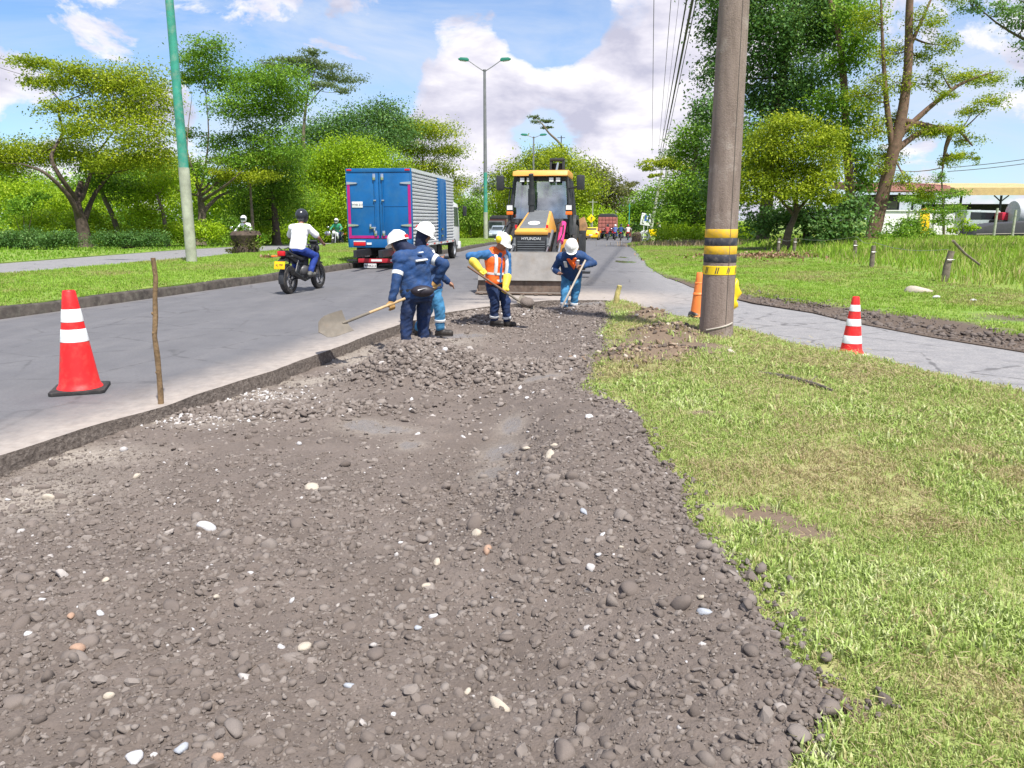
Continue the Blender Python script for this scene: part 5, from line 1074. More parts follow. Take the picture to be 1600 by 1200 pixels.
wpts = [posts[i].location + Vector((0, 0, .75)) for i in (0, 1, 2)] + [posts[4].location + Vector((0, 0, .6)), posts[3].location + Vector((0, 0, .6))]
for k, (a, b_) in enumerate(zip(wpts[:-1], wpts[1:])):
    o = MB().tube([a.lerp(b_, i / 6) - Vector((0, 0, .12 * math.sin(math.pi * i / 6))) for i in range(7)], .006, 5).build("fence_wire", steel); tag(o, ["sagging fence wire from the right-edge post to the next post", "fence wire between the two grey posts in the tall grass", "fence wire between the bush and the dome tree", "fence wire between the posts at the dome tree's foot"][k], "wire")
rightmost = [(1187, 362, 338), (1175, 362, 336), (1160, 363, 340)]
for k, (px_, D, h_) in enumerate([(1372, 56, 1.9), (1456, 56, 1.9), (1553, 53, 2.0), (1582, 53, 1.9), (1416, 56, 1.7)]):
    b = W(px_, 365, D); b.z = float(zr(np.array([b.x]), np.array([b.y]))[0]); t = thing("fence_post", ["grey fence post behind the leaning trunk, leftmost before the white wall", "grey fence post just right of the yellow panel", "pale fence post before the dark tarpaulin, left of the pair", "pale fence post before the dark tarpaulin, right of the pair", "short fence post left of the yellow panel"][k], "fence post", b, group="posts in front of the workshop"); MB().tube([(0, 0, -.2), (.03, 0, h_)], [.09, .075], 8).build("shaft", lamp_low, t); MB().box((0.03, -.08, h_ * .8), (.1, .02, .02)).build("wire_staple", steel, t)
for k, px_ in enumerate(range(1050, 1110, 9)):
    b = W(px_, 368, 60); b.z = float(zr(np.array([b.x]), np.array([b.y]))[0]); t = thing("fence_post", "slim grey post of the far fence left of the concrete pole", "fence post", b, group="far fence posts left of the concrete pole"); MB().tube([(0, 0, -.2), (random.uniform(-.06, .06), 0, 1.5)], [.05, .04], 7).build("shaft", wood_grey, t); MB().box((0, -.05, 1.2), (.06, .02, .02)).build("wire_staple", steel, t)
# ================================================================ WORKSHOP YARD ON THE RIGHT
def wr(px, py, D): return W(px, py, D)
WD = 62.0
wz = float(zr(np.array([PX(1450, WD)]), np.array([WD]))[0])
b = W(1400, 365, WD); b.z = wz; wk = thing("workshop", "white-walled workshop with red metal roof behind the field", "building", b)
def lx(px, D=WD): return W(px, 365, D).x - b.x
def lz(py, D=WD): return W(1400, py, D).z - wz
wall_m = pm("white_render", (.78, .78, .77), .8, var=.04, scale=.8, dirt=(.6, .58, .55), dirt_amt=.3)
MB().box(((lx(1355) + lx(1525)) / 2, 0, (lz(330) - .3) / 2), (lx(1525) - lx(1355), .2, lz(330) + .3)).build("wall", wall_m, wk)
MB().box(((lx(1355) + lx(1525)) / 2, -.03, lz(329)), (lx(1525) - lx(1355) + .1, .34, .08)).build("wall_coping", white_paint, wk)
red_roof = pm("red_roof", (.36, .15, .13), .6, var=.2, scale=2, dirt=(.5, .33, .3), dirt_amt=.6)
def roof(name, x0, x1, z, depth, y0, th, mat, ribs=True):
    o = MB().prism([(y0, z), (y0 + depth, z + .55), (y0 + depth, z + .55 + th), (y0, z + th)], x0, x1, "x").build(name, mat, wk)
    n = int((x1 - x0) / .45)
    for i in range(n): MB().prism([(y0 - .01, z + th), (y0 + depth, z + .55 + th), (y0 + depth, z + .60 + th), (y0 - .01, z + th + .05)], x0 + i * .45 + .1, x0 + i * .45 + .2, "x").build("roof_rib", mat, o) if i < 60 else None
    MB().box(((x0 + x1) / 2, y0 - .03, z + th * .4), (x1 - x0, .05, .22)).build("fascia", mat, o); return o
roof("roof", lx(1345), lx(1470), lz(301), 7, -.6, .5, red_roof)
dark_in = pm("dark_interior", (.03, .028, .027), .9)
MB().box(((lx(1350) + lx(1460)) / 2, 6.2, lz(306) - .8), (lx(1460) - lx(1350), .15, 1.8)).build("back_wall", pm("grey_render", (.33, .33, .33), .9), wk)
MB().box(((lx(1348) + lx(1456)) / 2, .4, lz(303) + .05 - .35), (lx(1456) - lx(1348), .3, .5)).build("roof_beam", dark_in, wk)
for px_ in (1402, 1424, 1454, 1472): MB().cyl((lx(px_), .3, 0), (lx(px_), .3, lz(301)), .08).build("post", dark_metal, wk)
t2 = thing("shed", "open shed with long pale-yellow roof at the far right", "building", b + Vector((lx(1560), 2, 0)))
yroof = pm("yellow_roof", (.50, .36, .16), .7, var=.15, scale=2, dirt=(.35, .27, .15), dirt_amt=.4)
o = lx(1560)
MB().prism([(-.5, lz(304)), (8, lz(304) + .8), (8, lz(304) + 1.3), (-.5, lz(292))], lx(1500) - o, lx(1700) - o, "x").build("roof", yroof, t2)
for px_ in (1520, 1584, 1650): MB().cyl((lx(px_) - o, .2, 0), (lx(px_) - o, .2, lz(304)), .09).build("post", dark_metal, t2)
for px_ in (1584,):
    for s in (-1, 1): MB().tube([(lx(px_) - o, .2, lz(314)), (lx(px_) - o + s * .6, .2, lz(304))], .05, 6).build("brace", dark_metal, t2)
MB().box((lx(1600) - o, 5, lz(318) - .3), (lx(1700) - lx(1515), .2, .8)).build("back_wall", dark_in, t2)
# yard contents
def at(px, D): p = W(px, 365, D); p.z = float(zr(np.array([p.x]), np.array([p.y]))[0]); return p
yd = thing("metal_door", "bright yellow metal panel leaning on the white wall", "panel", at(1443, WD - .5)); MB().box((0, 0, .95), (.75, .05, 1.9), (R(-6), 0, 0)).build("sheet_panel", pm("panel_yellow", (.86, .52, .0), .45), yd, bevel=.01)
MB().box((0, -.09, 1.0), (.08, .05, .4)).build("handle", dark_metal, yd)
vt = thing("parked_van", "pale grey-green van parked beside the white wall", "van", at(1530, WD - 2.2)); vm = pm("van_paint", (.42, .48, .48), .35)
MB().prism([(-1.6, .45), (1.7, .45), (1.75, 1.1), (1.2, 1.35), (.9, 2.0), (-1.6, 2.05)], -.8, .8, "y").build("body", vm, vt, bevel=.06)
MB().prism([(-1.3, 1.35), (.75, 1.35), (.55, 1.85), (-1.3, 1.9)], -.815, .815, "y").build("window", pm("dark_glass", (.02, .025, .03), .08), vt)
for xx in (-1.0, 1.1):
    w_ = MB().lathe([(.15, -.1), (.34, -.1), (.36, 0), (.34, .1), (.15, .1)], 18, (xx, -.75, .36), "y").build("wheel", rubber, vt); MB().lathe([(.0, -.11), (.18, -.11), (.18, .05)], 14, (xx, -.75, .36), "y").build("rim", steel, w_)
tk = thing("tanker_trailer", "rounded light-grey tank trailer at the far right edge", "trailer", at(1612, WD - 4.5))
MB().lathe([(.0, -.1), (.9, 0), (1.05, .25), (1.05, 3.2), (.9, 3.5), (0, 3.6)], 22, (-1.6, 0, 1.75), "x").build("tank", pm("tank_grey", (.50, .52, .56), .4), tk, smooth=50); MB().box((0.2, 0, .65), (3.6, 1.0, .25)).build("chassis", dark_metal, tk)
for xx in (-.8, 1.2): MB().lathe([(.1, -.55), (.45, -.55), (.45, .55), (.1, .55)], 18, (xx, 0, .45), "y").build("wheel", rubber, tk)
mc = thing("road_roller", "dark machine with red engine cover under the yellow shed roof", "machine", at(1566, WD - 3.5)); MB().box((0, 0, .9), (1.6, 1.2, .8)).build("frame", dark_in, mc, bevel=.05); MB().box((-.1, -.1, 1.55), (.9, 1.0, .6)).build("engine_cover", pm("machine_red", (.5, .02, .05), .4), mc, bevel=.12); MB().lathe([(.1, -.6), (.6, -.6), (.6, .6), (.1, .6)], 20, (.7, 0, .6), "y").build("drum", dark_metal, mc); MB().lathe([(.1, -.6), (.5, -.6), (.5, .6), (.1, .6)], 20, (-.8, 0, .5), "y").build("wheel", rubber, mc); MB().box((.55, 0, 2.0), (.5, .8, .5)).build("cab", pm("pale_cab", (.5, .46, .43), .6), mc, bevel=.05)
tp_ = thing("tarpaulin_heap", "low dark tarpaulin-covered heap in front of the shed", "tarpaulin", at(1580, WD - 7)); tb = MB().prism([(-3.4, 0), (5, 0), (5, 1.1), (1, 1.2), (-1.5, 1.05), (-3.0, .8)], -.9, .9, "y").build("cover", pm("dark_tarp", (.035, .036, .042), .6, bump=.5, bscale=6), tp_, bevel=.15)
MB().tube([(-3.0, -.95, .3), (0, -.95, .35), (4.5, -.95, .3)], .02, 5).build("rope", rope, tp_)
ym = thing("excavator_arm", "small yellow machine part visible over the white wall", "machine", at(1436, WD + 2.5)); MB().prism([(-1.1, 1.9), (-.2, 2.0), (.3, 2.35), (1.1, 2.2), (1.1, 1.75), (.2, 1.8), (-1.1, 1.7)], -.3, .3, "y").build("arm", pm("machine_yellow", (.75, .36, .02), .5), ym, bevel=.04); MB().box((0, 0, .85), (1.6, 1.2, 1.7)).build("carriage", dark_in, ym, bevel=.04)
# ================================================================ VEHICLES
glass_m = None
def glass():
    global glass_m
    if glass_m: return glass_m
    t = NT("window_glass"); f = t.noise(2, 3); c = t.ramp(f, [(.3, (.02, .028, .032)), (.7, (.045, .06, .065))]); glass_m = t.pbr(c, .06, 0, None, **{"Specular IOR Level": .7}); return glass_m
def clear_glass():
    if "clear_glass" in MATS: return MATS["clear_glass"]
    t = NT("clear_glass"); f = t.noise(3, 2); g = t.n("ShaderNodeBsdfGlossy", {"Roughness": .04, "Color": (.8, .85, .88, 1)}); tr = t.n("ShaderNodeBsdfTransparent", {"Color": (.55, .66, .66, 1)})
    fr = t.n("ShaderNodeLayerWeight", {"Blend": .35}).outputs["Fresnel"]; mx = t.n("ShaderNodeMixShader", {0: t.math("ADD", fr, t.math("MULTIPLY", f, .75)), 1: tr.outputs[0], 2: g.outputs[0]}); t.t.links.new(mx.outputs[0], t.out.inputs[0]); MATS["clear_glass"] = t.m; return t.m
red_lens = pm("red_lens", (.62, .012, .02), .2); orange_lens = pm("orange_lens", (.85, .18, .02), .2); white_lens = pm("white_lens", (.75, .76, .76), .15); chrome = pm("chrome", (.65, .66, .68), .15, 1.0, var=.05)
def wheel(parent, c, r, w, axis="x", rimmat=None, rim=.62, spokes=0):
    wh = MB().lathe([(r * rim, -w / 2), (r * .93, -w / 2), (r, -w * .32), (r, w * .32), (r * .93, w / 2), (r * rim, w / 2)], 28, c, axis, caps=False).build("wheel", rubber, parent, smooth=40)
    if spokes:
        mb = MB().lathe([(r * (rim - .07), -w * .35), (r * (rim + .02), -w * .4), (r * (rim + .02), w * .4), (r * (rim - .07), w * .35)], 28, c, axis, caps=False)
        for k in range(spokes):
            a = 2 * math.pi * k / spokes; d = Vector((0, math.cos(a), math.sin(a))); d2 = Vector((0, math.cos(a + .35), math.sin(a + .35)))
            mb.tube([Vector(c) + d * r * .1, Vector(c) + d * r * .35 + d2 * r * .05, Vector(c) + d2 * r * (rim - .03)], [w * .18, w * .15, w * .12], 6)
        mb.cyl((c[0] - w * .4, c[1], c[2]), (c[0] + w * .4, c[1], c[2]), r * .14); mb.build("rim", rimmat or dark_metal, wh)
    else:
        MB().lathe([(0.01, -w * .34), (r * .2, -w * .36), (r * .3, -w * .2), (r * rim * .9, -w * .25), (r * (rim + .01), -w * .45), (r * (rim + .01), w * .45), (r * rim * .9, w * .25), (r * .3, w * .2), (r * .2, w * .36), (.01, w * .34)], 24, c, axis).build("rim", rimmat or steel, wh, smooth=40)
    return wh

# ---- blue box truck (local: +y forward, origin on the road under the rear bumper)
rr0 = G(640, 418); d0 = rr0.y
A0 = W(545, 418, 25.8).x; A1 = W(648, 418, 25.3).x
blue = pm("truck_blue", (.001, .105, .315), .45, var=.2, scale=1.4, dirt=(.03, .14, .30), dirt_amt=.6); magenta = pm("truck_magenta", (.42, .008, .17), .45); alu = pm("corrugated_aluminium", (.78, .79, .80), .38, .35, var=.06, scale=3)
TD = 25.6; tw = 2.16; px_c = 597
tz = 0
tb0 = Vector((W(596.5, 418, TD).x, TD, 0)); HD = math.atan2(.95, 8.0)
tr = thing("box_truck", "blue box truck with magenta door trim and ribbed aluminium sides driving away", "truck", tb0, -HD)
TF = TD / F_PX * 1.0
def tzz(py): return W(596, py, TD).z
z0, z1 = tzz(387), tzz(263); LB = 7.0
MB().box((0, LB / 2, (z0 + z1) / 2), (tw - .06, LB - .06, z1 - z0 - .06)).build("box_body", pm("box_inner", (.3, .32, .34), .6), tr)
zb = z0 + .30
for s in (-1, 1):
    d = MB(); d.box((s * (tw / 4 - .01), -.0, (zb + z1 - .12) / 2), (tw / 2 - .035, .06, z1 - .12 - zb)); door = d.build("rear_door", blue, tr, bevel=.012)
    MB().box((s * (tw / 4 - .01), -.034, (zb + z1 - .12) / 2 - .02), (tw / 2 - .26, .012, .012)).build("door_seam", blue, door)
    rod = MB().cyl((s * .135, -.055, zb + .04), (s * .135, -.055, z1 - .2), .017, n=10).build("lock_rod", blue, door)
    for zc, hh in ((z1 - .27, .20), ((zb + z1) / 2 + .1, .05), (zb + .16, .17)): MB().box((s * .135, -.066, zc), (.09, .035, hh)).build("rod_bracket", chrome, rod, bevel=.01)
    for zc in (z1 - .46, zb + .42): MB().prism([(s * (tw / 2 - .02), zc - .045), (s * (tw / 2 - .34), zc - .02), (s * (tw / 2 - .38), zc), (s * (tw / 2 - .34), zc + .02), (s * (tw / 2 - .02), zc + .045)], -.062, -.034, "y").build("hinge", chrome, door)
    MB().box((s * (tw / 2 - .075), -.045, (zb + z1 - .5) / 2), (.085, .012, z1 - .5 - zb)).build("trim_strip", magenta, door)
    MB().box((s * (tw / 4), -.045, zb + .045), (tw / 2 - .1, .013, .085)).build("trim_strip", magenta, door)
hd_ = MB(); hd_.box((-.22, -.075, zb + .34), (.2, .03, .06)); hd_.box((-.3, -.08, zb + .38), (.06, .04, .16)); hd_.box((-.17, -.08, zb + .26), (.05, .03, .14)); hd_.build("door_handle", chrome, tr, bevel=.01)
MB().box((0, -.0, z1 - .06), (tw, .1, .12)).build("top_rail", blue, tr, bevel=.01); MB().box((0, .0, (z0 + zb) / 2 - .01), (tw, .08, zb - z0 - .03)).build("sill", blue, tr, bevel=.008)
for s in (-1, 1): MB().box((s * (tw / 2 - .02), .01, (z0 + z1) / 2), (.05, .1, z1 - z0 - .01)).build("corner_post", blue, tr, bevel=.008)
for s in (-1, 1):
    MB().box((s * (tw / 2 - .12), -.056, z1 - .05), (.16, .02, .05)).build("marker_lamp", red_lens, tr, bevel=.005)
    l_ = MB().box((s * (tw / 2 - .38), -.05, z0 + .12), (.4, .03, .11)).build("tail_lamp", red_lens, tr, bevel=.008); MB().box((s * (tw / 2 - .38), -.05, z0 + .205), (.4, .028, .035)).build("lamp_strip", white_lens, l_); MB().box((s * (tw / 2 - .70), -.05, z0 + .13), (.16, .025, .07)).build("reflector", white_paint, tr)
pl = MB().box((-.73, -.04, (zb + z1) / 2 - .03), (.36, .014, .19)).build("plate_number_panel", white_paint, tr, bevel=.004); text("plate_text", "WNK 213", .085, black_paint, tr, (-.73, -.050, (zb + z1) / 2 - .03), (R(90), 0, 0), .002)
# sides: ribbed sheet and door
for s in (1, -1):
    x_ = s * (tw / 2 - .03)
    n = int((z1 - z0 - .2) / .115); prof = [(s * (tw / 2 - .035), z0 + .1)]
    for i in range(n):
        zz_ = z0 + .1 + i * .115; prof += [(s * (tw / 2 + .012), zz_ + .03), (s * (tw / 2 + .012), zz_ + .055), (s * (tw / 2 - .03), zz_ + .072), (s * (tw / 2 - .03), zz_ + .112)]
    prof.append((s * (tw / 2 - .035), z1 - .1))
    segs = ((.06, 3.9), (5.35, LB)) if s > 0 else ((.06, LB),)
    for a, c in segs: MB().prism(prof, a, c, "y").build("ribbed_panel", alu, tr, smooth=0)
    MB().box((x_, LB / 2, z1 - .05), (.08, LB, .1)).build("side_rail", alu, tr); MB().box((x_, LB / 2, z0 + .05), (.08, LB, .09)).build("side_rail", alu, tr)
    for k in range(12): MB().box((s * (tw / 2 + .012), .3 + k * .58, z0 + .05), (.006, .27, .05)).build("reflector_strip", red_lens if k % 2 else white_lens, tr)
sd = MB().box((tw / 2 - .005, 4.62, (z0 + z1) / 2), (.06, 1.4, z1 - z0 - .2)).build("side_door", blue, tr, bevel=.01)
for yy in (4.05, 5.2): MB().cyl((tw / 2 + .04, yy, z0 + .2), (tw / 2 + .04, yy, z1 - .2), .016).build("lock_rod", blue, sd)
for zc in (z0 + .55, z0 + .3): MB().box((tw / 2 + .05, 4.4, zc), (.04, .25, .07)).build("hinge", chrome, sd)
MB().box((0, LB / 2, z1 - .008), (tw, LB, .02)).build("roof", alu, tr)
# chassis, bumper, wheels, cab
MB().box((-.4, LB / 2 - .5, z0 - .14), (.1, LB + 2, .22)).build("frame_rail", dark_metal, tr); MB().box((.4, LB / 2 - .5, z0 - .14), (.1, LB + 2, .22)).build("frame_rail", dark_metal, tr)
bum = MB().box((.0, -.02, z0 - .42), (1.55, .08, .13)).build("rear_bumper", pm("bumper_red", (.42, .015, .03), .5), tr, bevel=.01)
for xx in (-.98, -.15, .5): MB().box((xx, -.066, z0 - .41), (.36 if xx > -.9 else .32, .01, .07)).build("bumper_strip", white_paint if xx > -.9 else dark_metal, bum)
lp = MB().box((-.38, -.03, z0 - .585), (.42, .02, .15)).build("licence_plate", white_paint, tr, bevel=.004); text("plate_text", "WNK213", .10, black_paint, tr, (-.38, -.045, z0 - .585), (R(90), 0, 0), .002)
MB().box((-.52, .0, z0 - .2), (.26, .06, .17)).build("tail_lamp", white_lens, tr, bevel=.01); MB().box((.52, .0, z0 - .2), (.26, .06, .17)).build("tail_lamp", red_lens, tr, bevel=.01)
for xx in (-.62, .62): MB().box((xx, .05, z0 - .24), (.08, .1, .35)).build("bumper_bracket", dark_metal, tr)
for s in (-1, 1):
    for dx in (0, .24): wheel(tr, (s * (.92 - dx), 1.55, .42), .42, .21)
    wheel(tr, (s * .92, LB + .35, .42), .42, .22)
MB().cyl((-.9, 1.55, .42), (.9, 1.55, .42), .08).build("rear_axle", dark_metal, tr)
cabw = pm("cab_white", (.72, .73, .72), .35, var=.04)
MB().prism([(LB + .15, .55), (LB + 1.75, .5), (LB + 1.8, 1.25), (LB + 1.45, 2.25), (LB + .25, 2.35), (LB + .15, 2.2)], -.98, .98, "x").build("cab", cabw, tr, bevel=.06)
for s in (-1, 1): MB().prism([(LB + .45, 1.35), (LB + 1.55, 1.3), (LB + 1.3, 2.1), (LB + .45, 2.12)], s * .975, s * .99, "x").build("cab_window", glass(), tr)
for s in (-1, 1):
    m_ = MB().tube([(s * .98, LB + 1.4, 2.05), (s * 1.22, LB + 1.35, 2.2), (s * 1.3, LB + 1.3, 1.75)], .022, 7).build("mirror_arm", dark_metal, tr); MB().box((s * 1.3, LB + 1.32, 1.95), (.16, .09, .42)).build("mirror", dark_metal, m_, bevel=.03)
    MB().prism([(LB - .18, .38), (LB + .9, .38), (LB + .82, .78), (LB + .6, .95), (LB + .1, .95), (LB - .1, .78)], s * .80, s * 1.03, "x").build("mudguard", dark_metal, tr, bevel=.02) if False else None
    MB().box((s * .9, LB + 1.62, .52), (.28, .3, .3)).build("step", cabw, tr, bevel=.03)
MB().box((.75, 3.6, .62), (.45, 1.0, .45)).build("fuel_tank", dark_metal, tr, bevel=.05); MB().box((0, LB - .6, z0 - .3), (1.2, .8, .35)).build("gearbox", dark_metal, tr)
for s in (-1, 1): MB().box((s * .9, .85, .42), (.4, .02, .5)).build("mud_flap", rubber, tr)

# ---- motorcycle (local: +y forward)
def motorcycle(label, loc, rotz, tank=(.012, .012, .014), tail=True, scale=1.0, group="motorcycles on the road", plate=None, front=False, simple=False):
    t = thing("motorcycle", label, "motorcycle", loc, rotz, group, scale); tm = pm("bike_%02d%02d%02d" % tuple(int(c * 99) for c in tank), tank, .3, var=.1)
    for yy, w in ((-.66, .13), (.68, .10)): wheel(t, (0, yy, .30), .30, w, "x", pm("bike_rim", (.25, .25, .26), .4, .6) if not simple else dark_metal, .68, 0 if simple else 5)
    fr = MB(); fr.tube([(0, .52, .92), (0, .2, .72), (0, -.1, .66), (0, -.55, .8)], .03, 8); fr.tube([(0, .5, .88), (0, .32, .5), (0, .1, .3), (0, -.2, .3)], .026, 8)
    for s in (-1, 1): fr.tube([(s * .09, -.18, .34), (s * .10, -.66, .30)], .024, 8); fr.tube([(s * .09, -.35, .72), (s * .11, -.6, .36)], .018, 8)
    fr.build("frame", dark_metal, t)
    fk = MB()
    for s in (-1, 1): fk.tube([(s * .085, .47, .98), (s * .085, .68, .30)], [.024, .02], 8)
    fk.build("fork", steel if simple else dark_metal, t)
    MB().sphere((0, .02, .45), (.15, .22, .17), 12, 8).box((0, .03, .62), (.16, .18, .2), (R(-12), 0, 0)).build("engine", pm("engine_grey", (.10, .10, .105), .5, .5), t, bevel=.01)
    MB().sphere((0, .2, .82), (.15, .27, .13), 14, 9).build("fuel_tank", tm, t)
    for s in (-1, 1): MB().prism([(.12, .72), (.42, .86), (.50, .70), (.36, .52)], s * .13, s * .19, "x").build("shroud", tm, t, bevel=.015)
    MB().prism([(.05, .80), (-.25, .76), (-.62, .86), (-.80, .93), (-.80, .87), (-.6, .78), (-.25, .68), (.05, .70)], -.12, .12, "x").build("seat", pm("seat_vinyl", (.02, .02, .021), .6), t, bevel=.03)
    MB().prism([(-.28, .74), (-.84, .90), (-.88, .82), (-.55, .68), (-.3, .6)], -.10, .10, "x").build("tail_cowl", tm, t, bevel=.02)
    if tail:
        tl = MB().box((0, -.90, .86), (.16, .06, .10)).build("tail_lamp", red_lens, t, bevel=.015)
        for s in (-1, 1):
            MB().tube([(s * .06, -.84, .80), (s * .2, -.86, .80)], .012, 6).sphere((s * .22, -.86, .80), (.04, .03, .025), 8, 5).build("indicator", orange_lens if s < 0 else dark_metal, t)
            MB().tube([(s * .10, -.60, .88), (s * .11, -.80, .98), (s * .08, -.90, .95)], .012, 6).build("grab_rail", dark_metal, t)
        MB().prism([(-.80, .78), (-.96, .70), (-1.0, .55), (-.97, .55), (-.90, .70), (-.78, .74)], -.07, .07, "x").build("plate_bracket", dark_metal, t)
        if plate:
            pl_ = MB().box((0, -1.0, .62), (.24, .012, .16), (R(-14), 0, 0)).build("number_plate", pm("plate_yellow", (.85, .50, .0), .4), t, bevel=.003); text("plate_text", plate, .062, black_paint, t, (0, -1.012, .625), (R(76), 0, 0), .001)
    mgd = MB(); mgd.lathe([(.325, -.06), (.335, 0), (.325, .06)], 28, (0, -.66, .30), "x", caps=False); o = mgd.build("rear_mudguard", dark_metal, t)
    bm = bmesh.new(); bm.from_mesh(o.data); bmesh.ops.delete(bm, geom=[v_ for v_ in bm.verts if v_.co.y > -.62 or v_.co.z < .16], context="VERTS"); bm.to_mesh(o.data); bm.free()
    mgd = MB(); mgd.lathe([(.325, -.055), (.335, 0), (.325, .055)], 28, (0, .68, .30), "x", caps=False); o = mgd.build("front_mudguard", tm, t)
    bm = bmesh.new(); bm.from_mesh(o.data); bmesh.ops.delete(bm, geom=[v_ for v_ in bm.verts if v_.co.z < .38 or v_.co.y > .9], context="VERTS"); bm.to_mesh(o.data); bm.free()
    MB().tube([(.12, .1, .3), (.14, -.2, .26), (.17, -.5, .36), (.18, -.78, .46)], [.025, .03, .05, .055], 10).build("exhaust", pm("exhaust_black", (.03, .03, .03), .4, .6), t)
    hb = MB().tube([(-.36, .36, 1.02), (-.25, .44, 1.05), (-.08, .48, 1.0), (.08, .48, 1.0), (.25, .44, 1.05), (.36, .36, 1.02)], .013, 8).build("handlebar", dark_metal, t)
    for s in (-1, 1):
        MB().cyl((s * .25, .435, 1.045), (s * .37, .35, 1.015), .019, n=10).build("grip", rubber, hb); m_ = MB().tube([(s * .24, .44, 1.06), (s * .32, .46, 1.16), (s * .38, .46, 1.23)], .008, 6).build("mirror_stem", dark_metal, t); MB().sphere((s * .40, .46, 1.25), (.075, .018, .05), 12, 7).build("mirror", chrome, m_)
        MB().cyl((s * .08, -.05, .33), (s * .24, -.05, .33), .014, n=8).build("foot_peg", dark_metal, t)
    MB().sphere((0, .60, .92), (.11, .09, .11), 12, 8).build("headlamp", white_lens if front else dark_metal, t)
    MB().box((0, .56, 1.04), (.18, .06, .12), (R(30), 0, 0)).build("instrument", dark_metal, t, bevel=.015)
    MB().tube([(-.03, 0.0, .34), (-.2, .08, .06), (-.2, .08, .03)], .012, 6).build("side_stand", dark_metal, t) if False else None
    MB().box((-.075, -.42, .33), (.02, .5, .05)).build("chain_guard", dark_metal, t)
    return t
# ---- cars
def car(name, label, cat, loc, rotz, paint, group=None, suv=False, rack=False, scale=1):
    t = thing(name, label, cat, loc, rotz, group, scale); h = .18 if suv else 0
    body = MB().prism([(-2.0, .38), (-2.02, .72), (-1.9, .95 + h), (-.95, 1.0 + h), (.9, .98 + h), (1.75, .88 + h), (2.0, .7), (2.0, .38), (1.75, .26), (-1.75, .26)], -.84, .84, "x").build("body", paint, t, bevel=.07)
    MB().prism([(-1.75, .95 + h), (-1.35, 1.42 + h), (-1.0, 1.48 + h), (.1, 1.48 + h), (.45, 1.40 + h), (1.05, .97 + h)], -.70, .70, "x").build("cabin", paint, t, bevel=.07)
    MB().prism([(-1.60, 1.02 + h), (-1.34, 1.38 + h), (-1.30, 1.38 + h), (-1.5, 1.02 + h)], -.62, .62, "x").build("rear_window", glass(), t, loc=(0, -.07, .0)); MB().prism([(.95, 1.0 + h), (.48, 1.36 + h), (.44, 1.36 + h), (.9, 1.0 + h)], -.62, .62, "x").build("windscreen", glass(), t, loc=(0, .06, .0))
    for s in (-1, 1):
        for a, c in (((-1.25, -.35)), ((-.25, .65))): MB().prism([(a, 1.02 + h), (a + .08, 1.38 + h), (c - .1, 1.38 + h), (c, 1.02 + h)], s * .695, s * .715, "x").build("side_window", glass(), t)
        for yy in (-1.25, 1.28): wheel(t, (s * .78, yy, .31), .31, .2)
        MB().box((s * .66, -2.0, .78), (.26, .06, .16)).build("tail_lamp", red_lens, t, bevel=.02); MB().box((s * .62, 1.93, .72), (.34, .12, .14)).build("headlamp", white_lens, t, bevel=.02); MB().box((s * .92, .55, 1.02 + h), (.16, .1, .12)).build("mirror", paint, t, bevel=.02)
    MB().box((0, -2.03, .45), (1.5, .06, .2)).build("rear_bumper", paint, t, bevel=.03); MB().box((0, 2.0, .42), (1.55, .08, .2)).build("front_bumper", dark_metal, t, bevel=.03); MB().box((0, 1.99, .62), (.8, .05, .12)).build("grille", dark_metal, t); MB().box((0, -2.05, .62), (.4, .02, .12)).build("number_plate", white_paint, t)
    return t
taxi_y = pm("taxi_yellow", (.80, .50, .01), .35); p = W(925, 374, 92); p.z = zs(92)
car("taxi", "yellow taxi driving away left of the red stake truck", "taxi", p, R(-10), taxi_y, None)
p = W(779, 370, 92); p.z = zs(92); car("silver_car", "silver car approaching on the opposite carriageway beside the lamp post", "car", p, R(172), pm("car_silver", (.40, .46, .52), .3, .4), None, True)
def stake_truck(label, loc, rotz, cargo, tarp, scale=1):
    t = thing("cargo_truck", label, "truck", loc, rotz, None, scale)
    MB().box((0, 2.2, 1.95), (2.2, 4.5, 1.9)).build("cargo_box", pm("cargo_dark", (.09, .035, .03), .8), t)
    for i in range(5):
        for j in range(4): MB().box((-.88 + i * .44, -.07, 1.25 + j * .45), (.40, .05, .40)).build("cargo_panel", cargo, t, bevel=.02)
    MB().prism([(-1.15, 2.75), (-1.15, 2.95), (-.8, 3.2), (.8, 3.2), (1.15, 2.95), (1.15, 2.75)], -.1, 4.5, "y").build("tarpaulin", tarp, t, bevel=.05)
    for s in (-1, 1): MB().box((s * 1.13, 2.2, 1.9), (.05, 4.5, 1.7)).build("side_boards", cargo, t)
    MB().box((0, 5.6, 1.5), (2.0, 1.7, 2.0)).build("cab", pm("cab_dark", (.10, .10, .11), .5), t, bevel=.12); MB().box((0, 6.44, 1.95), (1.7, .05, .75)).build("windscreen", glass(), t); MB().box((0, 2.8, .8), (.9, 7, .25)).build("chassis", dark_metal, t); MB().box((0, -.06, .75), (1.9, .1, .16)).build("rear_bumper", dark_metal, t)
    for s in (-1, 1):
        for yy in (1.1, 5.4): wheel(t, (s * .88, yy, .48), .48, .34)
        MB().box((s * .8, -.12, .9), (.3, .04, .13)).build("tail_lamp", red_lens, t); MB().box((s * .75, 6.46, .95), (.3, .04, .2)).build("headlamp", white_lens, t)
    return t
p = W(948, 372, 100); p.z = zs(100); stake_truck("cargo truck with reddish slatted back and dark tarpaulin on the main road", p, R(-10), pm("cargo_red", (.36, .12, .10), .75, var=.2), pm("tarp_black", (.03, .03, .035), .7))
p = W(786, 369, 104); p.z = zs(104); stake_truck("dark tarpaulin truck following the silver car on the opposite carriageway", p, R(172), pm("cargo_brown", (.16, .10, .08), .8), pm("tarp_black", (.03, .03, .035)), .95)
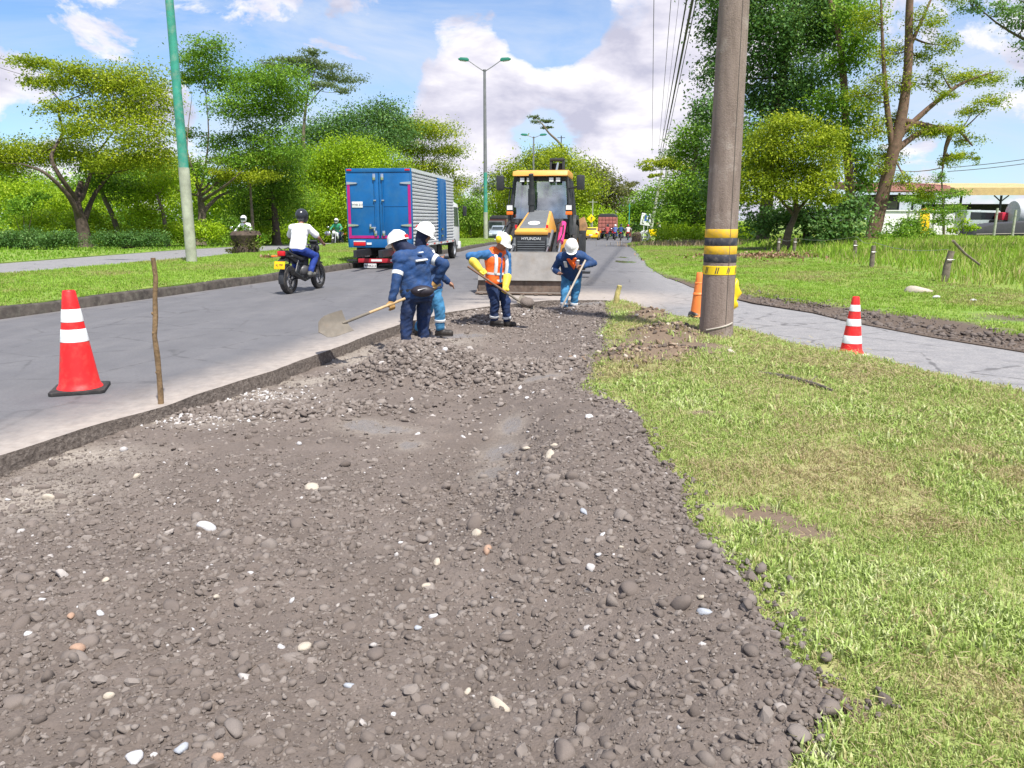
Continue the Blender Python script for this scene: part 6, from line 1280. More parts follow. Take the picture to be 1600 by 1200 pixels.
# ================================================================ BACKHOE LOADER (local: front towards -y, origin under the bucket lip)
by = pm("machine_amber", (.70, .34, .06), .5, var=.08, scale=3, dirt=(.48, .29, .12), dirt_amt=.5); bk = pm("machine_black", (.028, .03, .034), .45, .1, var=.2, scale=6, dirt=(.09, .085, .08), dirt_amt=.35)
bucket_m = pm("bucket_steel", (.235, .222, .21), .75, .15, var=.18, scale=2.5, bump=.25, bscale=30, dirt=(.19, .16, .13), dirt_amt=.7); mudm = pm("bucket_mud", (.12, .085, .065), .85, var=.4, scale=7, bump=.4, dirt=(.22, .19, .16), dirt_amt=.5)
hyd = pm("hydraulic_chrome", (.62, .63, .65), .2, .9); pink = pm("cylinder_pink", (.72, .035, .20), .45); grey_plate = pm("machine_grey", (.16, .17, .18), .5, .2)
b = G(817, 461); bh = thing("backhoe_loader", "amber and black backhoe loader parked facing us behind the road workers", "backhoe", b, R(-8.5))
BW = 1.0
# loader bucket
prof = [(0.0, .01), (.0, .05), (.28, .075), (.55, .12), (.72, .25), (.78, .42), (.70, .62), (.52, .80), (.34, .88), (.34, .915), (.56, .84), (.75, .65), (.83, .43), (.77, .22), (.58, .06), (.3, .015)]
bu = MB().prism(prof, -BW, BW, "x").build("bucket", bucket_m, bh, smooth=40)
for s in (-1, 1):
    MB().prism([(0.02, .02), (.3, .0), (.6, .05), (.8, .22), (.85, .43), (.76, .66), (.56, .86), (.33, .93), (.42, .6), (.22, .25)], s * BW, s * (BW + .03), "x").build("bucket_side", mudm, bu)
MB().box((0, .02, .035), (2 * BW + .08, .2, .03)).build("cutting_edge", mudm, bu, bevel=.006)
for k in range(7): MB().prism([(-.14, .025), (.02, .05), (.06, .05), (.06, .015), (-.1, .01)], -BW + .1 + k * (2 * BW - .2) / 6 - .04, -BW + .1 + k * (2 * BW - .2) / 6 + .04, "x").build("tooth", mudm, bu)
# folded front plate as seen: flat clam plate over the mouth
MB().prism([(.02, .31), (.30, .90), (.33, .90), (.06, .31)], -BW + .01, BW - .01, "x").build("clam_plate", bucket_m, bu)
MB().prism([(.06, .03), (.08, .30), (.10, .30), (.09, .03)], -BW + .01, BW - .01, "x").build("clam_lip", mudm, bu)
for s in (-1, 1):
    MB().box((s * .5, .80, .62), (.12, .25, .35)).build("bucket_bracket", bk, bu, bevel=.02)
# loader arms and rams
for s in (-1, 1):
    x0, x1 = s * .50, s * .60
    MB().prism([(.75, .52), (.78, .70), (1.5, 1.02), (2.4, 1.35), (3.05, 1.62), (3.15, 1.50), (2.5, 1.14), (1.55, .78), (.95, .50)], min(x0, x1), max(x0, x1), "x").build("loader_arm", bk, bh, bevel=.015)
    r_ = MB().cyl((s * .66, 2.35, 1.50), (s * .66, 1.55, 1.08), .075 if s > 0 else .06, n=16).build("lift_ram", pink if s > 0 else bk, bh); MB().cyl((s * .66, 1.6, 1.1), (s * .66, .95, .74), .032, n=12).build("ram_rod", hyd, r_)
    t_ = MB().cyl((s * .40, 2.2, 1.32), (s * .40, 1.3, .98), .05).build("tilt_ram", grey_plate, bh); MB().cyl((s * .40, 1.35, 1.0), (s * .40, .9, .86), .026).build("ram_rod", hyd, t_)
    MB().lathe([(.0, -.12), (.08, -.12), (.08, .12), (.0, .12)], 14, (s * .57, .92, .72), "x").build("pivot_pin", hyd, bh)
    MB().tube([(s * .58, 2.4, 1.42), (s * .70, 2.0, 1.46), (s * .72, 1.6, 1.30), (s * .60, 1.3, 1.0)], .016, 6).tube([(s * .50, 2.6, 1.5), (s * .62, 2.2, 1.56), (s * .66, 1.8, 1.44)], .014, 6).build("hose", rubber, bh)
    MB().cyl((s * .66, 1.1, .80), (s * .66, .7, .76), .06).build("lower_pivot", grey_plate, bh)
# front body
MB().box((0, 2.4, 1.0), (.80, 1.9, .62)).build("engine_bay", bk, bh, bevel=.03)
gr = MB().box((0, 1.44, .98), (.80, .08, .50)).build("grille", bk, bh, bevel=.02)
for k in range(7): MB().box((0, 1.395, .78 + k * .052), (.64, .02, .02)).build("grille_slat", grey_plate, gr)
for s in (-1, 1): MB().box((s * .385, 1.40, .96), (.05, .06, .46)).build("grille_post", grey_plate, gr, bevel=.01)
text("badge_text", "HYUNDAI", .088, white_lens, bh, (0, 1.385, 1.165), (R(90), 0, 0), .004, sx=1.15)
MB().prism([(1.38, 1.25), (1.365, 1.33), (1.50, 1.375), (1.50, 1.25)], -.385, .385, "x").build("nose", by, bh, bevel=.02)
hood = MB(); hood.add([(-.38, 1.42, 1.36), (.38, 1.42, 1.36), (.29, 3.2, 1.82), (-.29, 3.2, 1.82), (-.39, 1.42, 1.24), (.39, 1.42, 1.24), (.44, 3.2, 1.30), (-.44, 3.2, 1.30)], [(0, 1, 2, 3), (0, 4, 5, 1), (1, 5, 6, 2), (2, 6, 7, 3), (3, 7, 4, 0), (4, 7, 6, 5)]); hd = hood.build("hood", by, bh, bevel=.04)
def hz(y): return 1.36 + (y - 1.42) / 1.78 * .46
MB().add([(-.31, 1.58, hz(1.58) + .004), (.31, 1.58, hz(1.58) + .004), (.24, 3.18, hz(3.18) + .004), (-.24, 3.18, hz(3.18) + .004), (-.29, 1.60, hz(1.60) + .018), (.29, 1.60, hz(1.60) + .018), (.22, 3.16, hz(3.16) + .018), (-.22, 3.16, hz(3.16) + .018)], [(4, 5, 6, 7), (0, 1, 5, 4), (1, 2, 6, 5), (2, 3, 7, 6), (3, 0, 4, 7)]).build("hood_panel", grey_plate, hd, bevel=.006)
em = MB(); em.lathe([(0.001, .0), (.13, .0), (.13, .006), (.001, .008)], 24); MB_M = Matrix.Translation((0, 1.95, hz(1.95) + .02)) @ Matrix.Rotation(math.atan(.46 / 1.78), 4, "X") @ Matrix.Diagonal((1.1, 1.3, 1, 1)); em.build("emblem", white_paint, hd, M=MB_M)
e2 = MB(); e2.box((-.035, 0, .009), (.018, .11, .004), (0, 0, .25)); e2.box((.035, 0, .009), (.018, .11, .004), (0, 0, .25)); e2.box((0, 0, .009), (.06, .02, .004), (0, 0, .35)); e2.build("emblem_mark", green_paint, hd, M=Matrix.Translation((0, 1.95, hz(1.95) + .02)) @ Matrix.Rotation(math.atan(.46 / 1.78), 4, "X"))
MB().box((-.36, 1.47, 1.44), (.05, .03, .08)).box((.36, 1.47, 1.44), (.05, .03, .08)).build("side_reflector", red_lens, hd)
MB().tube([(-.20, 3.05, 1.70), (-.20, 3.05, 2.0), (-.20, 3.03, 2.55), (-.21, 2.98, 2.70)], [.075, .072, .06, .06], 14).build("exhaust_stack", bk, bh); MB().cyl((-.20, 3.05, 1.95), (-.20, 3.05, 2.35), .088).build("exhaust_guard", bk, bh)
# cab
CY, CB = 3.25, 4.85
for s in (-1, 1):
    for yy, zt in ((CY, 2.62), (CB, 2.62)): MB().tube([(s * .76, yy, 1.22), (s * .76, yy + (.02 if yy == CY else 0), 1.7), (s * .66, yy + (.12 if yy == CY else -.05), zt)], [.055, .05, .045], 8).build("cab_pillar", bk, bh)
    MB().tube([(s * .77, 4.0, 1.22), (s * .77, 4.0, 1.7), (s * .68, 4.0, 2.62)], .04, 8).build("cab_pillar", bk, bh)
    g_ = MB().add([(s * .755, CY + .05, 1.3), (s * .755, 3.97, 1.3), (s * .67, 3.97, 2.56), (s * .66, CY + .14, 2.56)], [(0, 1, 2, 3)]).build("side_glass", clear_glass(), bh)
    MB().add([(s * .755, 4.03, 1.5), (s * .755, CB - .03, 1.5), (s * .66, CB - .08, 2.56), (s * .67, 4.03, 2.56)], [(0, 1, 2, 3)]).build("side_glass", clear_glass(), bh)
    MB().tube([(s * .80, CY + .05, 1.35), (s * .83, CY + .0, 1.9), (s * .78, CY + .1, 2.4)], .014, 6).build("grab_rail", bk, bh)
MB().add([(-.70, CY - .01, 1.55), (.70, CY - .01, 1.55), (.62, CY + .12, 2.56), (-.62, CY + .12, 2.56)], [(0, 1, 2, 3)]).build("windscreen", clear_glass(), bh)
MB().add([(-.70, CB, 1.5), (.70, CB, 1.5), (.62, CB - .06, 2.56), (-.62, CB - .06, 2.56)], [(0, 1, 2, 3)]).build("rear_glass", clear_glass(), bh)
MB().box((0, CY + .02, 1.45), (1.5, .07, .35)).build("cab_front_panel", bk, bh, bevel=.02); MB().box((0, (CY + CB) / 2, 1.12), (1.52, CB - CY, .22)).build("cab_floor", bk, bh); MB().box((0, CB - .02, 1.35), (1.5, .07, .3)).build("cab_rear_panel", bk, bh)
MB().box((0, CY + .10, 2.60), (1.36, .08, .10)).build("cab_header", bk, bh, bevel=.01)
MB().box((0, 4.15, 1.42), (.5, .5, .14)).box((0, 4.42, 1.80), (.48, .12, .7)).build("driver_seat", pm("seat_vinyl", (.02, .02, .021)), bh, bevel=.04); MB().tube([(0, 3.5, 1.3), (0, 3.6, 1.75)], .03).lathe([(.17, -.014), (.2, 0), (.17, .014)], 20, (0, 3.62, 1.8), "z").build("steering_column", bk, bh)
roof_ = MB().prism([(CY - .18, 2.66), (CY - .12, 2.78), (CY + .4, 2.83), (CB, 2.82), (CB + .15, 2.72), (CB + .12, 2.64)], -.69, .69, "x").build("roof", by, bh, bevel=.035)
for s in (-1, 1):
    for dx in (.28, .45):
        wl_ = MB().box((s * dx + .0, CY - .06, 2.57), (.135, .09, .125)).build("work_lamp", bk, roof_, bevel=.015); MB().box((s * dx, CY - .11, 2.57), (.105, .015, .095)).build("lens", white_lens, wl_)
for s in (-1, 1):
    a_ = MB().tube([(s * .70, CY + .06, 2.36), (s * .86, CY - .05, 2.38), (s * .98, CY - .08, 2.44)], .018, 7).build("mirror_arm", bk, bh); MB().box((s * 1.01, CY - .08, 2.50), (.20, .08, .36)).build("mirror", bk, a_, bevel=.04)
    st_ = MB().tube([(s * .74, CY - .10, 1.30), (s * .74, CY - .18, 1.70), (s * .74, CY - .16, 1.98)], .028, 8).build("lamp_stalk", bk, bh)
    hl = MB().box((s * .74, CY - .22, 1.88), (.17, .12, .16)).build("headlamp", bk, bh, bevel=.015); MB().box((s * .74, CY - .285, 1.89), (.14, .012, .11)).build("lens", white_lens, hl); MB().box((s * .74, CY - .25, 1.755), (.16, .09, .085)).build("indicator", orange_lens, hl, bevel=.015)
# tanks, steps, fenders
MB().box((.70, 2.55, .92), (.26, .5, .40)).build("fuel_tank", by, bh, bevel=.03); MB().box((.70, 2.52, .62), (.26, .45, .14)).build("step", by, bh, bevel=.02); MB().box((-.68, 2.6, .95), (.22, .6, .42)).build("battery_box", bk, bh, bevel=.03)
MB().box((.66, 2.28, .78), (.2, .05, .10)).build("tank_reflector", orange_lens, bh)
for s in (-1, 1):
    MB().prism([(3.5, 1.22), (3.62, 1.62), (4.0, 1.72), (4.7, 1.70), (5.1, 1.50), (5.15, 1.22), (5.05, 1.4), (4.65, 1.58), (4.0, 1.60), (3.68, 1.50), (3.58, 1.22)], s * .60, s * .88, "x").build("fender", bk, bh, bevel=.02)
    wheel(bh, (s * .74, 4.35, .74), .74, .30, "x", by, .55); wheel(bh, (s * .82, 2.05, .48), .48, .30, "x", by, .55)
MB().box((0, 3.6, .75), (.7, 3.6, .35)).build("chassis", bk, bh)
MB().cyl((-.8, 2.05, .48), (.8, 2.05, .48), .09).build("front_axle", bk, bh); MB().cyl((-.8, 4.35, .76), (.8, 4.35, .76), .14).build("rear_axle", bk, bh)
# rear digging gear: boom folded upright, dipper, bucket swung to the side
MB().box((0, 5.35, .85), (1.9, .22, .7)).build("rear_frame", bk, bh, bevel=.02)
bm_ = MB().prism([(5.5, 1.0), (5.75, 1.0), (5.9, 2.1), (5.62, 3.12), (5.38, 3.12), (5.52, 2.1)], .08, .38, "x").build("boom", bk, bh, bevel=.03); MB().box((.06, 5.30, 2.85), (.06, .3, .75)).build("boom_head", bk, bm_, bevel=.015); MB().box((.40, 5.30, 2.85), (.06, .3, .75)).build("boom_head", bk, bm_, bevel=.015); MB().box((.23, 5.28, 3.20), (.40, .3, .07)).build("boom_cap", bk, bm_, bevel=.015)
MB().cyl((.26, 5.2, 3.12), (.12, 5.15, 2.4), .04).build("boom_ram", hyd, bm_); MB().cyl((.30, 5.40, 2.9), (.30, 5.45, 1.6), .06).build("boom_ram", bk, bm_)
MB().prism([(5.65, 3.05), (5.85, 3.1), (6.3, 2.2), (6.2, 1.2), (6.0, 1.2), (6.05, 2.2)], .12, .34, "x").build("dipper", bk, bh, bevel=.02)
rb_ = MB().prism([(.60, 1.0), (.98, 1.10), (1.06, 1.40), (.96, 1.68), (.74, 1.55), (.62, 1.35)], 5.55, 6.1, "y").build("rear_bucket", pm("bucket_ochre", (.36, .20, .09), .8, var=.3, scale=6, dirt=(.15, .11, .08), dirt_amt=.6), bh, bevel=.03)
for k in range(4): MB().box((.98 + .02 * k, 5.6 + .14 * k, 1.12), (.2, .06, .05)).build("tooth", mudm, rb_)
for s in (-1, 1):
    MB().box((s * .95, 5.45, .75), (.18, .2, 1.1)).build("stabiliser", bk, bh, bevel=.02); MB().box((s * .98, 5.45, .14), (.4, .35, .06)).build("stabiliser_pad", bk, bh)
# ================================================================ PEOPLE
from mathutils import noise as mnoise
def V3(p): return Vector(p)
def ik(a, b, l1, l2, hint):
    a, b = V3(a), V3(b); d = b - a; L = d.length; k = max(1.0, L / (l1 + l2) * 1.004); l1 *= k; l2 *= k
    t = d / L; x = (l1 * l1 - l2 * l2 + L * L) / (2 * L); h = math.sqrt(max(0, l1 * l1 - x * x)); n = V3(hint) - t * V3(hint).dot(t)
    n = n.normalized() if n.length > 1e-6 else t.orthogonal().normalized(); return a + t * x + n * h
def rcone(mb, p0, p1, r0, r1, n=14):
    p0, p1 = V3(p0), V3(p1); t = (p1 - p0).normalized(); path, rad = [], []
    for i in range(4): a = (i / 4) * math.pi / 2; path.append(p0 - t * r0 * math.cos(a)); rad.append(max(.002, r0 * math.sin(a)))
    for s in (0, .5, 1): path.append(p0.lerp(p1, s)); rad.append(r0 + (r1 - r0) * s)
    for i in range(3, -1, -1): a = (i / 4) * math.pi / 2; path.append(p1 + t * r1 * math.cos(a)); rad.append(max(.002, r1 * math.sin(a)))
    mb.tube(path, rad, n)
def loft(mb, rings, n=20):
    """rings: (centre, side axis, front axis, rx, ry)"""
    v = []; f = []
    for c, a, b, rx, ry in rings:
        for k in range(n): th = 2 * math.pi * k / n; v.append(V3(c) + V3(a) * rx * math.cos(th) + V3(b) * ry * math.sin(th))
    for i in range(len(rings) - 1):
        for k in range(n): f.append((i * n + k, i * n + (k + 1) % n, (i + 1) * n + (k + 1) % n, (i + 1) * n + k))
    f.append(tuple(range(n))[::-1]); f.append(tuple((len(rings) - 1) * n + k for k in range(n))); mb.add(v, f)
def flesh(mb, name, mat, parent, voxel, smooth=4, folds=0, seed=0):
    """joins overlapping volumes into one continuous skin"""
    o = mb.build(name, None, None, smooth=0); m = o.modifiers.new("r", "REMESH"); m.mode = "VOXEL"; m.voxel_size = voxel; m.adaptivity = 0
    me = bpy.data.meshes.new_from_object(o.evaluated_get(bpy.context.evaluated_depsgraph_get())); bpy.data.objects.remove(o)
    bm = bmesh.new(); bm.from_mesh(me)
    for _ in range(smooth): bmesh.ops.smooth_vert(bm, verts=bm.verts, factor=.5, use_axis_x=True, use_axis_y=True, use_axis_z=True)
    if folds:
        bm.normal_update(); ad = []
        for v_ in bm.verts: q = v_.co; ad.append(v_.normal * (folds * (mnoise.noise(Vector((q.x * 6 + seed, q.y * 6, q.z * 7 + q.x * 5))) + .7 * (1 - 2.2 * abs(mnoise.noise(Vector((q.x * 5 + q.z * 7, q.y * 6 + seed, q.z * 15 - q.x * 12))))))))
        for v_, d in zip(bm.verts, ad): v_.co += d
    for fc in bm.faces: fc.smooth = True
    bm.to_mesh(me); bm.free(); me.name = name; o = link(name, me, None, parent)
    me.materials.clear(); me.materials.append(mat); return o
def hand(mb, wrist, elbow, axis=None, side=1, fat=1.0):
    w, d = V3(wrist), (V3(wrist) - V3(elbow)).normalized()
    if axis is None:
        n = d.cross(Vector((0, 0, 1))); n = n.normalized() if n.length > .05 else Vector((1, 0, 0)); m = d.cross(n).normalized()
        rcone(mb, w, w + d * .075, .028 * fat, .036 * fat)
        for i in range(4):
            o = w + d * .085 + n * (i - 1.5) * .021; L = (.040, .046, .043, .034)[i]; k = o + d * L - m * .008 * side; rcone(mb, o, k, .0105 * fat, .0095 * fat, 8); rcone(mb, k, k + d * L * .6 - m * .022 * side, .0095 * fat, .008 * fat, 8)
        o = w + d * .035 + n * .032; k = o + d * .035 + n * .022; rcone(mb, o, k, .012 * fat, .0105 * fat, 8); rcone(mb, k, k + d * .03, .0105 * fat, .009 * fat, 8); return
    a = V3(axis).normalized(); g = w + d * .078; u = d - a * d.dot(a); u = u.normalized() if u.length > .15 else a.orthogonal().normalized(); v = a.cross(u)
    rcone(mb, w, g - u * .034, .03 * fat, .034 * fat); rcone(mb, g - u * .036 - a * .03, g - u * .036 + a * .03, .028 * fat, .026 * fat)
    for i in range(4):
        o = g + a * (i - 1.5) * .021; pts = [o + (-u * math.cos(R(t_)) + v * math.sin(R(t_))) * .033 for t_ in ((28, 95, 160, 222), (25, 92, 158, 218), (25, 90, 155, 214), (30, 92, 150, 205))[i]]
        for p, q in zip(pts[:-1], pts[1:]): rcone(mb, p, q, .0115 * fat, .0105 * fat, 8)
    pts = [g + a * .045 * side + (-u * math.cos(R(t_)) + v * math.sin(R(t_))) * .036 for t_ in (-20, -80, -140)]; pts[2] -= a * .015 * side
    for p, q in zip(pts[:-1], pts[1:]): rcone(mb, p, q, .014 * fat, .012 * fat, 8)
SKIN = pm("skin", (.30, .155, .10), .55, var=.1, scale=12)
HAIR = pm("hair_black", (.012, .010, .010), .6)
def ring(name, p0, p1, t0, t1, r0, r1, mat, parent):
    p0, p1 = V3(p0), V3(p1); ra, rb = r0 + (r1 - r0) * t0, r0 + (r1 - r0) * t1
    return MB().tube([p0.lerp(p1, t0), p0.lerp(p1, t0 + .01), p0.lerp(p1, t1 - .01), p0.lerp(p1, t1)], [ra - .004, ra, rb, rb - .004], 18).build(name, mat, parent, smooth=50)
def person(label, base, J, wear, group=None, voxel=.014, s=1.0):
    """J: joints relative to base. One continuous body under separate clothes."""
    t = thing("person", label, "person", base, group=group); J = {k: V3(v) if not isinstance(v, (int, float, type(None))) else v for k, v in J.items()}
    pel, che, head, face = J["pelvis"], J["chest"], J["head"], J["face"].normalized(); ax = J["sh"].normalized(); hx = J.get("hipax", ax).normalized()
    spine = (che - pel).normalized(); fwd = ax.cross(spine) * -1; fwd.normalize(); fwd = spine.cross(ax) * 1.0; fwd = -fwd if fwd.dot(face) < 0 else fwd; fwd.normalize()
    S = {k: che + ax * (.185 * s * (1 if k == "R" else -1)) for k in "LR"}; Hh = {k: pel + hx * (.095 * s * (1 if k == "R" else -1)) - Vector((0, 0, .03)) for k in "LR"}
    E = {k: ik(S[k], J["hand" + k], .29 * s, .26 * s, J["elb" + k]) for k in "LR"}; LG = {k: (J["foot" + k] - Hh[k]).length / 2 * J["straight"] if J.get("straight") else .42 * s for k in "LR"}; K = {k: ik(Hh[k], J["foot" + k], LG[k], LG[k], J["knee" + k]) for k in "LR"}
    Wr = {k: J["hand" + k] for k in "LR"}; A = {k: J["foot" + k] for k in "LR"}
    def torso(mb, g, lo=-.10, hi=1.0, sh=True):
        rs = [(lo, .150, .115), (0, .165, .125), (.22, .158, .115), (.45, .152, .112), (.75, .172, .125), (.93, .165, .115), (1.03, .115, .09), (1.10, .07, .065)]
        loft(mb, [(pel + (che - pel) * q, ax.lerp(hx, max(0, 1 - q)).normalized(), fwd, (rx + g) * s, (ry + g) * s) for q, rx, ry in rs if lo <= q <= hi + .001])
        if sh:
            for k in "LR": rcone(mb, che - (che - pel) * .03, S[k] - spine * .01, (.085 + g) * s, (.062 + g) * s)
    right = face.cross(Vector((0, 0, 1))).normalized(); upv = right.cross(face).normalized(); HM = Matrix(((right.x, face.x, upv.x, head.x), (right.y, face.y, upv.y, head.y), (right.z, face.z, upv.z, head.z), (0, 0, 0, 1)))
    def hp(x, y, z): return HM @ Vector((x * s, y * s, z * s))
    mb = MB(); torso(mb, -.012)
    for k in "LR":
        rcone(mb, S[k], E[k], .05 * s, .04 * s); rcone(mb, E[k], Wr[k], .042 * s, .029 * s); rcone(mb, Hh[k], K[k], .082 * s, .056 * s); rcone(mb, K[k], A[k], .058 * s, .038 * s); rcone(mb, A[k], A[k] + J["toe" + k].normalized() * .10 * s - Vector((0, 0, .035)), .030 * s, .022 * s)
    rcone(mb, che + spine * .06 * s, hp(0, -.02, -.06), .058 * s, .055 * s)
    hm = MB(); hm.sphere((0, -.012, .018), (.076, .095, .105), 18, 12); hm.sphere((0, .02, -.045), (.058, .068, .072), 14, 10); hm.sphere((0, .088, -.012), (.014, .022, .026), 8, 6); hm.sphere((0, .062, -.088), (.026, .022, .02), 8, 6)
    for e in (-1, 1): hm.sphere((e * .078, -.012, -.01), (.012, .024, .034), 8, 6)
    mb.add([HM @ (Vector(p) * s) for p in hm.v], hm.f)
    if not wear.get("gloves"):
        for k in "LR": hand(mb, Wr[k], E[k], J.get("grip" + k), 1 if k == "R" else -1)
    body = flesh(mb, "body", SKIN, t, voxel * 1.0, 2)
    if voxel < .02:
        for e in (-1, 1): MB().sphere(hp(e * .030, .078, .012), .0085 * s, 8, 6).build("eye", HAIR, t)
        MB().box((0, 0, 0), (.042, .012, .007)).build("mouth", pm("lips", (.25, .09, .075), .5), t, M=HM @ Matrix.Translation((0, .085 * s, -.055 * s)))
    # clothes
    sl = wear.get("sleeve", 1.0); mb = MB(); torso(mb, wear.get("loose", .024), lo=-.10)
    if wear.get("hem", .0): loft(mb, [(pel - spine * wear["hem"], hx, fwd, .19 * s, .145 * s), (pel + spine * .1, hx, fwd, .185 * s, .14 * s)])
    for k in "LR":
        rcone(mb, S[k], E[k], .073 * s, .060 * s)
        if sl > .5: rcone(mb, E[k], E[k].lerp(Wr[k], .97), .060 * s, .046 * s)
        elif sl < .5: pass
    if sl < .5:
        mb = MB(); torso(mb, wear.get("loose", .024), lo=-.10)
        for k in "LR": rcone(mb, S[k], S[k].lerp(E[k], .78), .074 * s, .068 * s)
    top = flesh(mb, wear.get("topname", "jacket"), wear["top"], t, voxel, 3, wear.get("fold", .010), 3)
    if wear.get("hood"): mb = MB(); rcone(mb, che + spine * .07, hp(0, -.03, -.05), .085 * s, .088 * s); mb.sphere(hp(0, -.025, .0), (.095, .105, .11), 14, 10); flesh(mb, "hood", wear["hood"], t, voxel, 3, .006)
    mb = MB(); loft(mb, [(pel - spine * .10 * s, hx, fwd, .165 * s, .13 * s), (pel - spine * .02, hx, fwd, .178 * s, .138 * s), (pel + spine * .11 * s, hx, fwd, .165 * s, .125 * s)])
    for k in "LR": rcone(mb, Hh[k], K[k], .100 * s, .077 * s); rcone(mb, K[k], A[k].lerp(K[k], .10), .077 * s, .066 * s)
    legs = flesh(mb, "trousers", wear["legs"], t, voxel, 3, wear.get("fold", .010), 9)
    for k in "LR":
        td = J["toe" + k].normalized(); mb = MB(); a = A[k]; rcone(mb, a + (K[k] - a).normalized() * .12, a - Vector((0, 0, .02)), .060 * s, .058 * s); rcone(mb, a - td * .035 - Vector((0, 0, .045)), a + td * .15 * s - Vector((0, 0, .045)), .050 * s, .046 * s); bo = flesh(mb, "boot", wear["boots"], t, .011 if voxel < .02 else voxel, 2)
        so = MB(); q = a - Vector((0, 0, .085)); sd = td.cross(Vector((0, 0, 1))).normalized(); loft(so, [(q - Vector((0, 0, .012)) + td * .055, sd, td, .047 * s, .135 * s), (q + Vector((0, 0, .014)) + td * .055, sd, td, .05 * s, .14 * s)], 16); so.build("sole", rubber, bo)
        if wear.get("gloves"):
            mb = MB(); hand(mb, Wr[k], E[k], J.get("grip" + k), 1 if k == "R" else -1, 1.22); rcone(mb, Wr[k].lerp(E[k], wear.get("cuff", .18)), Wr[k], (.078 if wear.get("cuff", 0) > .3 else .046) * s, (.056 if wear.get("cuff", 0) > .3 else .036) * s); flesh(mb, "glove", wear["gloves"], t, .008 if voxel < .02 else voxel, 2)
    for (limb, k, t0, t1) in wear.get("bands", ()):
        p0, p1, r0, r1 = {"arm": (S[k], E[k], .083, .070), "fore": (E[k], Wr[k], .070, .055), "shin": (K[k], A[k], .087, .078), "thigh": (Hh[k], K[k], .110, .087)}[limb]; ring("reflective_band", p0, p1, t0, t1, r0 * s, r1 * s, reflective, t)
    hat, hc = wear.get("hat", (None, None))
    if hat == "hard":
        mb = MB(); mb.lathe([(.001, .125), (.035, .122), (.075, .105), (.108, .068), (.122, .02), (.125, -.02), (.135, -.028), (.136, -.036), (.118, -.034), (.001, .05)], 26, caps=False)
        HH = MB(); HH.add([(x, y * 1.17 - .005, z) for x, y, z in mb.v], mb.f); HH.tube([(0, -.125, .04), (0, -.08, .10), (0, 0, .128), (0, .08, .10), (0, .125, .04)], .014, 8)
        brim = [(.105 * math.sin(a), .10 + .095 * math.cos(a) * 1.0, -.034 - .018 * math.cos(a)) for a in np.linspace(-1.45, 1.45, 12)]
        v = [(x, y, z) for x, y, z in brim] + [(x * .9, .06, -.026) for x, y, z in brim]; v += [(x, y, z - .007) for x, y, z in v]; n = 12; f = []
        for i in range(n - 1): f += [(i, i + 1, n + i + 1, n + i), (2 * n + i, 3 * n + i, 3 * n + i + 1, 2 * n + i + 1), (i, 2 * n + i, 2 * n + i + 1, i + 1)]
        HH.add(v, f); ho = HH.build("hard_hat", hc, t, smooth=50, M=HM @ Matrix.Translation((0, -.005 * s, .052 * s)) @ Matrix.Scale(s * .95, 4))
        if wear.get("muffs"):
            for e in (-1, 1): m_ = MB(); m_.sphere((e * .145, -.0, .03), (.036, .055, .062), 14, 10); m_.build("ear_muff", pm("muff_yellow", (.85, .65, .02), .4), ho, M=HM @ Matrix.Translation((0, 0, .045 * s)) @ Matrix.Scale(s, 4)); m_ = MB(); m_.cyl((e * .12, -.085, .02), (e * .132, -.088, .02), .026); m_.build("hat_vent", dark_metal, ho, M=HM @ Matrix.Translation((0, 0, .045 * s)))
        if wear.get("hatmark"): m_ = MB(); m_.box((0, -.152, .0), (.07, .012, .04)); m_.build("hat_sticker", red_lens, ho, M=HM @ Matrix.Translation((0, -.004, .052 * s)))
    if hat == "moto":
        mb = MB(); mb.sphere((0, -.01, .02), (.135, .16, .15), 20, 14); mb.sphere((0, .06, -.075), (.098, .09, .062), 16, 10); ho = flesh(mb, "helmet", hc, t, .014, 3); bm = bmesh.new(); bm.from_mesh(ho.data); bm.transform(HM @ Matrix.Scale(s, 4)); bm.to_mesh(ho.data); bm.free()
        vz = MB(); n = 12; pts = []
        for zz_, rr_ in ((-.035, 1.0), (.02, 1.02), (.075, .93)):
            for i in range(n): a = -1.15 + 2.3 * i / (n - 1); pts.append((.137 * rr_ * math.sin(a), .158 * rr_ * math.cos(a) + .005, zz_))
        f = [(j * n + i, j * n + i + 1, (j + 1) * n + i + 1, (j + 1) * n + i) for j in range(2) for i in range(n - 1)]; vz.add(pts, f); vz.build("visor", wear.get("visor", glass()), ho, M=HM @ Matrix.Scale(s, 4), smooth=60)
    if wear.get("vest"):
        mb = MB(); torso(mb, .047, lo=-.10, sh=False); 
        for k in "LR": rcone(mb, che + ax * .05 * (1 if k == "R" else -1) + spine * .03, che + ax * .12 * (1 if k == "R" else -1) - spine * .02, .105 * s, .098 * s)
        vo = flesh(mb, "vest", wear["vest"], t, voxel, 3, .007, 5)
        for q0, q1 in ((.28, .36), (.02, .10)):
            rs = MB(); c0, c1 = pel + (che - pel) * q0, pel + (che - pel) * q1; loft(rs, [(c0, ax.lerp(hx, .5).normalized(), fwd, .217 * s, .178 * s), (c1, ax.lerp(hx, .5).normalized(), fwd, .217 * s, .178 * s)], 28); rs.build("reflective_band", reflective, vo, smooth=60)
        for k in (-1, 1):
            rs = MB(); pts = [pel + (che - pel) * .34 + ax * .10 * k + fwd * .172, pel + (che - pel) * .7 + ax * .10 * k + fwd * .182, pel + (che - pel) * .98 + ax * .095 * k + fwd * .15, pel + (che - pel) * 1.09 + ax * .085 * k + fwd * .02, pel + (che - pel) * .9 + ax * .09 * k - fwd * .16]; rs.tube(pts, .028, 8, sq=.4); rs.build("reflective_band", reflective, vo)
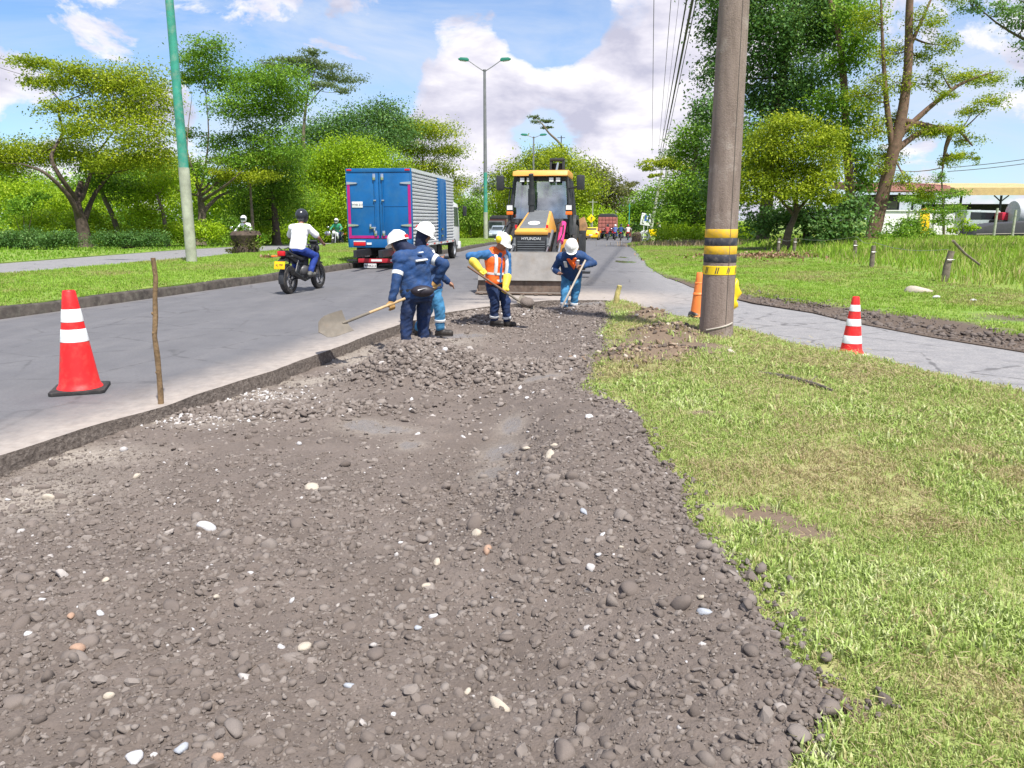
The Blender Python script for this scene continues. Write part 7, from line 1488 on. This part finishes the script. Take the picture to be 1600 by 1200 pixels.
        rs = MB(); rs.tube([pel + fwd * .176, pel + (che - pel) * .5 + fwd * .172, pel + (che - pel) * .95 + fwd * .15], .020, 8, sq=.5); rs.build("vest_opening", wear["top"], vo)
    if wear.get("extra"): wear["extra"](t, dict(S=S, E=E, K=K, pel=pel, che=che, ax=ax, hx=hx, fwd=fwd, spine=spine, head=head, HM=HM))
    return t
wood_handle = pm("ash_handle", (.42, .29, .15), .6, var=.25, scale=10); dirty_steel = pm("shovel_steel", (.165, .145, .12), .8, .1, var=.2, scale=8, dirt=(.20, .165, .13), dirt_amt=.8); brown_handle = pm("brown_handle", (.16, .085, .05), .6)
def shovel(label, top, neck, normal, handle, load=False, hoe=False, L=.36, Wd=.14, blade_m=None):
    """top: end of the shaft, neck: where the blade starts; world points"""
    top, neck = V3(top), V3(neck); t = thing("shovel" if not hoe else "hoe", label, "shovel" if not hoe else "hoe", neck); d = (neck - top).normalized(); n = V3(normal); n = (n - d * n.dot(d)).normalized(); sd = d.cross(n)
    MB().tube([top - neck, (top - neck) * .18], [.017, .018], 12).build("shaft", handle, t); MB().tube([(top - neck) * .22, Vector((0, 0, 0)) - d * .02, d * .07 + n * .008], [.0195, .019, .012], 12).build("socket", dirty_steel if not hoe else handle, t)
    if hoe:
        v = []; 
        for o in (.0, .006):
            for (a, c) in ((-.09, 0), (.09, 0), (.11, .16), (-.11, .16)): v.append(sd * a + n * c + d * (o + .03))
        MB().add(v, [(0, 1, 2, 3), (7, 6, 5, 4), (0, 4, 5, 1), (1, 5, 6, 2), (2, 6, 7, 3), (3, 7, 4, 0)]).build("blade", blade_m or white_paint, t); return t
    v = []; f = []; nu, nv = 9, 9
    for layer in (0, 1):
        for i in range(nu):
            u = i / (nu - 1); w = Wd * (1.0 if u < .55 else math.sqrt(max(.02, 1 - ((u - .55) / .45) ** 2)) * .96 + .04 if u < 1 else .06)
            for j in range(nv):
                q = -1 + 2 * j / (nv - 1); v.append(d * (u * L) + sd * (w * q) + n * (.05 * q * q * (1 - u * .6) + .05 * math.sin(u * 2.4) - .012 - layer * .005))
    N = nu * nv
    for i in range(nu - 1):
        for j in range(nv - 1): a = i * nv + j; f += [(a, a + 1, a + nv + 1, a + nv), (N + a, N + a + nv, N + a + nv + 1, N + a + 1)]
    for i in range(nu - 1): f += [(i * nv, i * nv + nv, N + i * nv + nv, N + i * nv), (i * nv + nv - 1, N + i * nv + nv - 1, N + i * nv + 2 * nv - 1, i * nv + 2 * nv - 1)]
    bl_ = MB().add(v, f).build("blade", blade_m or dirty_steel, t, smooth=60)
    if load:
        P = MB(); P.sphere(d * L * .5 + n * .06, (.12, .12, .08), 12, 8); ld = P.build("gravel_load", plain_stone("stone_mud", (.135, .108, .098)), t)
        for vtx in ld.data.vertices: vtx.co += Vector((mnoise.noise(vtx.co * 30), mnoise.noise(vtx.co * 30 + Vector((5, 0, 0))), mnoise.noise(vtx.co * 30 + Vector((0, 9, 0))))) * .03
    return t

navy = pm("navy_cloth", (.009, .045, .15), .8, var=.35, scale=6, bump=.4, bscale=60, dirt=(.05, .075, .13), dirt_amt=.6); navy_dark = pm("navy_trousers", (.006, .022, .08), .85, var=.35, scale=6, bump=.4, bscale=60, dirt=(.05, .055, .08), dirt_amt=.6); jeans = pm("light_jeans", (.045, .19, .36), .85, var=.4, scale=7, bump=.3, bscale=120)
glove_tan = pm("glove_leather", (.33, .19, .06), .8, var=.25, scale=14); glove_yellow = pm("glove_yellow", (.80, .60, .06), .6, var=.15, scale=10, dirt=(.45, .33, .1), dirt_amt=.5); boot_m = pm("boot_black", (.02, .017, .016), .6, dirt=(.10, .085, .07), dirt_amt=.6); hat_white = pm("hat_white", (.80, .80, .79), .35, var=.05, dirt=(.5, .47, .43), dirt_amt=.45); orange_cloth = pm("vest_orange", (.90, .13, .01), .7, var=.08, scale=8, bump=.2, bscale=90); hood_m = pm("hood_navy", (.006, .012, .045), .8)
def pose(base, D, pts): return {k: ((W(v[0], v[1], D + v[2]) - base) if len(v) == 3 and abs(v[0]) > 5 else Vector(v)) for k, v in pts.items()}
G_W = "road workers in the dug-out lane"
# worker throwing gravel
b1 = G(648, 553, -.13); D1 = b1.y
def belt_bag(t, q):
    c = q["pel"] - q["fwd"] * .20 - q["ax"] * .05 + q["spine"] * .03
    bg_ = MB(); bg_.sphere(c, (.15, .08, .075), 16, 10); o = flesh(bg_, "waist_bag", pm("bag_black", (.018, .014, .022), .6), t, .012, 2); MB().tube([c - q["ax"] * .11 - q["fwd"] * .06 + q["spine"] * .02, c - q["fwd"] * .085 + q["spine"] * .028, c + q["ax"] * .10 - q["fwd"] * .05 + q["spine"] * .02], .006, 6).build("zip", steel, o)
    rs = MB(); p_ = q["pel"] + q["spine"] * .03; loft(rs, [(p_, q["hx"], q["fwd"], .222, .178), (p_ + q["spine"] * .035, q["hx"], q["fwd"], .220, .176)], 24); rs.build("belt", pm("belt_black", (.015, .015, .016), .6), t)
    # light patches sewn on the back of the jacket
    rs = MB(); cc = q["che"] - q["fwd"] * .172 - q["spine"] * .07; rs.tube([cc - q["ax"] * .085, cc - q["fwd"] * .012, cc + q["ax"] * .085], .034, 8, sq=.45); rs.build("back_patch", reflective, t)
    rs = MB(); cc = q["che"] - q["fwd"] * .165 + q["spine"] * .03; rs.tube([cc - q["ax"] * .02, cc + q["ax"] * .05], .018, 8, sq=.5); rs.build("back_emblem", reflective, t)
J1 = pose(b1, D1, {"pelvis": (652, 460, 0), "chest": (645, 401, .06), "head": (622, 381, .10), "handL": (613, 470, -.22), "handR": (681, 440, .16), "footL": (634, 541, -.06), "footR": (662, 543, .10)})
gL, gR = W(609, 476, D1 - .27), W(677, 449, D1 + .14); sdir_ = (gL - gR).normalized()
J1.update({"face": (-.86, .38, -.34), "sh": (.74, .66, .08), "hipax": (.85, .5, 0), "elbL": (.1, -.9, .2), "elbR": (1, -.3, 0), "kneeL": (-.6, .6, 0), "kneeR": (-.3, .8, 0), "toeL": (-.7, .6, 0), "toeR": (-.5, .8, 0), "gripL": sdir_, "gripR": sdir_, "straight": 1.008})
w_navy = dict(top=navy, legs=navy_dark, boots=boot_m, gloves=glove_tan, hood=hood_m, loose=.046, hem=.06, hat=("hard", hat_white), hatmark=True, fold=.013, bands=[("arm", "L", .60, .78), ("arm", "R", .45, .62), ("shin", "L", .78, .90), ("shin", "R", .78, .90)], extra=belt_bag)
person("worker in navy jacket and white hard hat swinging a shovel over the asphalt edge", b1, J1, w_navy, G_W, .013, 1.02)
shovel("shovel with pale wooden shaft swung over the asphalt by the worker in front", gR - sdir_ * .12, gL + sdir_ * .62, (.1, -.9, .42), wood_handle, L=.40, Wd=.15)
# worker walking behind him
b2 = G(690, 526, -.13); D2 = b2.y
J2 = pose(b2, D2, {"pelvis": (675, 447, .05), "chest": (659, 394, .08), "head": (664, 366, .06), "handL": (700, 440, .45), "handR": (684, 409, -.12), "footL": (653, 514, .35), "footR": (688, 515, -.02)})
J2.update({"face": (.86, -.1, -.42), "sh": (.25, -.95, 0), "elbL": (-.2, .4, -1), "elbR": (-.3, -.2, -1), "kneeL": (1, 0, 0), "kneeR": (1, -.2, 0), "toeL": (1, .1, 0), "toeR": (1, -.15, 0), "straight": 1.012})
def scarf(t, q): mb = MB(); mb.tube([q["che"] + q["spine"] * .06 + q["fwd"] * .10 - q["ax"] * .08, q["che"] + q["fwd"] * .15 + q["ax"] * .02, q["che"] - q["spine"] * .08 + q["fwd"] * .155 + q["ax"] * .07], [.04, .045, .03], 8, sq=.5); mb.build("scarf", pm("scarf_pale", (.6, .58, .58), .8), t)
w2 = person("worker in navy jacket and light blue jeans walking behind the shoveller", b2, J2, dict(top=navy, legs=jeans, boots=boot_m, hood=hood_m, loose=.04, hem=.05, hat=("hard", hat_white), hatmark=True, fold=.013, bands=[("shin", "R", .50, .62), ("shin", "L", .50, .62), ("arm", "R", .5, .65)], extra=scarf), G_W, .014, 1.03)
gl_ = thing("work_glove", "spare yellow work glove dangling from the walking worker's hand", "glove", W(687, 413, D2 - .15)); mb = MB(); hand(mb, (0.0, 0, -.02), (-.02, 0, .2), None, 1, 1.3); rcone(mb, (0, 0, .03), (0, 0, -.03), .035, .04); flesh(mb, "glove_body", glove_tan, gl_, .009, 2); MB().tube([(-.035, 0, .035), (0, -.035, .03), (.035, 0, .035)], .007, 6).build("cuff_trim", tape_yellow, gl_)
# worker in the orange vest
b3 = G(780, 511, -.13); D3 = b3.y
J3 = pose(b3, D3, {"pelvis": (773, 438, .04), "chest": (776, 398, 0), "head": (785, 380, -.08), "handR": (749, 420, -.16), "handL": (790, 447, -.12), "footR": (772, 500, .02), "footL": (792, 503, .05)})
gR, gL = W(751, 430, D3 - .20), W(791, 457, D3 - .20); sdir_ = (gL - gR).normalized()
J3.update({"face": (.72, -.52, -.42), "sh": (-.80, -.50, .05), "hipax": (-.6, -.75, 0), "elbR": (-1, .1, .5), "elbL": (.6, .7, .1), "kneeR": (.7, -.7, 0), "kneeL": (.8, -.5, 0), "toeR": (.8, -.5, 0), "toeL": (.75, -.6, .12), "gripR": sdir_, "gripL": sdir_, "straight": 1.015})
person("worker in orange reflective vest and yellow gloves with white ear-muffed helmet", b3, J3, dict(top=pm("denim_shirt", (.025, .12, .30), .8, var=.3, scale=7, bump=.3, bscale=90), legs=navy_dark, boots=boot_m, gloves=glove_yellow, cuff=.62, hat=("hard", hat_white), muffs=True, vest=orange_cloth, fold=.014, bands=[("shin", "R", .74, .86), ("shin", "L", .74, .86)]), G_W, .014, .98)
shovel("shovel heaped with gravel held by the worker in the orange vest", gR - sdir_ * .25, gL + sdir_ * .22, (.25, -.45, .85), brown_handle, load=True, L=.30, Wd=.13)
# worker bending with a hoe
b4 = G(889, 491, -.13); D4 = b4.y
J4 = pose(b4, D4, {"pelvis": (893, 428, .16), "chest": (892, 401, -.08), "head": (893, 387, -.24), "handR": (873, 426, -.16), "handL": (910, 416, -.20), "footR": (881, 482, -.04), "footL": (896, 481, .12)})
hT, hN = W(911, 414, D4 - .26), W(874, 488, D4 - .38); sdir_ = (hN - hT).normalized()
J4.update({"face": (-.05, -.72, -.70), "sh": (-1, .05, -.1), "hipax": (-1, .1, 0), "elbR": (-.35, 1, 0), "elbL": (1, .4, .1), "kneeR": (-.2, -1, 0), "kneeL": (.1, -1, 0), "toeR": (-.25, -1, 0), "toeL": (.05, -1, 0), "gripL": sdir_, "straight": 1.012})
def bib(t, q): mb = MB(); c = q["che"] + q["fwd"] * .160; mb.tube([c + q["spine"] * .09 + q["ax"] * .06, c - q["spine"] * .02 + q["fwd"] * .015, c - q["spine"] * .17 + q["fwd"] * .005 - q["ax"] * .04], [.05, .065, .018], 10, sq=.35); mb.tube([c + q["spine"] * .09 - q["ax"] * .07, c - q["spine"] * .0 - q["ax"] * .03, c - q["spine"] * .13 - q["ax"] * .07], [.045, .05, .015], 10, sq=.35); flesh(mb, "orange_scarf", orange_cloth, t, .012, 2); mb = MB(); mb.tube([c + q["spine"] * .03 + q["ax"] * .12, c - q["spine"] * .1 + q["ax"] * .10], .03, 8, sq=.4); mb.tube([c + q["spine"] * .03 - q["ax"] * .12, c - q["spine"] * .1 - q["ax"] * .10], .03, 8, sq=.4); mb.build("chest_band", reflective, t)
person("worker in blue jacket and orange scarf bending over a hoe by the grass corner", b4, J4, dict(top=navy, legs=jeans, boots=boot_m, gloves=None, loose=.04, hem=.04, hat=("hard", hat_white), fold=.013, bands=[("fore", "R", .1, .28), ("shin", "R", .68, .8), ("shin", "L", .68, .8)], extra=bib), G_W, .014, .98)
shovel("hoe with pale shaft and whitish blade worked by the bending man", hT - sdir_ * .10, hN, (-.9, -.2, .1), pm("pale_handle", (.55, .48, .40), .6), hoe=True)

# ---- riders
def rider(label, loc, rotz, wear, scale=1.0, voxel=.016, group="riders on motorcycles", lean=0):
    M_ = Matrix.Rotation(rotz, 3, "Z"); J = {"pelvis": (0, -.20, .93), "chest": (0, -.02 + lean, 1.38), "head": (0, .08 + lean, 1.62), "face": (0, 1, -.12), "sh": (1, 0, 0), "handL": (-.33, .33, 1.05), "handR": (.33, .33, 1.05), "footL": (-.20, -.06, .42), "footR": (.20, -.06, .42),
        "elbL": (-1, -.3, -.6), "elbR": (1, -.3, -.6), "kneeL": (-.25, 1, .3), "kneeR": (.25, 1, .3), "toeL": (-.1, 1, 0), "toeR": (.1, 1, 0), "gripL": (-.8, -.55, -.2), "gripR": (.8, -.55, -.2)}
    J = {k: (M_ @ (Vector(v) * (scale if k in ("pelvis", "chest", "head", "handL", "handR", "footL", "footR") else 1))) for k, v in J.items()}
    return person(label, loc, J, wear, group, voxel, scale)
moto_black = pm("helmet_black", (.022, .024, .032), .25, var=.2, scale=9); white_shirt = pm("white_shirt", (.75, .75, .77), .8, var=.04, scale=6); blue_jeans = pm("blue_jeans", (.010, .035, .22), .85, var=.25, scale=8); shoe_m = pm("shoe_grey", (.12, .12, .11), .7)
mr, mf = G(452, 459), G(499, 452); hd_ = R(-13); mc_ = mr.lerp(mf, .5); mc_ = mr + Vector((math.sin(R(13)), math.cos(R(13)), 0)) * .69; mc_.z = 0
motorcycle("black motorcycle with yellow number plate ridden away by the man in white shirt", mc_, hd_, plate="KJ 79F", scale=1.03)
rider("rider in white T-shirt, blue jeans and black helmet on the nearest motorcycle", mc_, hd_, dict(top=white_shirt, topname="t_shirt", sleeve=.3, legs=blue_jeans, boots=shoe_m, hat=("moto", moto_black), fold=.008, hem=.05), 1.03, .015)
def far_rider(px, D, rot, lab_m, lab_r, tank, wear, front=False, z=None, detail=.024, s=1.0, py=372):
    p = W(px, py, D); p.z = zs(D) if z is None else z; motorcycle(lab_m, p, R(rot), tank, True, s, simple=True, front=front); rider(lab_r, p, R(rot), wear, s, detail)
def wr_(top, legs, hat, sleeve=1.0): return dict(top=top, legs=legs, boots=boot_m, hat=hat, fold=.0, sleeve=sleeve)
hw = ("moto", pm("helmet_white", (.7, .7, .7), .3)); hk = ("moto", moto_black); hr = ("moto", pm("helmet_red", (.4, .05, .05), .3))
green_top = pm("green_top", (.03, .26, .13), .8); pink_top = pm("pale_top", (.62, .50, .50), .8); blue_top = pm("blue_top", (.06, .11, .30), .8); red_top = pm("red_top", (.30, .05, .05), .8)
far_rider(528, 49, 172, "motorcycle with white fairing approaching on the opposite carriageway", "rider in green jacket and white helmet approaching on the opposite carriageway", (.55, .55, .56), wr_(green_top, navy_dark, hw), True, py=385)
far_rider(386, 35, 168, "motorcycle half hidden behind the planted stump", "rider in white shirt and white helmet behind the planted stump", (.03, .03, .03), wr_(white_shirt, navy_dark, hw), True, py=398)
far_rider(712, 80, 171, "motorcycle coming past the box truck's cab on the opposite carriageway", "rider in pale top just right of the box truck's cab", (.03, .03, .03), wr_(pink_top, navy_dark, hw), True)
far_rider(949, 88, -9, "motorcycle with red tail behind the cargo truck, leftmost of the four", "rider in dark red top, leftmost of the four far riders", (.3, .02, .02), wr_(red_top, navy_dark, hk))
far_rider(961, 90, -9, "blue motorcycle second from left of the four far ones", "rider in blue and white, second from left of the four far riders", (.05, .08, .25), wr_(blue_top, blue_jeans, hw))
far_rider(970, 86, -9, "dark motorcycle third from left of the four far ones", "rider in dark clothes, third from left of the four far riders", (.03, .03, .04), wr_(navy, navy_dark, hk))
far_rider(981, 91, -9, "reddish motorcycle rightmost of the four far ones", "rider in pale red top, rightmost of the four far riders", (.25, .06, .04), wr_(pink_top, red_top, hr))
